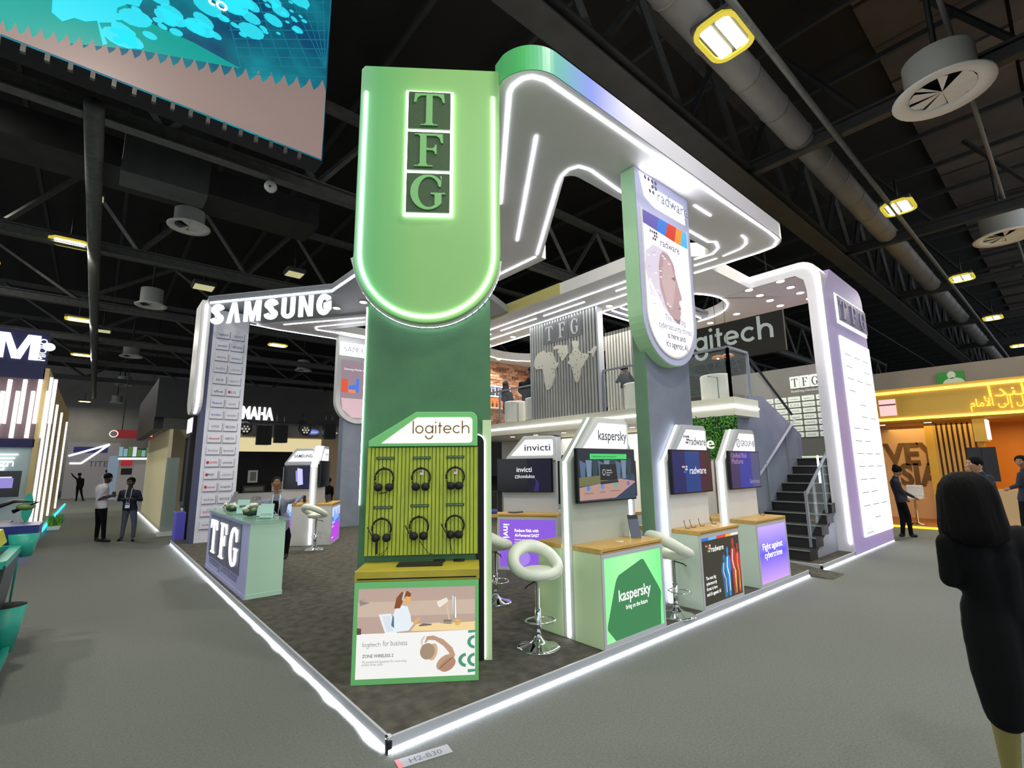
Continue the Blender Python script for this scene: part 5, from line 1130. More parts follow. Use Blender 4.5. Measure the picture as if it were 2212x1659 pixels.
# map outlines traced as drawn, in crop pixels -> local metres
def mp(pts): return [(lambda w: (-(w.y), w.z))(P(1060+x*200/1508, 700+y*200/1508, x=7.97)) for x, y in pts]
AFR = [(720, 600), (760, 510), (800, 470), (870, 435), (895, 465), (930, 475), (945, 460), (1015, 465), (1050, 570), (1075, 635), (1125, 625), (1110, 670), (1050, 760), (1055, 850), (1030, 920), (1010, 1000), (970, 1060), (935, 1080), (915, 1050), (885, 940), (880, 840), (862, 770), (860, 735), (810, 735), (760, 745), (715, 690)]
SAU = [(1030, 380), (1080, 350), (1130, 345), (1160, 340), (1180, 355), (1215, 350), (1255, 340), (1265, 420), (1270, 480), (1175, 610), (1130, 520), (1095, 455), (1120, 400), (1050, 425)]
mapm = pt('f0edd8', .6)
for nm, o_ in (('africa_map', AFR), ('gulf_map', SAU)):
    mb = MB(mapm); mb.poly(mp(o_), .0, .05, fx); part(nm, mb, t, world=True)
def mp2(pts): return [(lambda w: (-(w.y), w.z))(P(1040+x*400/2212, 700+y*400/2212, x=7.97)) for x, y in pts]
IND = [(1085, 215), (1110, 200), (1165, 205), (1170, 240), (1155, 290), (1180, 330), (1200, 350), (1280, 355), (1290, 390), (1250, 440), (1230, 490), (1190, 540), (1180, 640), (1150, 700), (1130, 690), (1105, 600), (1085, 520), (1075, 490), (1050, 480), (1035, 460), (1060, 430), (1050, 380), (1085, 350), (1110, 290)]
EAST = [(1275, 345), (1275, 330), (1310, 325), (1350, 265), (1385, 265), (1380, 295), (1355, 350), (1340, 400), (1325, 350)]
for nm, o_ in (('india_map', IND), ('east_india_map', EAST)):
    mb = MB(mapm); mb.poly(mp2(o_), .0, .05, fx); part(nm, mb, t, world=True)
mb = MB(pt('6a6256')); r_ = random.Random(9)
for x, y in ((985, 500), (1040, 640), (1010, 730), (1045, 735), (1030, 795), (955, 1020), (800, 705), (855, 685), (1125, 490), (1180, 490), (1155, 540)):
    (a, b), = mp([(x, y)]); mb.poly(ell(a, b, .012, .02, 8), .05, .055, fx)
for x, y in ((1105, 370), (1135, 330), (1165, 350), (1205, 365), (1240, 390), (1150, 430), (1105, 520), (1140, 490), (1165, 570), (1120, 600), (1160, 640), (1200, 400)):
    (a, b), = mp2([(x, y)]); mb.poly(ell(a, b, .01, .018, 8), .05, .055, fx)
part('city_pins', mb, t, world=True)
# balustrades
def balus(pts, label, post=1.6):
    t = thing('balcony_railing', label, 'railing', pts[0])
    for a, b in zip(pts[:-1], pts[1:]):
        a, b = Vector(a), Vector(b); d = b-a; n_ = max(1, int(d.length/post+.5)); e = d.normalized()
        f = Fr(a, e, Z)
        mb = MB(RAILM); mb.box(0, 1.03, -.025, d.length, 1.075, .025, f); part('top_rail', mb, t, world=True)
        for i in range(n_+1):
            mb = MB(RAILM); mb.box(d.length*i/n_-.025, .002, -.025, d.length*i/n_+.025, 1.03, .025, f); part('post', mb, t, world=True)
        for i in range(n_):
            mb = MB(GLASS); mb.box(d.length*i/n_+.06, .1, -.006, d.length*(i+1)/n_-.06, .98, .006, f); part('glass_pane', mb, t, world=True)
balus([(8.05, 7.22, MZ1), (8.05, 11.8, MZ1)], 'steel and glass railing of the lounge with the brick wall')
balus([(8.05, 4.54, MZ1), (8.05, 1.3, MZ1), (8.95, 1.3, MZ1)], 'steel and glass railing turning the corner above the plant wall')
# upper lounge: brick wall, shelf, sign, bottles
def brickmat():
    m = bpy.data.materials.new('old_brick'); m.use_nodes = True; nt = m.node_tree; b = nt.nodes['Principled BSDF']
    tc = nt.nodes.new('ShaderNodeTexCoord'); mp_ = nt.nodes.new('ShaderNodeMapping'); mp_.inputs['Rotation'].default_value = (0, math.pi/2, math.pi/2)
    mp_.inputs['Rotation'].default_value = (math.pi/2, 0, 0); nt.links.new(tc.outputs['Object'], mp_.inputs[0]); br = nt.nodes.new('ShaderNodeTexBrick'); nt.links.new(mp_.outputs[0], br.inputs[0])
    br.inputs['Scale'].default_value = 3.2; br.inputs['Color1'].default_value = srgb('c08a6a')+(1,); br.inputs['Color2'].default_value = srgb('8a5a40')+(1,); br.inputs['Mortar'].default_value = srgb('d0b49a')+(1,); br.inputs['Mortar Size'].default_value = .025
    nt.links.new(br.outputs[0], b.inputs['Base Color']); b.inputs['Roughness'].default_value = .9; return m
t = thing('brick_wall', 'warm lit old brick wall at the back of the upper lounge', 'wall', (10.2, 11.8, MZ1))
mb = MB(brickmat()); mb.box(8.2, 11.72, MZ1+.002, 12.15, 11.85, RZ-.003); part('brickwork', mb, t, world=True)
r_ = random.Random(4); bm_ = [mat('brick_%d' % i, c, .9) for i, c in enumerate(('b57a58', '9a6448', 'c79a7c', '7e5540'))]
for j in range(22):
    for i in range(12):
        if r_.random() < .3: continue
        x_ = 8.3+i*.33+(j % 2)*.16; z = MZ1+.3+j*.112
        if x_ > 11.8 or z > 5.8: continue
        mb = MB(bm_[r_.randrange(4)]); mb.box(x_, 11.70-r_.random()*.03, z, x_+.3, 11.72, z+.095); part('brick', mb, t, world=True)
fb = front((0, 11.66, 0))
t = thing('bar_shelf', 'white lit bar shelf with small TFG sign on the brick wall', 'shelf', (10.3, 11.5, 4.1))
mb = MB(CREAM); mb.box(9.6, 4.05, 0, 10.95, 4.1, .3, fb); part('board', mb, t, world=True)
mb = MB(glow('f08a3a', .9)); mb.box(9.6, 4.1, .0, 10.95, 4.5, .01, fb); part('warm_panel', mb, t, world=True)
mb = MB(LED2); mb.box(9.75, 4.55, 0, 10.95, 5.0, .01, fb); hs = part('sign_halo', mb, t, world=True)
for i, ch in enumerate('TFG'):
    mb = MB(pt('4a4a60')); mb.box(9.79+i*.39, 4.6, .01, 10.13+i*.39, 4.95, .03, fb); mb.mat(pt('c8c8d4')); serif_text(mb, ch, 9.85+i*.39, 4.65, .23, .25, 0, .03, .04, fb); part('sign_tile', mb, t, world=True)
for i in range(6):
    mb = MB(pt(('e05a20', '3a2018', '8a3a20')[i % 3])); mb.lathe((9.72+i*.2, 11.5, 4.1), [(.035, 0), (.035, .16), (.014, .2), (.014, .26)], 12); single('bottle', mb, 'small dark bottle standing on the lit bar shelf', 'bottle', 'bottles on the bar shelf')
# white tub chairs
TUB = mat('tub_white', 'efefe2', .45)
def tub(loc, rot, label):
    t = thing('tub_chair', label, 'chair', loc, rot, group='white tub chairs in the upper lounge')
    out = arc(0, 0, .36, -35, 215, 20); inn = arc(0, 0, .28, 215, -35, 20)
    mb = MB(TUB); mb.poly(out+inn, .04, .72); part('backrest', mb, t, bevel=.03)
    mb = MB(TUB); mb.lathe((0, 0, .04), [(.27, 0), (.28, .3), (.26, .4), (.05, .42)], 20); part('seat', mb, t)
    mb = MB(STEEL); mb.tube([(.37*math.cos(math.radians(a)), .37*math.sin(math.radians(a)), z) for a, z in ((30, 0), (30, .62), (60, .66), (120, .66), (150, .62), (150, 0))], .011, 6); part('steel_hoop', mb, t)
    mb = MB(BLACK); mb.lathe((0, 0, 0), [(.25, 0), (.25, .04)], 20); part('plinth', mb, t)
for (x, y, r_, lab) in ((8.55, 8.55, 90, 'white tub chair by the railing next to the green clad diner'), (8.5, 7.5, 90, 'white tub chair beside the end of the slat wall'), (10.75, 9.7, 250, 'white tub chair at the far side of the lounge table'), (8.75, 4.0, 90, 'big white tub chair behind the corner railing near the photographing man'), (9.3, 2.2, 60, 'white tub chair near the top of the stairs')):
    tub((x, y, MZ1), math.radians(r_), lab)
t = thing('round_table', 'small round white lounge table between the tub chairs', 'table', (9.9, 9.4, MZ1))
mb = MB(WHITE); mb.lathe((0, 0, .7), [(.32, 0), (.32, .03)], 24); part('table_top', mb, t)
mb = MB(CHROME); mb.lathe((0, 0, 0), [(.2, 0), (.2, .02), (.03, .04), (.03, .7)], 16); part('pedestal', mb, t)
# lit map screen behind the photographing man
t = thing('lounge_screen', 'bright pale blue lit screen behind the photographing man upstairs', 'screen', (9.9, 3.9, MZ1))
fx = sideL((10.0, 0, 0)); mb = MB(WHITE); mb.box(-4.9, MZ1+.002, -.1, -3.5, 5.0, 0, fx); part('frame', mb, t, world=True)
mb = MB(glow('9cc4ea', 1.0)); mb.box(-4.35, 3.5, 0, -3.55, 4.55, .01, fx); mb.mat(glow('e4f0fa', 1.2)); mb.box(-4.7, 4.62, 0, -3.55, 4.9, .012, fx); mb.mat(pt('2f5a9a')); mb.text('connect', -4.3, 4.3, .13, .012, fx); mb.text('time zone', -4.3, 4.1, .11, .012, fx); part('picture', mb, t, world=True)
t = thing('lounge_slat_screen', 'grey slatted screen panel beside the pale blue screen upstairs', 'screen panel', (9.4, 4.0, MZ1))
fx = sideL((10.3, 0, 0)); mb = MB(SWD); mb.box(-6.2, MZ1+.002, -.1, -4.95, RZ-.004, 0, fx); part('backing', mb, t, world=True)
for i in range(11): mb = MB(SW); mb.box(-6.18+i*.112, MZ1+.003, 0, -6.18+i*.112+.07, RZ-.005, .04, fx); part('slat', mb, t, world=True)
for i, q in enumerate((P(1551, 774, z=4.55), P(1572, 770, z=4.6))):
    t = thing('ceiling_pendant_lamp', 'small orange dome pendant lamp hanging over the stair head, %s' % ('nearer the corner post' if i == 0 else 'nearer the brand wall'), 'lamp', q)
    mb = MB(pt('d88a3a')); mb.lathe((0, 0, 0), [(.16, 0), (.12, .05), (.03, .08)], 20); part('shade', mb, t)
    mb = MB(WARM); mb.ball((0, 0, .0), .03); part('bulb', mb, t)
    mb = MB(BLACK); mb.cyl((0, 0, .08), (0, 0, CEILZ-q.z), .006, 6); part('cord', mb, t)
# hanging logitech banner beyond the stand
t = thing('hanging_banner', 'dark hanging banner with big pale logitech word beyond the stair canopy', 'banner', (15, 4, 5.4))
fx = sideL((15, 0, 0))
mb = MB(mat('banner_dark', '2e2f2c', .7)); mb.box(-8.6, 5.45, -.12, -2.62, 7.0, 0, fx); part('banner_cloth', mb, t, world=True)
mb = MB(glow('b9c4bd', .55)); logi(mb, -6.55, 5.95, 3.6, .0, .03, fx, st=.12); part('lettering', mb, t, world=True)
for a in (-8, -3): mb = MB(TRUSS); mb.cyl((15.05, -a, 7.0), (15.05, -a, CEILZ), .02, 6); part('hanger', mb, t, world=True)
# ================================================================== neighbouring stands
# --- YAMAHA stand
t = thing('audio_stand', 'black fronted audio stand with glowing YAMAHA sign and cream walls', 'exhibition stand', (3, 17, 0))
BF = mat('stand_black', '141516', .6, noise=.1, scale=2); CRM = mat('stand_cream', 'e2d8b4', .6)
mb = MB(mat('stand_floor_grey', '8a887f', .8)); mb.box(0, 15, .002, 9, 24, .08); part('platform', mb, t, world=True)
mb = MB(LED); mb.box(-.01, 14.985, .02, 3, 15.0, .06); mb.box(-.012, 15, .02, .0, 24, .06); part('floor_light', mb, t, world=True)
mb = MB(BF); mb.box(-.35, 15.5, 3.5, 9, 15.8, 4.75); mb.box(-.35, 15.8, 3.15, -.1, 24, 4.75); part('fascia', mb, t, world=True)
mb = MB(CRM); mb.box(.1, 15.9, .08, .2, 24, 3.16); mb.box(.2, 19.6, .08, 9, 19.8, 3.4); part('cream_walls', mb, t, world=True)
mb = MB(glow('fbe9b4', .75)); mb.box(2, 19.55, 2.3, 6.2, 19.59, 3.15); part('lit_wall_band', mb, t, world=True)
fr = front((0, 15.5, 0))
mb = MB(mat('yamaha_white', 'ffffff', .4, emit=2.2)); q0 = P(522, 904, y=15.5); q1 = P(590, 902, y=15.5); mb.text('YAMAHA', q1.x, q0.z, .6, .0, fr, 'R', depth=.03, bold=.035, width=1.5); part('lettering', mb, t, world=True)
mb = MB(pt('8f8a80')); mb.box(2.2, 15.9, 3.0, 7, 16.1, 3.5); part('truss_cover', mb, t, world=True)
f2 = front((0, 15.9, 0)); mb = MB(glow('6f86e0', .8)); mb.poly(ell(4.6, 3.22, .24, .1), 0, .005, f2); mb.mat(glow('f4f4ff', .9)); mb.text('Kramer', 4.6, 3.18, .12, .008, f2, 'C'); mb.text('VMix', 5.3, 3.18, .12, .008, f2); mb.text('CREST', 6.0, 2.75, .12, .008, f2); part('brand_print', mb, t, world=True)
mb = MB(MBLACK); mb.box(2.3, 17.2, .9, 4.3, 17.4, 2.5); bw = part('black_board', mb, t, world=True)
for (a, b, w_, h_, c_) in ((2.75, 1.35, .32, .45, 'd8d8d4'), (2.6, .98, .75, .26, '34363a'), (3.6, 1.0, .4, .35, 'e4e2da')):
    mb = MB(pt(c_)); mb.box(a, 17.1, b, a+w_, 17.2, b+h_); mb.mat(pt('7a7a72')); mb.box(a+.06, 17.09, b+.06, a+w_-.06, 17.1, b+h_-.06); part('wall_device', mb, bw, world=True)
mb = MB(WHITE); mb.box(2.2, 16.3, .08, 4.6, 17.1, .98); mb.mat(pt('55585e')); mb.text('CZR', 2.75, .75, .16, .0, front((0, 16.295, 0))); part('white_counter', mb, t, world=True)
mb = MB(glow('a85a48', .7)); mb.box(5.9, 16.6, .9, 7.6, 16.7, 2.6); part('warm_picture', mb, t, world=True)
for i, (u, v, w_, h_, lab) in enumerate(((567, 940, .5, .68, 'black hanging loudspeaker under the glowing sign, cabinet facing the aisle'), (603, 938, .46, .62, 'black hanging loudspeaker turned away beside the first one'), (708, 932, .46, .6, 'dark hanging projector box near the slate pillar'))):
    c = P(u, v, y=15.3); t2 = thing('ceiling_loudspeaker', lab, 'loudspeaker', (c.x, 15.2, c.z))
    mb = MB(BLACK); mb.poly([(-w_/2, -.15), (w_/2, -.15), (w_/2-.06, .2), (-w_/2+.06, .2)], -h_/2, h_/2); part('cabinet', mb, t2, bevel=.02)
    mb = MB(MBLACK); mb.box(-w_/2+.03, -.155, -h_/2+.03, w_/2-.03, -.15, h_/2-.03); part('grille', mb, t2)
    mb = MB(STEEL)
    for s in (-.12, .12): mb.cyl((s, 0, h_/2), (s, .05, h_/2+.45), .012, 6)
    part('hangers', mb, t2)
for i, (u, v, lab) in enumerate(((529, 925, 'small round stage light beside the logo column'), (658, 928, 'small round stage light in front of the brand band'))):
    c = P(u, v, y=15.3); t2 = thing('ceiling_stage_light', lab, 'stage light', (c.x, 15.3, c.z))
    mb = MB(DARK); mb.cyl((0, .1, .05), (0, -.12, -.03), .2, 20); part('body', mb, t2)
    mb = MB(glow('d8d4c0', .7)); 
    for k in range(7):
        a = k*math.pi/3; r_ = 0 if k == 6 else .1; mb.ball((r_*math.cos(a), -.13, -.03+r_*math.sin(a)), .035, 8, 6)
    part('lenses', mb, t2)
    mb = MB(DARK); mb.tube([(-.2, 0, 0), (-.2, 0, .3), (.2, 0, .3), (.2, 0, 0)], .02, 6); mb.cyl((0, 0, .3), (0, .2, .6), .02, 6); part('yoke', mb, t2)
t = thing('black_totem', 'tall black totem with small white lit sign next to the logo column', 'totem', (.5, 12.7, 0))
mb = MB(BF); mb.box(.28, 12.35, .002, .9, 13.3, 3.3); part('body', mb, t, world=True)
mb = MB(mat('totem_frame', '26282c', .4)); mb.ring([(-13.28, .9), (-12.37, .9), (-12.37, 2.8), (-13.28, 2.8)], [(-13.2, 1.0), (-12.45, 1.0), (-12.45, 2.72), (-13.2, 2.72)], 0, .04, sideL((.28, 0, 0))); part('frame', mb, t, world=True)
mb = MB(glow('f4f6ff', 1.2)); mb.box(-13.25, 2.86, 0, -12.45, 3.25, .03, sideL((.28, 0, 0))); part('lit_sign', mb, t, world=True)
mb = MB(glow('f0f0f0', .8)); mb.text('CQM7', -13.1, .72, .16, .005, sideL((.28, 0, 0))); part('lettering', mb, t, world=True)
mb = MB(mat('violet_block', '6a62d8', .45)); mb.box(.06, 11.95, .002, .27, 12.42, .78); single('violet_block', mb, 'plain violet box standing on the floor at the foot of the black totem', 'box', bevel=.01)
t = thing('glass_totem', 'pale glass slab display standing on a white foot by the cream wall', 'display', (.45, 14.2, 0))
mb = MB(mat('glass_slab', '9fb0a6', .2, alpha=.75)); q = P(385, 1150, y=13.9); mb.box(-.05, 14.1, .12, .25, 14.3, 2.2); part('slab', mb, t, world=True)
mb = MB(WHITE); mb.box(-.1, 14.0, .002, .35, 14.45, .12); part('foot', mb, t, world=True)
# --- AM MICRO stand on the other side of the aisle
t = thing('tube_light_stand', 'navy stand with glowing AM MICRO letters and vertical light tubes', 'exhibition stand', (-5, 14, 0))
NAVY = mat('stand_navy', '14184a', .6); YF = 13.4
zt_ = P(40, 712, y=YF).z; zm = P(40, 815, y=YF).z; zl = P(40, 948, y=YF).z; zbb = P(40, 966, y=YF).z
fr = front((0, YF, 0)); XR = -2.72
mb = MB(NAVY); mb.box(-11, YF, zm, XR-.1, YF+.3, zt_); mb.box(-11, YF, zbb, XR-.1, YF+.3, zl); part('fascia', mb, t, world=True)
mb = MB(mat('stand_mauve', '6a5658', .6)); mb.box(-11, YF+.05, zl, XR-.1, YF+.3, zm); part('tube_board', mb, t, world=True)
for i in range(9):
    u0 = 118-i*16.5; up = i % 2; a = P(u0, 820 if not up else 845, y=YF); b_ = P(u0-8, 915 if not up else 946, y=YF)
    mb = MB(LED2); mb.box((a.x+b_.x)/2-.035, YF-.06, b_.z, (a.x+b_.x)/2+.035, YF+.05, a.z); part('light_tube', mb, t, world=True)
mb = MB(mat('ami_white', 'f4f4ff', .4, emit=2)); a = P(82, 779, y=YF); h_ = .62
for ch, xo in (('A', 1.42), ('M', .78)):
    mb.poly([(a.x-xo+px*(.6 if ch == 'A' else .78), a.z+py*h_) for px, py in block(ch)], 0, .04, fr)
mb.box(a.x-1.25, a.z+.12, 0, a.x-1.0, a.z+.2, .035, fr); a = P(97, 780, y=YF); mb.text('MICRO', a.x, a.z, .2, .0, fr, rot=math.pi/2, depth=.02, width=.55); c = P(106, 750, y=YF); mb.poly(ell(c.x, c.z, .12, .1), 0, .04, fr); part('lettering', mb, t, world=True)
mb = MB(mat('stand_gold', 'c8b078', .5)); mb.box(XR-.12, YF, .002, XR-.02, 26, 4.4); part('aisle_wall', mb, t, world=True)
for y_ in (13.9, 15.4, 17.4, 20.2, 24.5):
    mb = MB(LED2); mb.box(XR-.02, y_, .35, XR+.03, y_+.12, 4.25 if y_ < 15 else 3.9); part('light_tube', mb, t, world=True)
mb = MB(mat('stand_mint_white', 'b4c4c2', .5)); mb.box(-11, YF+.1, .002, XR-.12, YF+.25, zbb); part('lower_wall', mb, t, world=True)
for i in range(9):
    z_ = P(60, 982+i*8, y=YF+.1).z; mb = MB(LED2); mb.box(-4.3, YF+.06, z_-.015, XR-.35-.05*i, YF+.09, z_+.015); part('light_line', mb, t, world=True)
fr2 = front((0, YF-.6, 0)); 
ca = [(-7, 0.01)]+[(-7, 2.1), (-4.2, 2.15)]+arc(-4.0, 1.45, .7, 90, -40, 12, ry=.68)+[(-3.75, .01)]
mb = MB(mat('booth_grey', '9aa4a8', .5)); mb.poly(ca, -.1, 0, fr2); part('arch_panel', mb, t, world=True)
mb = MB(glow('30d8f8', 3.0)); mb.ribbon([(-7, 2.12), (-4.2, 2.17)]+arc(-4.0, 1.45, .72, 90, -40, 12, ry=.7), .05, .0, .02, fr2); part('cyan_light', mb, t, world=True)
mb = MB(glow('f4f8ff', 1.0)); a = P(29, 1008, y=YF-.6); mb.text('design', a.x, a.z, .3, .01, fr2, 'R'); part('lettering', mb, t, world=True)
mb = MB(SCREEN); a = P(48, 1017, y=YF-.62); b_ = P(40, 1073, y=YF-.62); mb.box(-5.5, b_.z, 0, a.x, a.z, .03, fr2); mb.mat(glow('8f86d0', .9)); mb.box(-5.5, b_.z+.2, .03, a.x-.12, b_.z+.42, .035, fr2); mb.mat(glow('e8e8f8', .9)); mb.box(-5, a.z-.16, .03, a.x-.15, a.z-.13, .034, fr2); mb.box(-5, a.z-.24, .03, a.x-.3, a.z-.21, .034, fr2); part('screen', mb, t, world=True)
mb = MB(WHITE); mb.box(-6, YF-1.1, .002, -3.3, YF-.7, .9); part('counter', mb, t, world=True)
mb = MB(mat('cyan_floor', '20c8f0', .4, emit=3.5)); mb.box(-2.72, 16.0, .02, -2.66, 34, .07); mb.box(-3.3, 15.95, .02, -2.66, 16.0, .07); part('cyan_floor_light', mb, t, world=True)
mb = MB(mat('violet_floor', '4a20f8', .4, emit=5)); mb.box(-2.78, 11.2, .02, -2.7, 12.2, .08); part('violet_floor_light', mb, t, world=True)
mb = MB(WHITE); mb.box(-5, 11.1, .002, -2.78, 13.0, .1); part('platform', mb, t, world=True)
t = thing('floor_plant', 'low green planter at the foot of the golden light tubes', 'planter', (-2.45, 19, 0))
mb = MB(WHITE); mb.box(-.15, -.5, 0, .15, .5, .12); part('box', mb, t)
mb = MB(); r_ = random.Random(8)
for i in range(240):
    mb.mat(gm[i % 4]); p = Vector((r_.uniform(-.14, .14), r_.uniform(-.5, .5), .1)); d = Vector((r_.uniform(-.1, .1), r_.uniform(-.1, .1), r_.uniform(.15, .4))); s_ = Vector((.02, .01, 0)); mb.add([p-s_, p+s_, p+d], [(0, 1, 2)])
part('leaves', mb, t, kind='stuff')
# --- far end of the aisle
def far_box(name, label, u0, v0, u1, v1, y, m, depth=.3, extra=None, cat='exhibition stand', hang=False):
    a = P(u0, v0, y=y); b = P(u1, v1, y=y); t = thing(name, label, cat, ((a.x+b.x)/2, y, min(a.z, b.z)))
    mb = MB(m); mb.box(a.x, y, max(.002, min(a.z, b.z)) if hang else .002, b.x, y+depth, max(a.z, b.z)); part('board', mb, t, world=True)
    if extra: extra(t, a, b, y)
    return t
def x_sir(t, a, b, y):
    mb = MB(glow('f4dada', 1)); mb.text('SIRI', b.x-.05, b.z+.25*(a.z-b.z), (a.z-b.z)*.55, .02, front((0, y, 0)), 'R', bold=.02); mb.ribbon(ell(b.x-2.2, (a.z+b.z)/2, .22, .22), .06, .02, .03, front((0, y, 0)), closed=True); part('lettering', mb, t, world=True)
    for x_ in (a.x+.3, b.x-.3): mb = MB(TRUSS); mb.cyl((x_, y+.1, a.z), (x_, y+.1, CEILZ), .03, 6); part('hanger', mb, t, world=True)
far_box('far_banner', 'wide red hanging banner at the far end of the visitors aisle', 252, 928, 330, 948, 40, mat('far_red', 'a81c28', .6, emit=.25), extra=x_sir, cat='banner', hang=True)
def x_white(t, a, b, y):
    f_ = front((0, y, 0)); mb = MB(LED2)
    for p, q_ in (((148, 985), (237, 960)), ((237, 960), (175, 1001)), ((150, 1001), (175, 1001))):
        c = P(*p, y=y-.05); d = P(*q_, y=y-.05); mb.tube([c, d], .07, 6)
    part('light_lines', mb, t, world=True)
    mb = MB(pt('4a4a52')); c = P(190, 1008, y=y); mb.text('TITEX A', c.x, c.z, .55, .01, f_); part('lettering', mb, t, world=True)
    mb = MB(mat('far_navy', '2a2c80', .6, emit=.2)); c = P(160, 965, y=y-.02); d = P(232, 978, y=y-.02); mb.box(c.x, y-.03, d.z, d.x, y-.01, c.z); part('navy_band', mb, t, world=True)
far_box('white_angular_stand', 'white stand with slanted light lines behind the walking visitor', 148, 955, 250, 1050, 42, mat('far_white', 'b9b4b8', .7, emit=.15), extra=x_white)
def x_board(t, a, b, y):
    f_ = front((0, y, 0)); r_ = random.Random(3)
    for i in range(7):
        mb = MB(glow(r_.choice(('dfe8ee', '88a8b8', 'c8d0d4', '4f7f40')), .7)); x0 = a.x+(b.x-a.x)*i/7; mb.box(x0, b.z+.2, .01, x0+(b.x-a.x)/8, b.z+r_.uniform(.5, 1), .02, f_); part('print_block', mb, t, world=True)
    mb = MB(LED2); mb.box(a.x, b.z, 0, b.x, b.z+.12, .1, f_); part('light_line', mb, t, world=True)
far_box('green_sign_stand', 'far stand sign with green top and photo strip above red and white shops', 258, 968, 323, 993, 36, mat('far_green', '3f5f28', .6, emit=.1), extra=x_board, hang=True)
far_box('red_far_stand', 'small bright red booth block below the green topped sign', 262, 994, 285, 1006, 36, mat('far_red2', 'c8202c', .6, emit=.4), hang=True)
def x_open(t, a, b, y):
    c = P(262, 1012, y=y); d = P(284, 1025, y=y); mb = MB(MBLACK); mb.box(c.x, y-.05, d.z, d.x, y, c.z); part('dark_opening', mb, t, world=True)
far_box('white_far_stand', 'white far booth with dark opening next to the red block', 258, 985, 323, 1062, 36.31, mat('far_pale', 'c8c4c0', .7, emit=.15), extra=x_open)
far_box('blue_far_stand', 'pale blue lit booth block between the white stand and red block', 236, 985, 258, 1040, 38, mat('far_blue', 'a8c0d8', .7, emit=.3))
# --- yellow POLAND stand at the right
t = thing('yellow_stand', 'yellow lit stand with Arabic lettering on its fascia and orange interior', 'exhibition stand', (17, -3, 0))
YEL = mat('stand_yellow', 'dcae40', .5, noise=.05, scale=1); ORG = mat('stand_orange', 'd9861c', .5, noise=.08, scale=1)
YX = 16.0; fx = sideL((YX, 0, 0)); YL = 3.2
mb = MB(YEL); mb.box(YX, -9, 3.07, YX+.25, YL, 3.85); mb.box(YX, -9, 3.85, YX+4, YL, 3.95); part('fascia', mb, t, world=True)
for z_ in (3.84, 3.06): mb = MB(mat('amber_light', 'ffd850', .4, emit=3)); mb.box(-YL, z_-.04, 0, 9, z_+.03, .03, fx); part('light_line', mb, t, world=True)
mb = MB(mat('stand_soffit', 'b88a3a', .6)); mb.box(YX+.25, -9, 2.98, YX+4, YL, 3.06); part('soffit', mb, t, world=True)
for i in range(6): downlight(t, (YX+.9, 1.9-i*1.1, 2.98), .09)
mb = MB(ORG); mb.box(YX+3.6, -9, .05, YX+3.8, YL, 3.0); part('back_wall', mb, t, world=True)
mb = MB(mat('stand_floor_orange', 'b8783a', .6)); mb.box(YX, -9, .002, YX+3.8, YL, .06); part('platform', mb, t, world=True)
mb = MB(mat('amber_floor', 'ffb020', .4, emit=4)); mb.box(YX-.03, -9, .01, YX-.005, YL, .06); part('floor_light', mb, t, world=True)
area('yellow_stand_light', (YX+1.8, -2.5, 2.9), 110, 2, (1, .72, .3), sy=7)
# printed wall with letters
gx = sideL((YX+2.6, 0, 0)); a = P(1905, 900, x=YX+2.6); b_ = P(2008, 900, x=YX+2.6)
mb = MB(mat('print_wall', 'e8c090', .6)); mb.box(YX+2.6, b_.y, .06, YX+2.75, a.y+.8, 2.97); pw = part('print_wall', mb, t, world=True)
mb = MB(mat('letter_bronze', '7a5c38', .5, noise=.3, scale=4)); c = P(1912, 1003, x=YX+2.6); mb.text('VEY', -c.y, c.z, .95, .0, gx, depth=.01, bold=.04, width=c.y-b_.y+.15); c = P(1948, 1047, x=YX+2.6); mb.text('SIA', -c.y, c.z, .95, 0, gx, depth=.01, bold=.04, width=c.y-b_.y+.1); c = P(1975, 1066, x=YX+2.6); mb.text('NC', -c.y, c.z, .18, .0, gx, depth=.01); part('lettering', mb, t, world=True)
c0 = P(1998, 930, x=YX+1.5); c1 = P(2017, 930, x=YX+1.5); mb = MB(YEL); mb.box(YX+1.4, c1.y, .06, YX+2.6, c0.y, 2.97); part('yellow_pier', mb, t, world=True)
c0 = P(2016, 930, x=YX+1.5); c1 = P(2106, 930, x=YX+1.5)
nsl = 8
for i in range(nsl):
    y0 = c0.y+(c1.y-c0.y)*i/nsl; mb = MB(mat('slat_gold', 'c8a050', .5)); mb.box(YX+1.42, y0+(c1.y-c0.y)/nsl*.55, .06, YX+1.5, y0, 2.95); part('slat', mb, t, world=True)
mb = MB(pt('4a2c12')); mb.box(YX+1.5, c1.y, .06, YX+1.55, c0.y, 2.95); part('slat_backing', mb, t, world=True)
c0 = P(2102, 922, x=YX+.4); c1 = P(2124, 922, x=YX+.4); mb = MB(YEL); mb.box(YX+.3, c1.y-.05, 2.35, YX+.9, c0.y, 2.97); mb.box(YX+.5, c1.y+.05, .06, YX+.75, c0.y-.06, 2.35); part('sign_pier', mb, t, world=True)
mb = MB(glow('ffffff', 1.3)); mb.box(YX+.3, c1.y-.09, 2.4, YX+.8, c1.y-.05, 2.93); part('white_sign', mb, t, world=True)
for u in (2108, 2140): c = P(u, 1000, x=YX+.45); mb = MB(BLACK); mb.box(YX+.44, c.y-.14, 1.3, YX+.5, c.y+.14, 2.2); part('screen', mb, t, world=True)
c = P(2165, 1070, x=YX-.1); mb = MB(mat('desk_wood', 'c8a878', .5)); mb.box(YX+.1, c.y-1.6, .06, YX+.7, c.y+.2, 1.1); part('info_desk', mb, t, world=True)
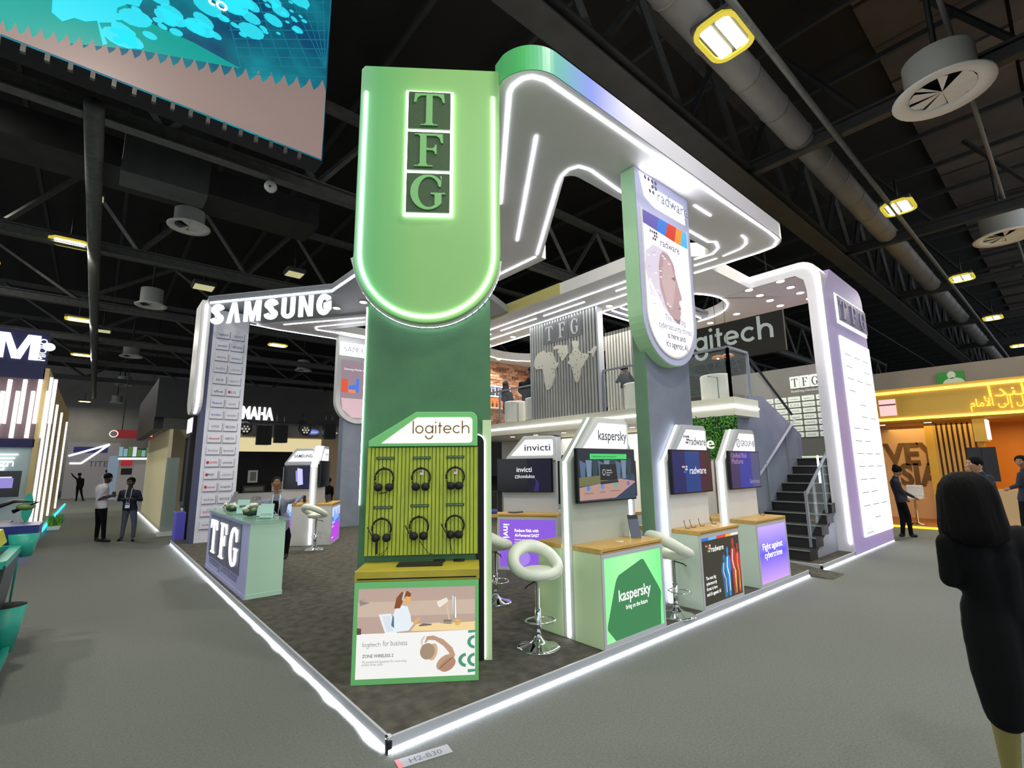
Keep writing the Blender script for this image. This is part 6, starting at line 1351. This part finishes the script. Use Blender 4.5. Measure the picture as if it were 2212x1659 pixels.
mb = MB(glow('f4c8c4', 1.0)); a = P(1897, 865, x=YX-.02); b_ = P(1938, 897, x=YX-.02); mb.box(-a.y, b_.z, .0, -b_.y, a.z, .02, fx); mb.mat(pt('7a4a40')); mb.box(-a.y, b_.z+.42*(a.z-b_.z)+.1, .02, -b_.y, b_.z+.42*(a.z-b_.z)+.14, .022, fx); part('pink_panel', mb, t, world=True)
mb = MB(mat('arabic_glow', 'ffd84a', .4, emit=1.6))
a = P(2137, 858, x=YX); mb.text('\uFE8D\uFEAA\uFEE8\uFEDF\uFEEE\uFE91', -a.y, a.z, .42, .0, fx, depth=.02, width=1.05)
a = P(2097, 880, x=YX); mb.text('\uFEE1\uFE8E\uFEE3\uFEF7\uFE8D \uFEF0\uFEDF\uFE87 \uFEDD\uFE8E\uFEE4\uFECB\uFE83', -a.y, a.z, .3, .0, fx, depth=.02, width=1.35); part('lettering', mb, t, world=True)
t = thing('stand_stool', 'white swivel stool with chrome stem inside the yellow stand', 'stool', (P(1982, 1120, x=YX+.6).x, P(1982, 1120, x=YX+.6).y, .06))
mb = MB(WHITE); mb.box(-.2, -.2, .7, .2, .2, .78); mb.box(.14, -.2, .78, .2, .2, 1.1); part('seat', mb, t, bevel=.03)
mb = MB(CHROME); mb.lathe((0, 0, 0), [(.2, 0), (.2, .02), (.03, .05), (.03, .7)], 16); part('stem', mb, t)
t = thing('wall_exit_sign', 'green exit board with running figure above the yellow fascia', 'sign', (22, 0, 4.5))
a = P(2022, 807, x=22); b_ = P(2086, 828, x=22); f_ = sideL((22, 0, 0)); mb = MB(mat('exit_green', '2f9a3a', .6, emit=.35)); mb.box(-a.y, b_.z-.3, 0, -b_.y, a.z, .05, f_); mb.mat(pt('cfe0c8')); mb.poly(ell(-a.y+.55*(a.y-b_.y), b_.z+.35, .12, .14), .05, .06, f_); mb.poly(ell(-a.y+.6*(a.y-b_.y), b_.z+.05, .3, .2), .05, .06, f_); part('board', mb, t, world=True)
mb = MB(mat('service_wall', '8c877e', .7, noise=.1, scale=1)); mb.box(22.06, -12, 0, 22.4, 12, 5.35); struct('wall_service', mb)
# ================================================================== cleaning trolley
t = thing('cleaning_trolley', 'teal cleaning trolley with black bag, yellow lid and buckets in the aisle', 'trolley', (-2.6, 3.4, 0))
TEAL = mat('teal_plastic', '1f9a86', .4); GBAG = mat('bag_dark_green', '1c2a22', .5, noise=.2, scale=5)
mb = MB(TEAL); mb.box(-3.3, 2.55, .13, -2.1, 3.9, .17); mb.ring([(-3.3, 2.55), (-2.08, 2.55), (-2.08, 3.9), (-3.3, 3.9)], [(-3.26, 2.6), (-2.13, 2.6), (-2.13, 3.85), (-3.26, 3.85)], .17, .25); part('base_tray', mb, t, world=True)
for x_, y_ in ((-2.15, 2.9), (-2.15, 3.8), (-3.2, 2.7)):
    mb = MB(BLACK); mb.cyl((x_-.02, y_, .055), (x_+.02, y_, .055), .055, 14); mb.box(x_-.03, y_-.02, .06, x_+.03, y_+.02, .13); part('wheel', mb, t, world=True)
mb = MB(GBAG); mb.add([(-3.3, 2.75, .18), (-2.22, 2.75, .18), (-2.22, 3.75, .18), (-3.3, 3.75, .18), (-3.3, 2.7, 1.08), (-2.12, 2.7, 1.08), (-2.12, 3.8, 1.08), (-3.3, 3.8, 1.08)], [(3, 2, 1, 0), (4, 5, 6, 7), (0, 1, 5, 4), (1, 2, 6, 5), (2, 3, 7, 6), (3, 0, 4, 7)]); part('waste_bag', mb, t, world=True)
mb = MB(TEAL); mb.ring(rrect(-3.35, 2.65, -2.12, 3.95, .1), rrect(-3.25, 2.75, -2.2, 3.85, .08), 1.06, 1.12); part('rim', mb, t, world=True)
mb = MB(mat('lid_yellow', 'd2d01c', .35)); mb.poly([(-3.3, 1.2), (-2.2, 1.2), (-2.24, 1.32), (-3.3, 1.34)], 0, .75, Fr((0, 3.5, 0), X, Z)); part('lid', mb, t, world=True)
mb = MB(mat('tray_blue', '14246a', .35)); mb.box(-3.3, 3.98, 1.12, -2.02, 4.5, 1.3); part('blue_tray', mb, t, world=True)
mb = MB(TEAL); mb.lathe((-2.16, 3.6, .18), [(.1, 0), (.16, .42)], 20); mb.mat(MBLACK); mb.lathe((-2.16, 3.6, .6), [(.16, 0), (.15, .005)], 20); part('bucket', mb, t, world=True)
mb = MB(TEAL); mb.lathe((-2.12, 3.95, 1.0), [(.08, 0), (.12, .22)], 16); part('small_pot', mb, t, world=True)
mb = MB(mat('bin_black', '23282b', .5)); mb.box(-3.4, 4.5, .3, -2.32, 5.2, 1.28); mb.box(-2.32, 4.52, .2, -2.24, 4.6, 1.3); part('black_bin', mb, t, world=True)
mb = MB(TEAL); mb.poly(ell(-2.22, 1.42, .05, .17), -.02, .02, front((0, 5.3, 0))); mb.cyl((-2.25, 5.3, .3), (-2.22, 5.3, 1.3), .012, 6); part('brush', mb, t, world=True)
mb = MB(BLACK); mb.ball((-2.75, 4.85, 1.36), .25, 14, 8, (1, .8, .45)); mb.tube([(-2.6, 4.85, 1.38), (-2.3, 4.8, 1.52), (-2.1, 4.75, 1.5), (-2.3, 4.8, 1.4)], .025, 6); mb.mat(pt('5f7a3a')); mb.ball((-2.2, 4.8, 1.45), .07, 8, 6, (1.2, 1, .6)); part('cloth_bag', mb, t, world=True)
# ================================================================== people (joints placed from pixels at a known distance, one continuous body each)
PEOPLE = []
def Q(u, v, d): return Vector(CAMP+ray(u, v)*(d/FPX))
def capsule(mb, p0, p1, r0, r1, seg=12):
    p0, p1 = Vector(p0), Vector(p1); d = p1-p0; L = d.length or 1e-4; d = d/L
    pts = []; rs = []
    for k in (80, 55, 30): a = math.radians(k); pts.append(p0-d*r0*math.sin(a)); rs.append(r0*math.cos(a))
    pts += [p0, p1]; rs += [r0, r1]
    for k in (30, 55, 80): a = math.radians(k); pts.append(p1+d*r1*math.sin(a)); rs.append(r1*math.cos(a))
    mb.tube(pts, 0, seg, rs=rs)
def hand(bones, w, e, tag='skin', curl=None, s=1.0):
    """palm and five fingers continuing from the wrist"""
    d = (Vector(w)-Vector(e)).normalized(); side = d.cross(Vector((0, 0, 1)))
    side = side.normalized() if side.length > .05 else Vector((1, 0, 0))
    cu = Vector(curl) if curl is not None else side.cross(d)*-.4
    palm = w+d*.075*s
    bones.append((w, palm, .028*s, .034*s, tag))
    for i in range(4):
        b = palm+side*(i-1.5)*.019*s; l = (.062, .072, .068, .052)[i]*s
        m = b+d*l*.55+cu*.012; bones.append((b, m, .0095*s, .009*s, tag)); bones.append((m, m+(d+cu*.6).normalized()*l*.5, .009*s, .0075*s, tag))
    b = w+d*.03*s-side*.028*s; bones.append((b, b+(d-side*.8).normalized()*.05*s, .012*s, .0095*s, tag))
def person(label, j, d, mats, hair='short', voxel=.014, H=1.75, coat=False, skirt=None, lanyard=False, hands=True, face=None, fat=1.0, hairm=None, group=None, ground=0):
    """j: joint -> (u, v[, depth offset]); missing limbs are mirrored from what is given"""
    p = {k: Q(q[0], q[1], d+(q[2] if len(q) > 2 else 0)) for k, q in j.items()}
    s = H/1.75; B_ = []
    for k in ('anl', 'anr'):
        if k in p: p[k].z = ground+.075*s
    for k in ('tol', 'tor'):
        if k in p: p[k].z = ground+.04*s
    hd, nk = p['head'], p['neck']; up = (hd-nk).normalized()
    B_ += [(hd+up*.035*s, hd-up*.03*s, .088*s, .078*s, 'skin'), (nk-up*.02, hd-up*.04*s, .052*s, .05*s, 'skin')]
    if face is not None:
        f = Vector(face).normalized()
        B_ += [(hd-up*.075*s+f*.035*s, hd-up*.06*s, .045*s, .06*s, 'skin'), (hd+f*.085*s-up*.005, hd+f*.1*s-up*.03*s, .011*s, .015*s, 'skin')]
        sd = f.cross(Z)
        for k in (-1, 1): B_.append((hd+sd*k*.088*s-up*.005, hd+sd*k*.092*s-up*.03*s, .016*s, .013*s, 'skin'))
    a, b, c = p['shl'], p['shr'], p['pel']
    w = .088*s*fat; chest = (a+b)/2
    B_ += [(a.lerp(b, .12), a.lerp(b, .88), .068*s*fat, .068*s*fat, 'top'), (nk-up*.03, chest-Z*.03, .07*s, .1*s, 'top')]
    hl, hr = p.get('hipl', c+(a-b)*.22), p.get('hipr', c+(b-a)*.22)
    wl, wr = chest.lerp(c, .62)+(a-b)*.16, chest.lerp(c, .62)+(b-a)*.16
    for q0, q1, q2 in ((a.lerp(b, .22), wl, hl), (b.lerp(a, .22), wr, hr)):
        B_ += [(q0-Z*.05, q1, w*1.12, w*1.02, 'top'), (q1, q2+Z*.02, w*1.0, w*1.08, 'top')]
    B_ += [(chest-Z*.1, c+Z*.05, w*1.2, w*1.15, 'top')]
    if coat:
        for q in (hl, hr): B_.append((q+Z*.08, q-Z*.1, w*1.25, w*1.32, 'top'))
    if skirt is not None:
        sk = Q(skirt[0], skirt[1], d); zb_ = sk.z
        for q in (hl, hr):
            e = Vector((q.x, q.y, zb_))*.8+Vector((c.x, c.y, zb_))*.2
            B_.append((q, e.lerp(q, .5), w*1.32, w*1.3, 'bottom')); B_.append((e.lerp(q, .5), e+Z*.06, w*1.3, w*1.05, 'bottom'))
    for sdn in 'lr':
        sh = p['sh'+sdn]
        if 'el'+sdn in p:
            el = p['el'+sdn]; wr_ = p['wr'+sdn]
            B_ += [(sh, el, .056*s*fat, .046*s, 'top'), (el, el.lerp(wr_, .9), .045*s, .036*s, 'fore'), (el.lerp(wr_, .85), wr_, .03*s, .027*s, 'skin')]
            if hands: hand(B_, wr_, el, s=s)
        if 'kn'+sdn in p:
            h = hl if sdn == 'l' else hr; kn = p['kn'+sdn]; an = p['an'+sdn]
            lt = 'leg' if skirt is not None else 'bottom'
            B_ += [(h, kn, .088*s*fat, .062*s, lt), (kn, an, .06*s, .045*s if skirt is None else .036*s, lt)]
            if 'to'+sdn in p: B_ += [(an-Z*.02, p['to'+sdn], .048*s, .038*s, 'shoe')]
    base = Vector((c.x, c.y, min(min(q[0].z-q[2], q[1].z-q[3]) for q in B_)))
    mb = MB(SKIN)
    for q in B_: capsule(mb, q[0]-base, q[1]-base, q[2], q[3])
    o = bpy.data.objects.new('body', mesh('body', mb)); COL.objects.link(o)
    m = o.modifiers.new('r', 'REMESH'); m.mode = 'VOXEL'; m.voxel_size = voxel; m.use_smooth_shade = True
    m = o.modifiers.new('s', 'SMOOTH'); m.iterations = 3; m.factor = .5
    t = thing('person', label, 'person', base, group=group)
    o.parent = t
    PEOPLE.append((o, [(q[0]-base, q[1]-base, q[2], q[3], q[4]) for q in B_], mats))
    # hair
    hm = hairm or HAIR; mb = MB(hm); hc = hd-base
    fd = Vector(face).normalized() if face is not None else Vector((0, 0, 0))
    if hair == 'short': mb.ball(hc+up*.045*s-fd*.02*s, .1*s, 16, 10, (.98, .98, .92))
    elif hair == 'long':
        mb.lathe(hc, [(.01, .15*s), (.05*s, .145*s), (.09*s, .12*s), (.118*s, .075*s), (.13*s, .01*s), (.135*s, -.07*s), (.142*s, -.14*s), (.14*s, -.2*s), (.1*s, -.235*s), (.02, -.24*s)], 44)
        for v_ in mb.v:
            dx_, dy_ = v_.x-hc.x, v_.y-hc.y; an_ = math.atan2(dy_, dx_); k_ = 1+.035*math.sin(7*an_+v_.z*9)+.02*math.sin(17*an_+v_.z*14); v_.x = hc.x+dx_*k_; v_.y = hc.y+dy_*k_
    elif hair == 'veil':
        mb.ball(hc+up*.025-fd*.03, .115*s, 16, 10); capsule(mb, hc-fd*.03, nk-base-Z*.12, .1*s, .15*s, 16)
    elif hair == 'bun':
        mb.ball(hc+up*.04-fd*.02, .102*s, 16, 10); mb.ball(hc+up*.1-fd*.08, .05*s, 10, 8)
    ho = part('hair', mb, t)
    if face is not None:
        f = fd; sd = f.cross(Z)
        mb = MB(pt('f0ece6')); mb2 = MB(pt('140e0a'))
        for k in (-1, 1):
            e = hc+f*.079*s+sd*k*.033*s+up*.012; mb.ball(e, .011*s, 8, 6); mb2.ball(e+f*.008*s, .006*s, 8, 6); mb2.tube([e+up*.022+f*.004-sd*.016, e+up*.026+f*.008, e+up*.02+f*.002+sd*.016], .004*s, 6)
        part('eyes', mb, t); part('brows', mb2, t)
        mb = MB(pt('6a3a30')); mb.tube([hc+f*.084*s-up*.062*s-sd*.024*s, hc+f*.092*s-up*.06*s, hc+f*.084*s-up*.062*s+sd*.024*s], .007*s, 6); part('mouth', mb, t)
    if lanyard:
        ch = chest-base; f = fd if fd.length else (Vector(CAMP)-hd); f = Vector((f.x, f.y, 0)).normalized(); ax = (b-a).normalized()
        bd = ch.lerp(c-base, .62)+f*.15
        mb = MB(pt('d8e4e4')); 
        for k in (-1, 1): mb.tube([nk-base+ax*k*.07+f*.05, ch+ax*k*.075+f*.13-Z*.1, bd+ax*k*.015], .008, 6)
        part('lanyard', mb, t)
        F_ = Fr(bd-Z*.13, f.cross(Z)*-1, Z); mb = MB(pt('e4e6ea')); mb.box(-.05, 0, -.004, .05, .13, .004, F_); mb.mat(pt('3a4a9a')); mb.box(-.05, .085, .004, .05, .115, .005, F_); part('badge', mb, t)
    return t, base, p
BLK = mat('cloth_black', '070709', .9, spec=.2); NVY = mat('cloth_navy', '161a2c', .8); GRYJ = mat('cloth_grey', '7d8296', .8, noise=.08, scale=30); WSH = mat('cloth_white', 'c4c2c6', .8); GRP = mat('cloth_grey_trousers', '4f5460', .8); SHOE = mat('shoe_black', '0c0c0c', .5); BEI = mat('cloth_beige', 'b0a48c', .8)
cam_f = lambda u, v: Vector(-ray(u, v)).normalized()
def mt(top, bottom, skin=SKIN, shoe=SHOE, fore=None, leg=None): return {'top': top, 'bottom': bottom, 'skin': skin, 'shoe': shoe, 'fore': fore or top, 'leg': leg or skin}
# 1 grey jacket man by the counters
t, b0, p = person('man in open grey jacket over black shirt with lanyard leaning on the kiosk', dict(head=(598, 1044), neck=(598, 1068), shl=(566, 1086), shr=(624, 1083), ell=(553, 1103, -.1), wrl=(575, 1095, -.3), elr=(650, 1074, .15), wrr=(640, 1084, -.05), pel=(600, 1124), hipl=(590, 1124), hipr=(612, 1126), knl=(600, 1160), anl=(608, 1188), tol=(615, 1196, -.12), knr=(622, 1158), anr=(618, 1188), tor=(612, 1195, -.15)), 9.6, mt(GRYJ, BLK), lanyard=True, face=cam_f(560, 1050), voxel=.011, coat=True, ground=PZ)
f = Vector(cam_f(600, 1090)); f.z = 0; f.normalize()
mb = MB(BLK); c = (p['shl']+p['shr'])/2-b0; k = p['pel']-b0
ax = (p['shr']-p['shl']).normalized()
for q0, q1, w0, w1 in ((c-Z*.0, k, .035, .07),):
    mb.add([c-ax*.05+f*.105+Z*.03, c+ax*.05+f*.105+Z*.03, c.lerp(k, .5)+ax*.075+f*.145, k+ax*.07+f*.15, k-ax*.05+f*.15, c.lerp(k, .5)-ax*.055+f*.145], [(0, 5, 4, 3, 2, 1)])
part('shirt_front', mb, t)
# 2-3 visitors in the aisle
person('visitor in white t-shirt and wide black trousers looking at a phone', dict(head=(234, 1033), neck=(230, 1044), shl=(215, 1052, .12), shr=(228, 1053, -.18), ell=(222, 1075, .15), wrl=(242, 1070, .05), elr=(212, 1078, -.2), wrr=(240, 1072, -.15), pel=(219, 1095), hipl=(216, 1095, .1), hipr=(222, 1095, -.1), knl=(212, 1130, .1), anl=(208, 1160, .1), tol=(220, 1167), knr=(224, 1130, -.1), anr=(224, 1160, -.1), tor=(236, 1166, -.1)), 12.8, mt(WSH, BLK, SKIND, fore=SKIND), fat=1.2, face=Vector((.8, -.4, -.3)))
person('visitor in navy shirt and grey trousers with white lanyard and folded hands', dict(head=(283, 1042), neck=(282, 1054), shl=(263, 1063), shr=(299, 1063), ell=(257, 1080), wrl=(274, 1078, -.2), elr=(305, 1080), wrr=(290, 1078, -.2), pel=(280, 1100), hipl=(273, 1101), hipr=(288, 1101), knl=(268, 1130), anl=(263, 1156), tol=(256, 1163, -.2), knr=(290, 1130), anr=(288, 1154), tor=(287, 1161, -.25)), 13.0, mt(NVY, GRP, SKIND), lanyard=True, face=cam_f(283, 1040)+Vector((-.3, 0, -.35)))
t = thing('smartphone', 'black smartphone held by the visitor in the white t-shirt', 'phone', Q(246, 1068, 12.75)); mb = MB(BLACK); mb.box(-.04, -.005, -.07, .04, .005, .07); part('body', mb, t)
# 4-6 far visitors
person('far visitor in long black clothes striding across the aisle with a bag', dict(head=(172, 1026), neck=(172, 1031), shl=(166, 1035), shr=(180, 1035), ell=(158, 1028), wrl=(154, 1022), elr=(180, 1046), wrr=(178, 1054), pel=(171, 1053), knl=(166, 1068), anl=(165, 1079), tol=(162, 1081), knr=(176, 1066), anr=(180, 1075), tor=(183, 1077)), 30, mt(BLK, BLK, SKIND), voxel=.03, hands=False)
person('far visitor in beige robe standing by the white angular stand', dict(head=(190, 1019), neck=(190, 1023), shl=(184, 1027), shr=(197, 1027), ell=(183, 1034), wrl=(185, 1038), elr=(199, 1034), wrr=(197, 1038), pel=(190, 1040), knl=(187, 1049), anl=(187, 1056), knr=(193, 1049), anr=(193, 1056)), 44, mt(BEI, WSH, SKIN), voxel=.035, hands=False, ground=-.03)
person('far visitor with dark hair half hidden behind the white t-shirt man', dict(head=(231, 1019), neck=(231, 1024), shl=(223, 1029), shr=(239, 1029), ell=(222, 1037), wrl=(224, 1044), elr=(241, 1037), wrr=(239, 1044), pel=(231, 1047), knl=(228, 1060), anl=(228, 1072), knr=(234, 1060), anr=(234, 1072)), 33, mt(WSH, NVY, SKIND), voxel=.03, hands=False)
# 7 woman in black near the edge of the picture
person('woman in black jacket and skirt with dark shoulder hair walking away', dict(head=(2092, 1078), neck=(2110, 1140), shl=(2048, 1172), shr=(2228, 1160), ell=(2052, 1250, .02), wrl=(2120, 1270, .25), elr=(2290, 1260, .05), wrr=(2230, 1290, .3), pel=(2165, 1345), hipl=(2135, 1350), hipr=(2205, 1350), knl=(2172, 1570), anl=(2200, 1760), tol=(2215, 1800, .12), knr=(2250, 1570), anr=(2290, 1760), tor=(2310, 1800, .12)), 2.62, mt(BLK, BLK, mat('skin_olive', '8a8048', .5), leg=mat('skin_olive', '8a8048')), hair='long', voxel=.014, coat=True, skirt=(2180, 1550), H=1.72, hands=False, face=None)
# 8-10 people at the yellow stand
person('man in dark jacket with raised cap leaning towards the white stool', dict(head=(1938, 1018), neck=(1935, 1030), shl=(1930, 1038, .2), shr=(1936, 1040, -.15), ell=(1950, 1062, .15), wrl=(1974, 1074, .1), elr=(1948, 1062, -.15), wrr=(1958, 1076, -.1), pel=(1946, 1082), hipl=(1944, 1083, .1), hipr=(1948, 1083, -.1), knl=(1950, 1120), anl=(1950, 1150), tol=(1946, 1160), knr=(1962, 1115, -.05), anr=(1968, 1152, -.05), tor=(1980, 1164, -.1)), 12.0, mt(NVY, BLK, SKIN), hair='bun', face=Vector((.6, -.7, -.4)))
person('man in dark suit with white collar raising a phone to his face', dict(head=(2106, 1003), neck=(2114, 1020), shl=(2102, 1036, .15), shr=(2138, 1034), ell=(2092, 1052, .1), wrl=(2090, 1022, .05), elr=(2150, 1070), wrr=(2146, 1100), pel=(2132, 1100), knl=(2130, 1160), anl=(2134, 1210), tol=(2126, 1216), knr=(2142, 1160), anr=(2150, 1210), tor=(2146, 1216)), 7.5, mt(NVY, NVY, SKINL), face=Vector((-.5, .6, -.05)), voxel=.013)
person('man in dark suit beside the wooden info desk of the yellow stand', dict(head=(2206, 998), neck=(2212, 1013), shl=(2205, 1025), shr=(2232, 1025), ell=(2200, 1048), wrl=(2180, 1055), elr=(2240, 1050), wrr=(2236, 1080), pel=(2218, 1080), knl=(2214, 1130), anl=(2216, 1175), tol=(2208, 1180), knr=(2226, 1130), anr=(2232, 1175), tor=(2228, 1180)), 9.6, mt(NVY, BLK, SKIN), face=Vector((-.7, .2, -.1)))
# 11-13 people upstairs
person('woman in dark headscarf sitting behind the lounge railing', dict(head=(1094, 831), neck=(1093, 842), shl=(1086, 850), shr=(1103, 850), ell=(1085, 864), wrl=(1098, 868), elr=(1108, 864), wrr=(1106, 870), pel=(1095, 882), knl=(1106, 890), anl=(1108, 918), knr=(1110, 890), anr=(1112, 918)), 16.7, mt(NVY, BLK, SKINL), hair='veil', hands=False, face=Vector((.5, -.7, 0)), hairm=mat('veil_black', '141114', .8), ground=MZ1)
person('man in black jacket sitting at the lounge table beside the slat wall', dict(head=(1146, 801), neck=(1142, 818), shl=(1124, 828), shr=(1152, 828), ell=(1122, 846), wrl=(1134, 856), elr=(1156, 846), wrr=(1150, 856), pel=(1138, 876), knl=(1130, 888), anl=(1130, 915), knr=(1146, 888), anr=(1146, 915)), 16.0, mt(BLK, GRP, SKIND), hands=False, ground=MZ1)
person('man in navy jacket and white shirt photographing from the upper corner', dict(head=(1349, 800), neck=(1349, 809), shl=(1340, 815), shr=(1361, 815), ell=(1333, 825), wrl=(1343, 806, -.25), elr=(1369, 824), wrr=(1356, 803, -.25), pel=(1352, 838), knl=(1347, 862), anl=(1348, 890), knr=(1358, 862), anr=(1359, 890)), 13.2, mt(NVY, WSH, SKIN), hands=True, face=None, voxel=.016, ground=MZ1)
t = thing('smartphone', 'dark smartphone raised by the photographing man upstairs', 'phone', Q(1350, 801, 12.85)); mb = MB(BLACK); mb.box(-.07, -.005, -.035, .07, .005, .035); part('body', mb, t)
person('staff member in black with raised hand behind the pink poster kiosk', dict(head=(709, 1040), neck=(709, 1048), shl=(700, 1054), shr=(717, 1054), ell=(698, 1066), wrl=(703, 1076), elr=(718, 1066), wrr=(715, 1076), pel=(708, 1080), knl=(705, 1102), anl=(705, 1124), knr=(711, 1102), anr=(711, 1124)), 15.5, mt(BLK, BLK, SKIN), hands=False, voxel=.02, ground=0)
# bake the bodies: one smooth continuous skin each, coloured by the nearest limb
bpy.context.view_layer.update()
dg = bpy.context.evaluated_depsgraph_get()
for o, bones, mats in PEOPLE:
    me = bpy.data.meshes.new_from_object(o.evaluated_get(dg)); old = o.data
    o.modifiers.clear(); o.data = me; me.name = 'body'
    tags = []
    for q in bones:
        if q[4] not in tags: tags.append(q[4])
    me.materials.clear()
    for tg in tags: me.materials.append(mats[tg])
    n = len(me.polygons); ce = np.zeros(n*3); me.polygons.foreach_get('center', ce); ce = ce.reshape(-1, 3)
    best = np.full(n, 1e9); idx = np.zeros(n, int)
    for q in bones:
        a = np.array(q[0]); d_ = np.array(q[1])-a; tt = np.clip(((ce-a)@d_)/max(d_@d_, 1e-9), 0, 1)
        dist = np.linalg.norm(ce-a-tt[:, None]*d_, axis=1)-(q[2]+(q[3]-q[2])*tt)
        k = dist < best; best[k] = dist[k]; idx[k] = tags.index(q[4])
    me.polygons.foreach_set('material_index', idx.astype(np.int32)); me.polygons.foreach_set('use_smooth', np.ones(n, bool)); me.update()
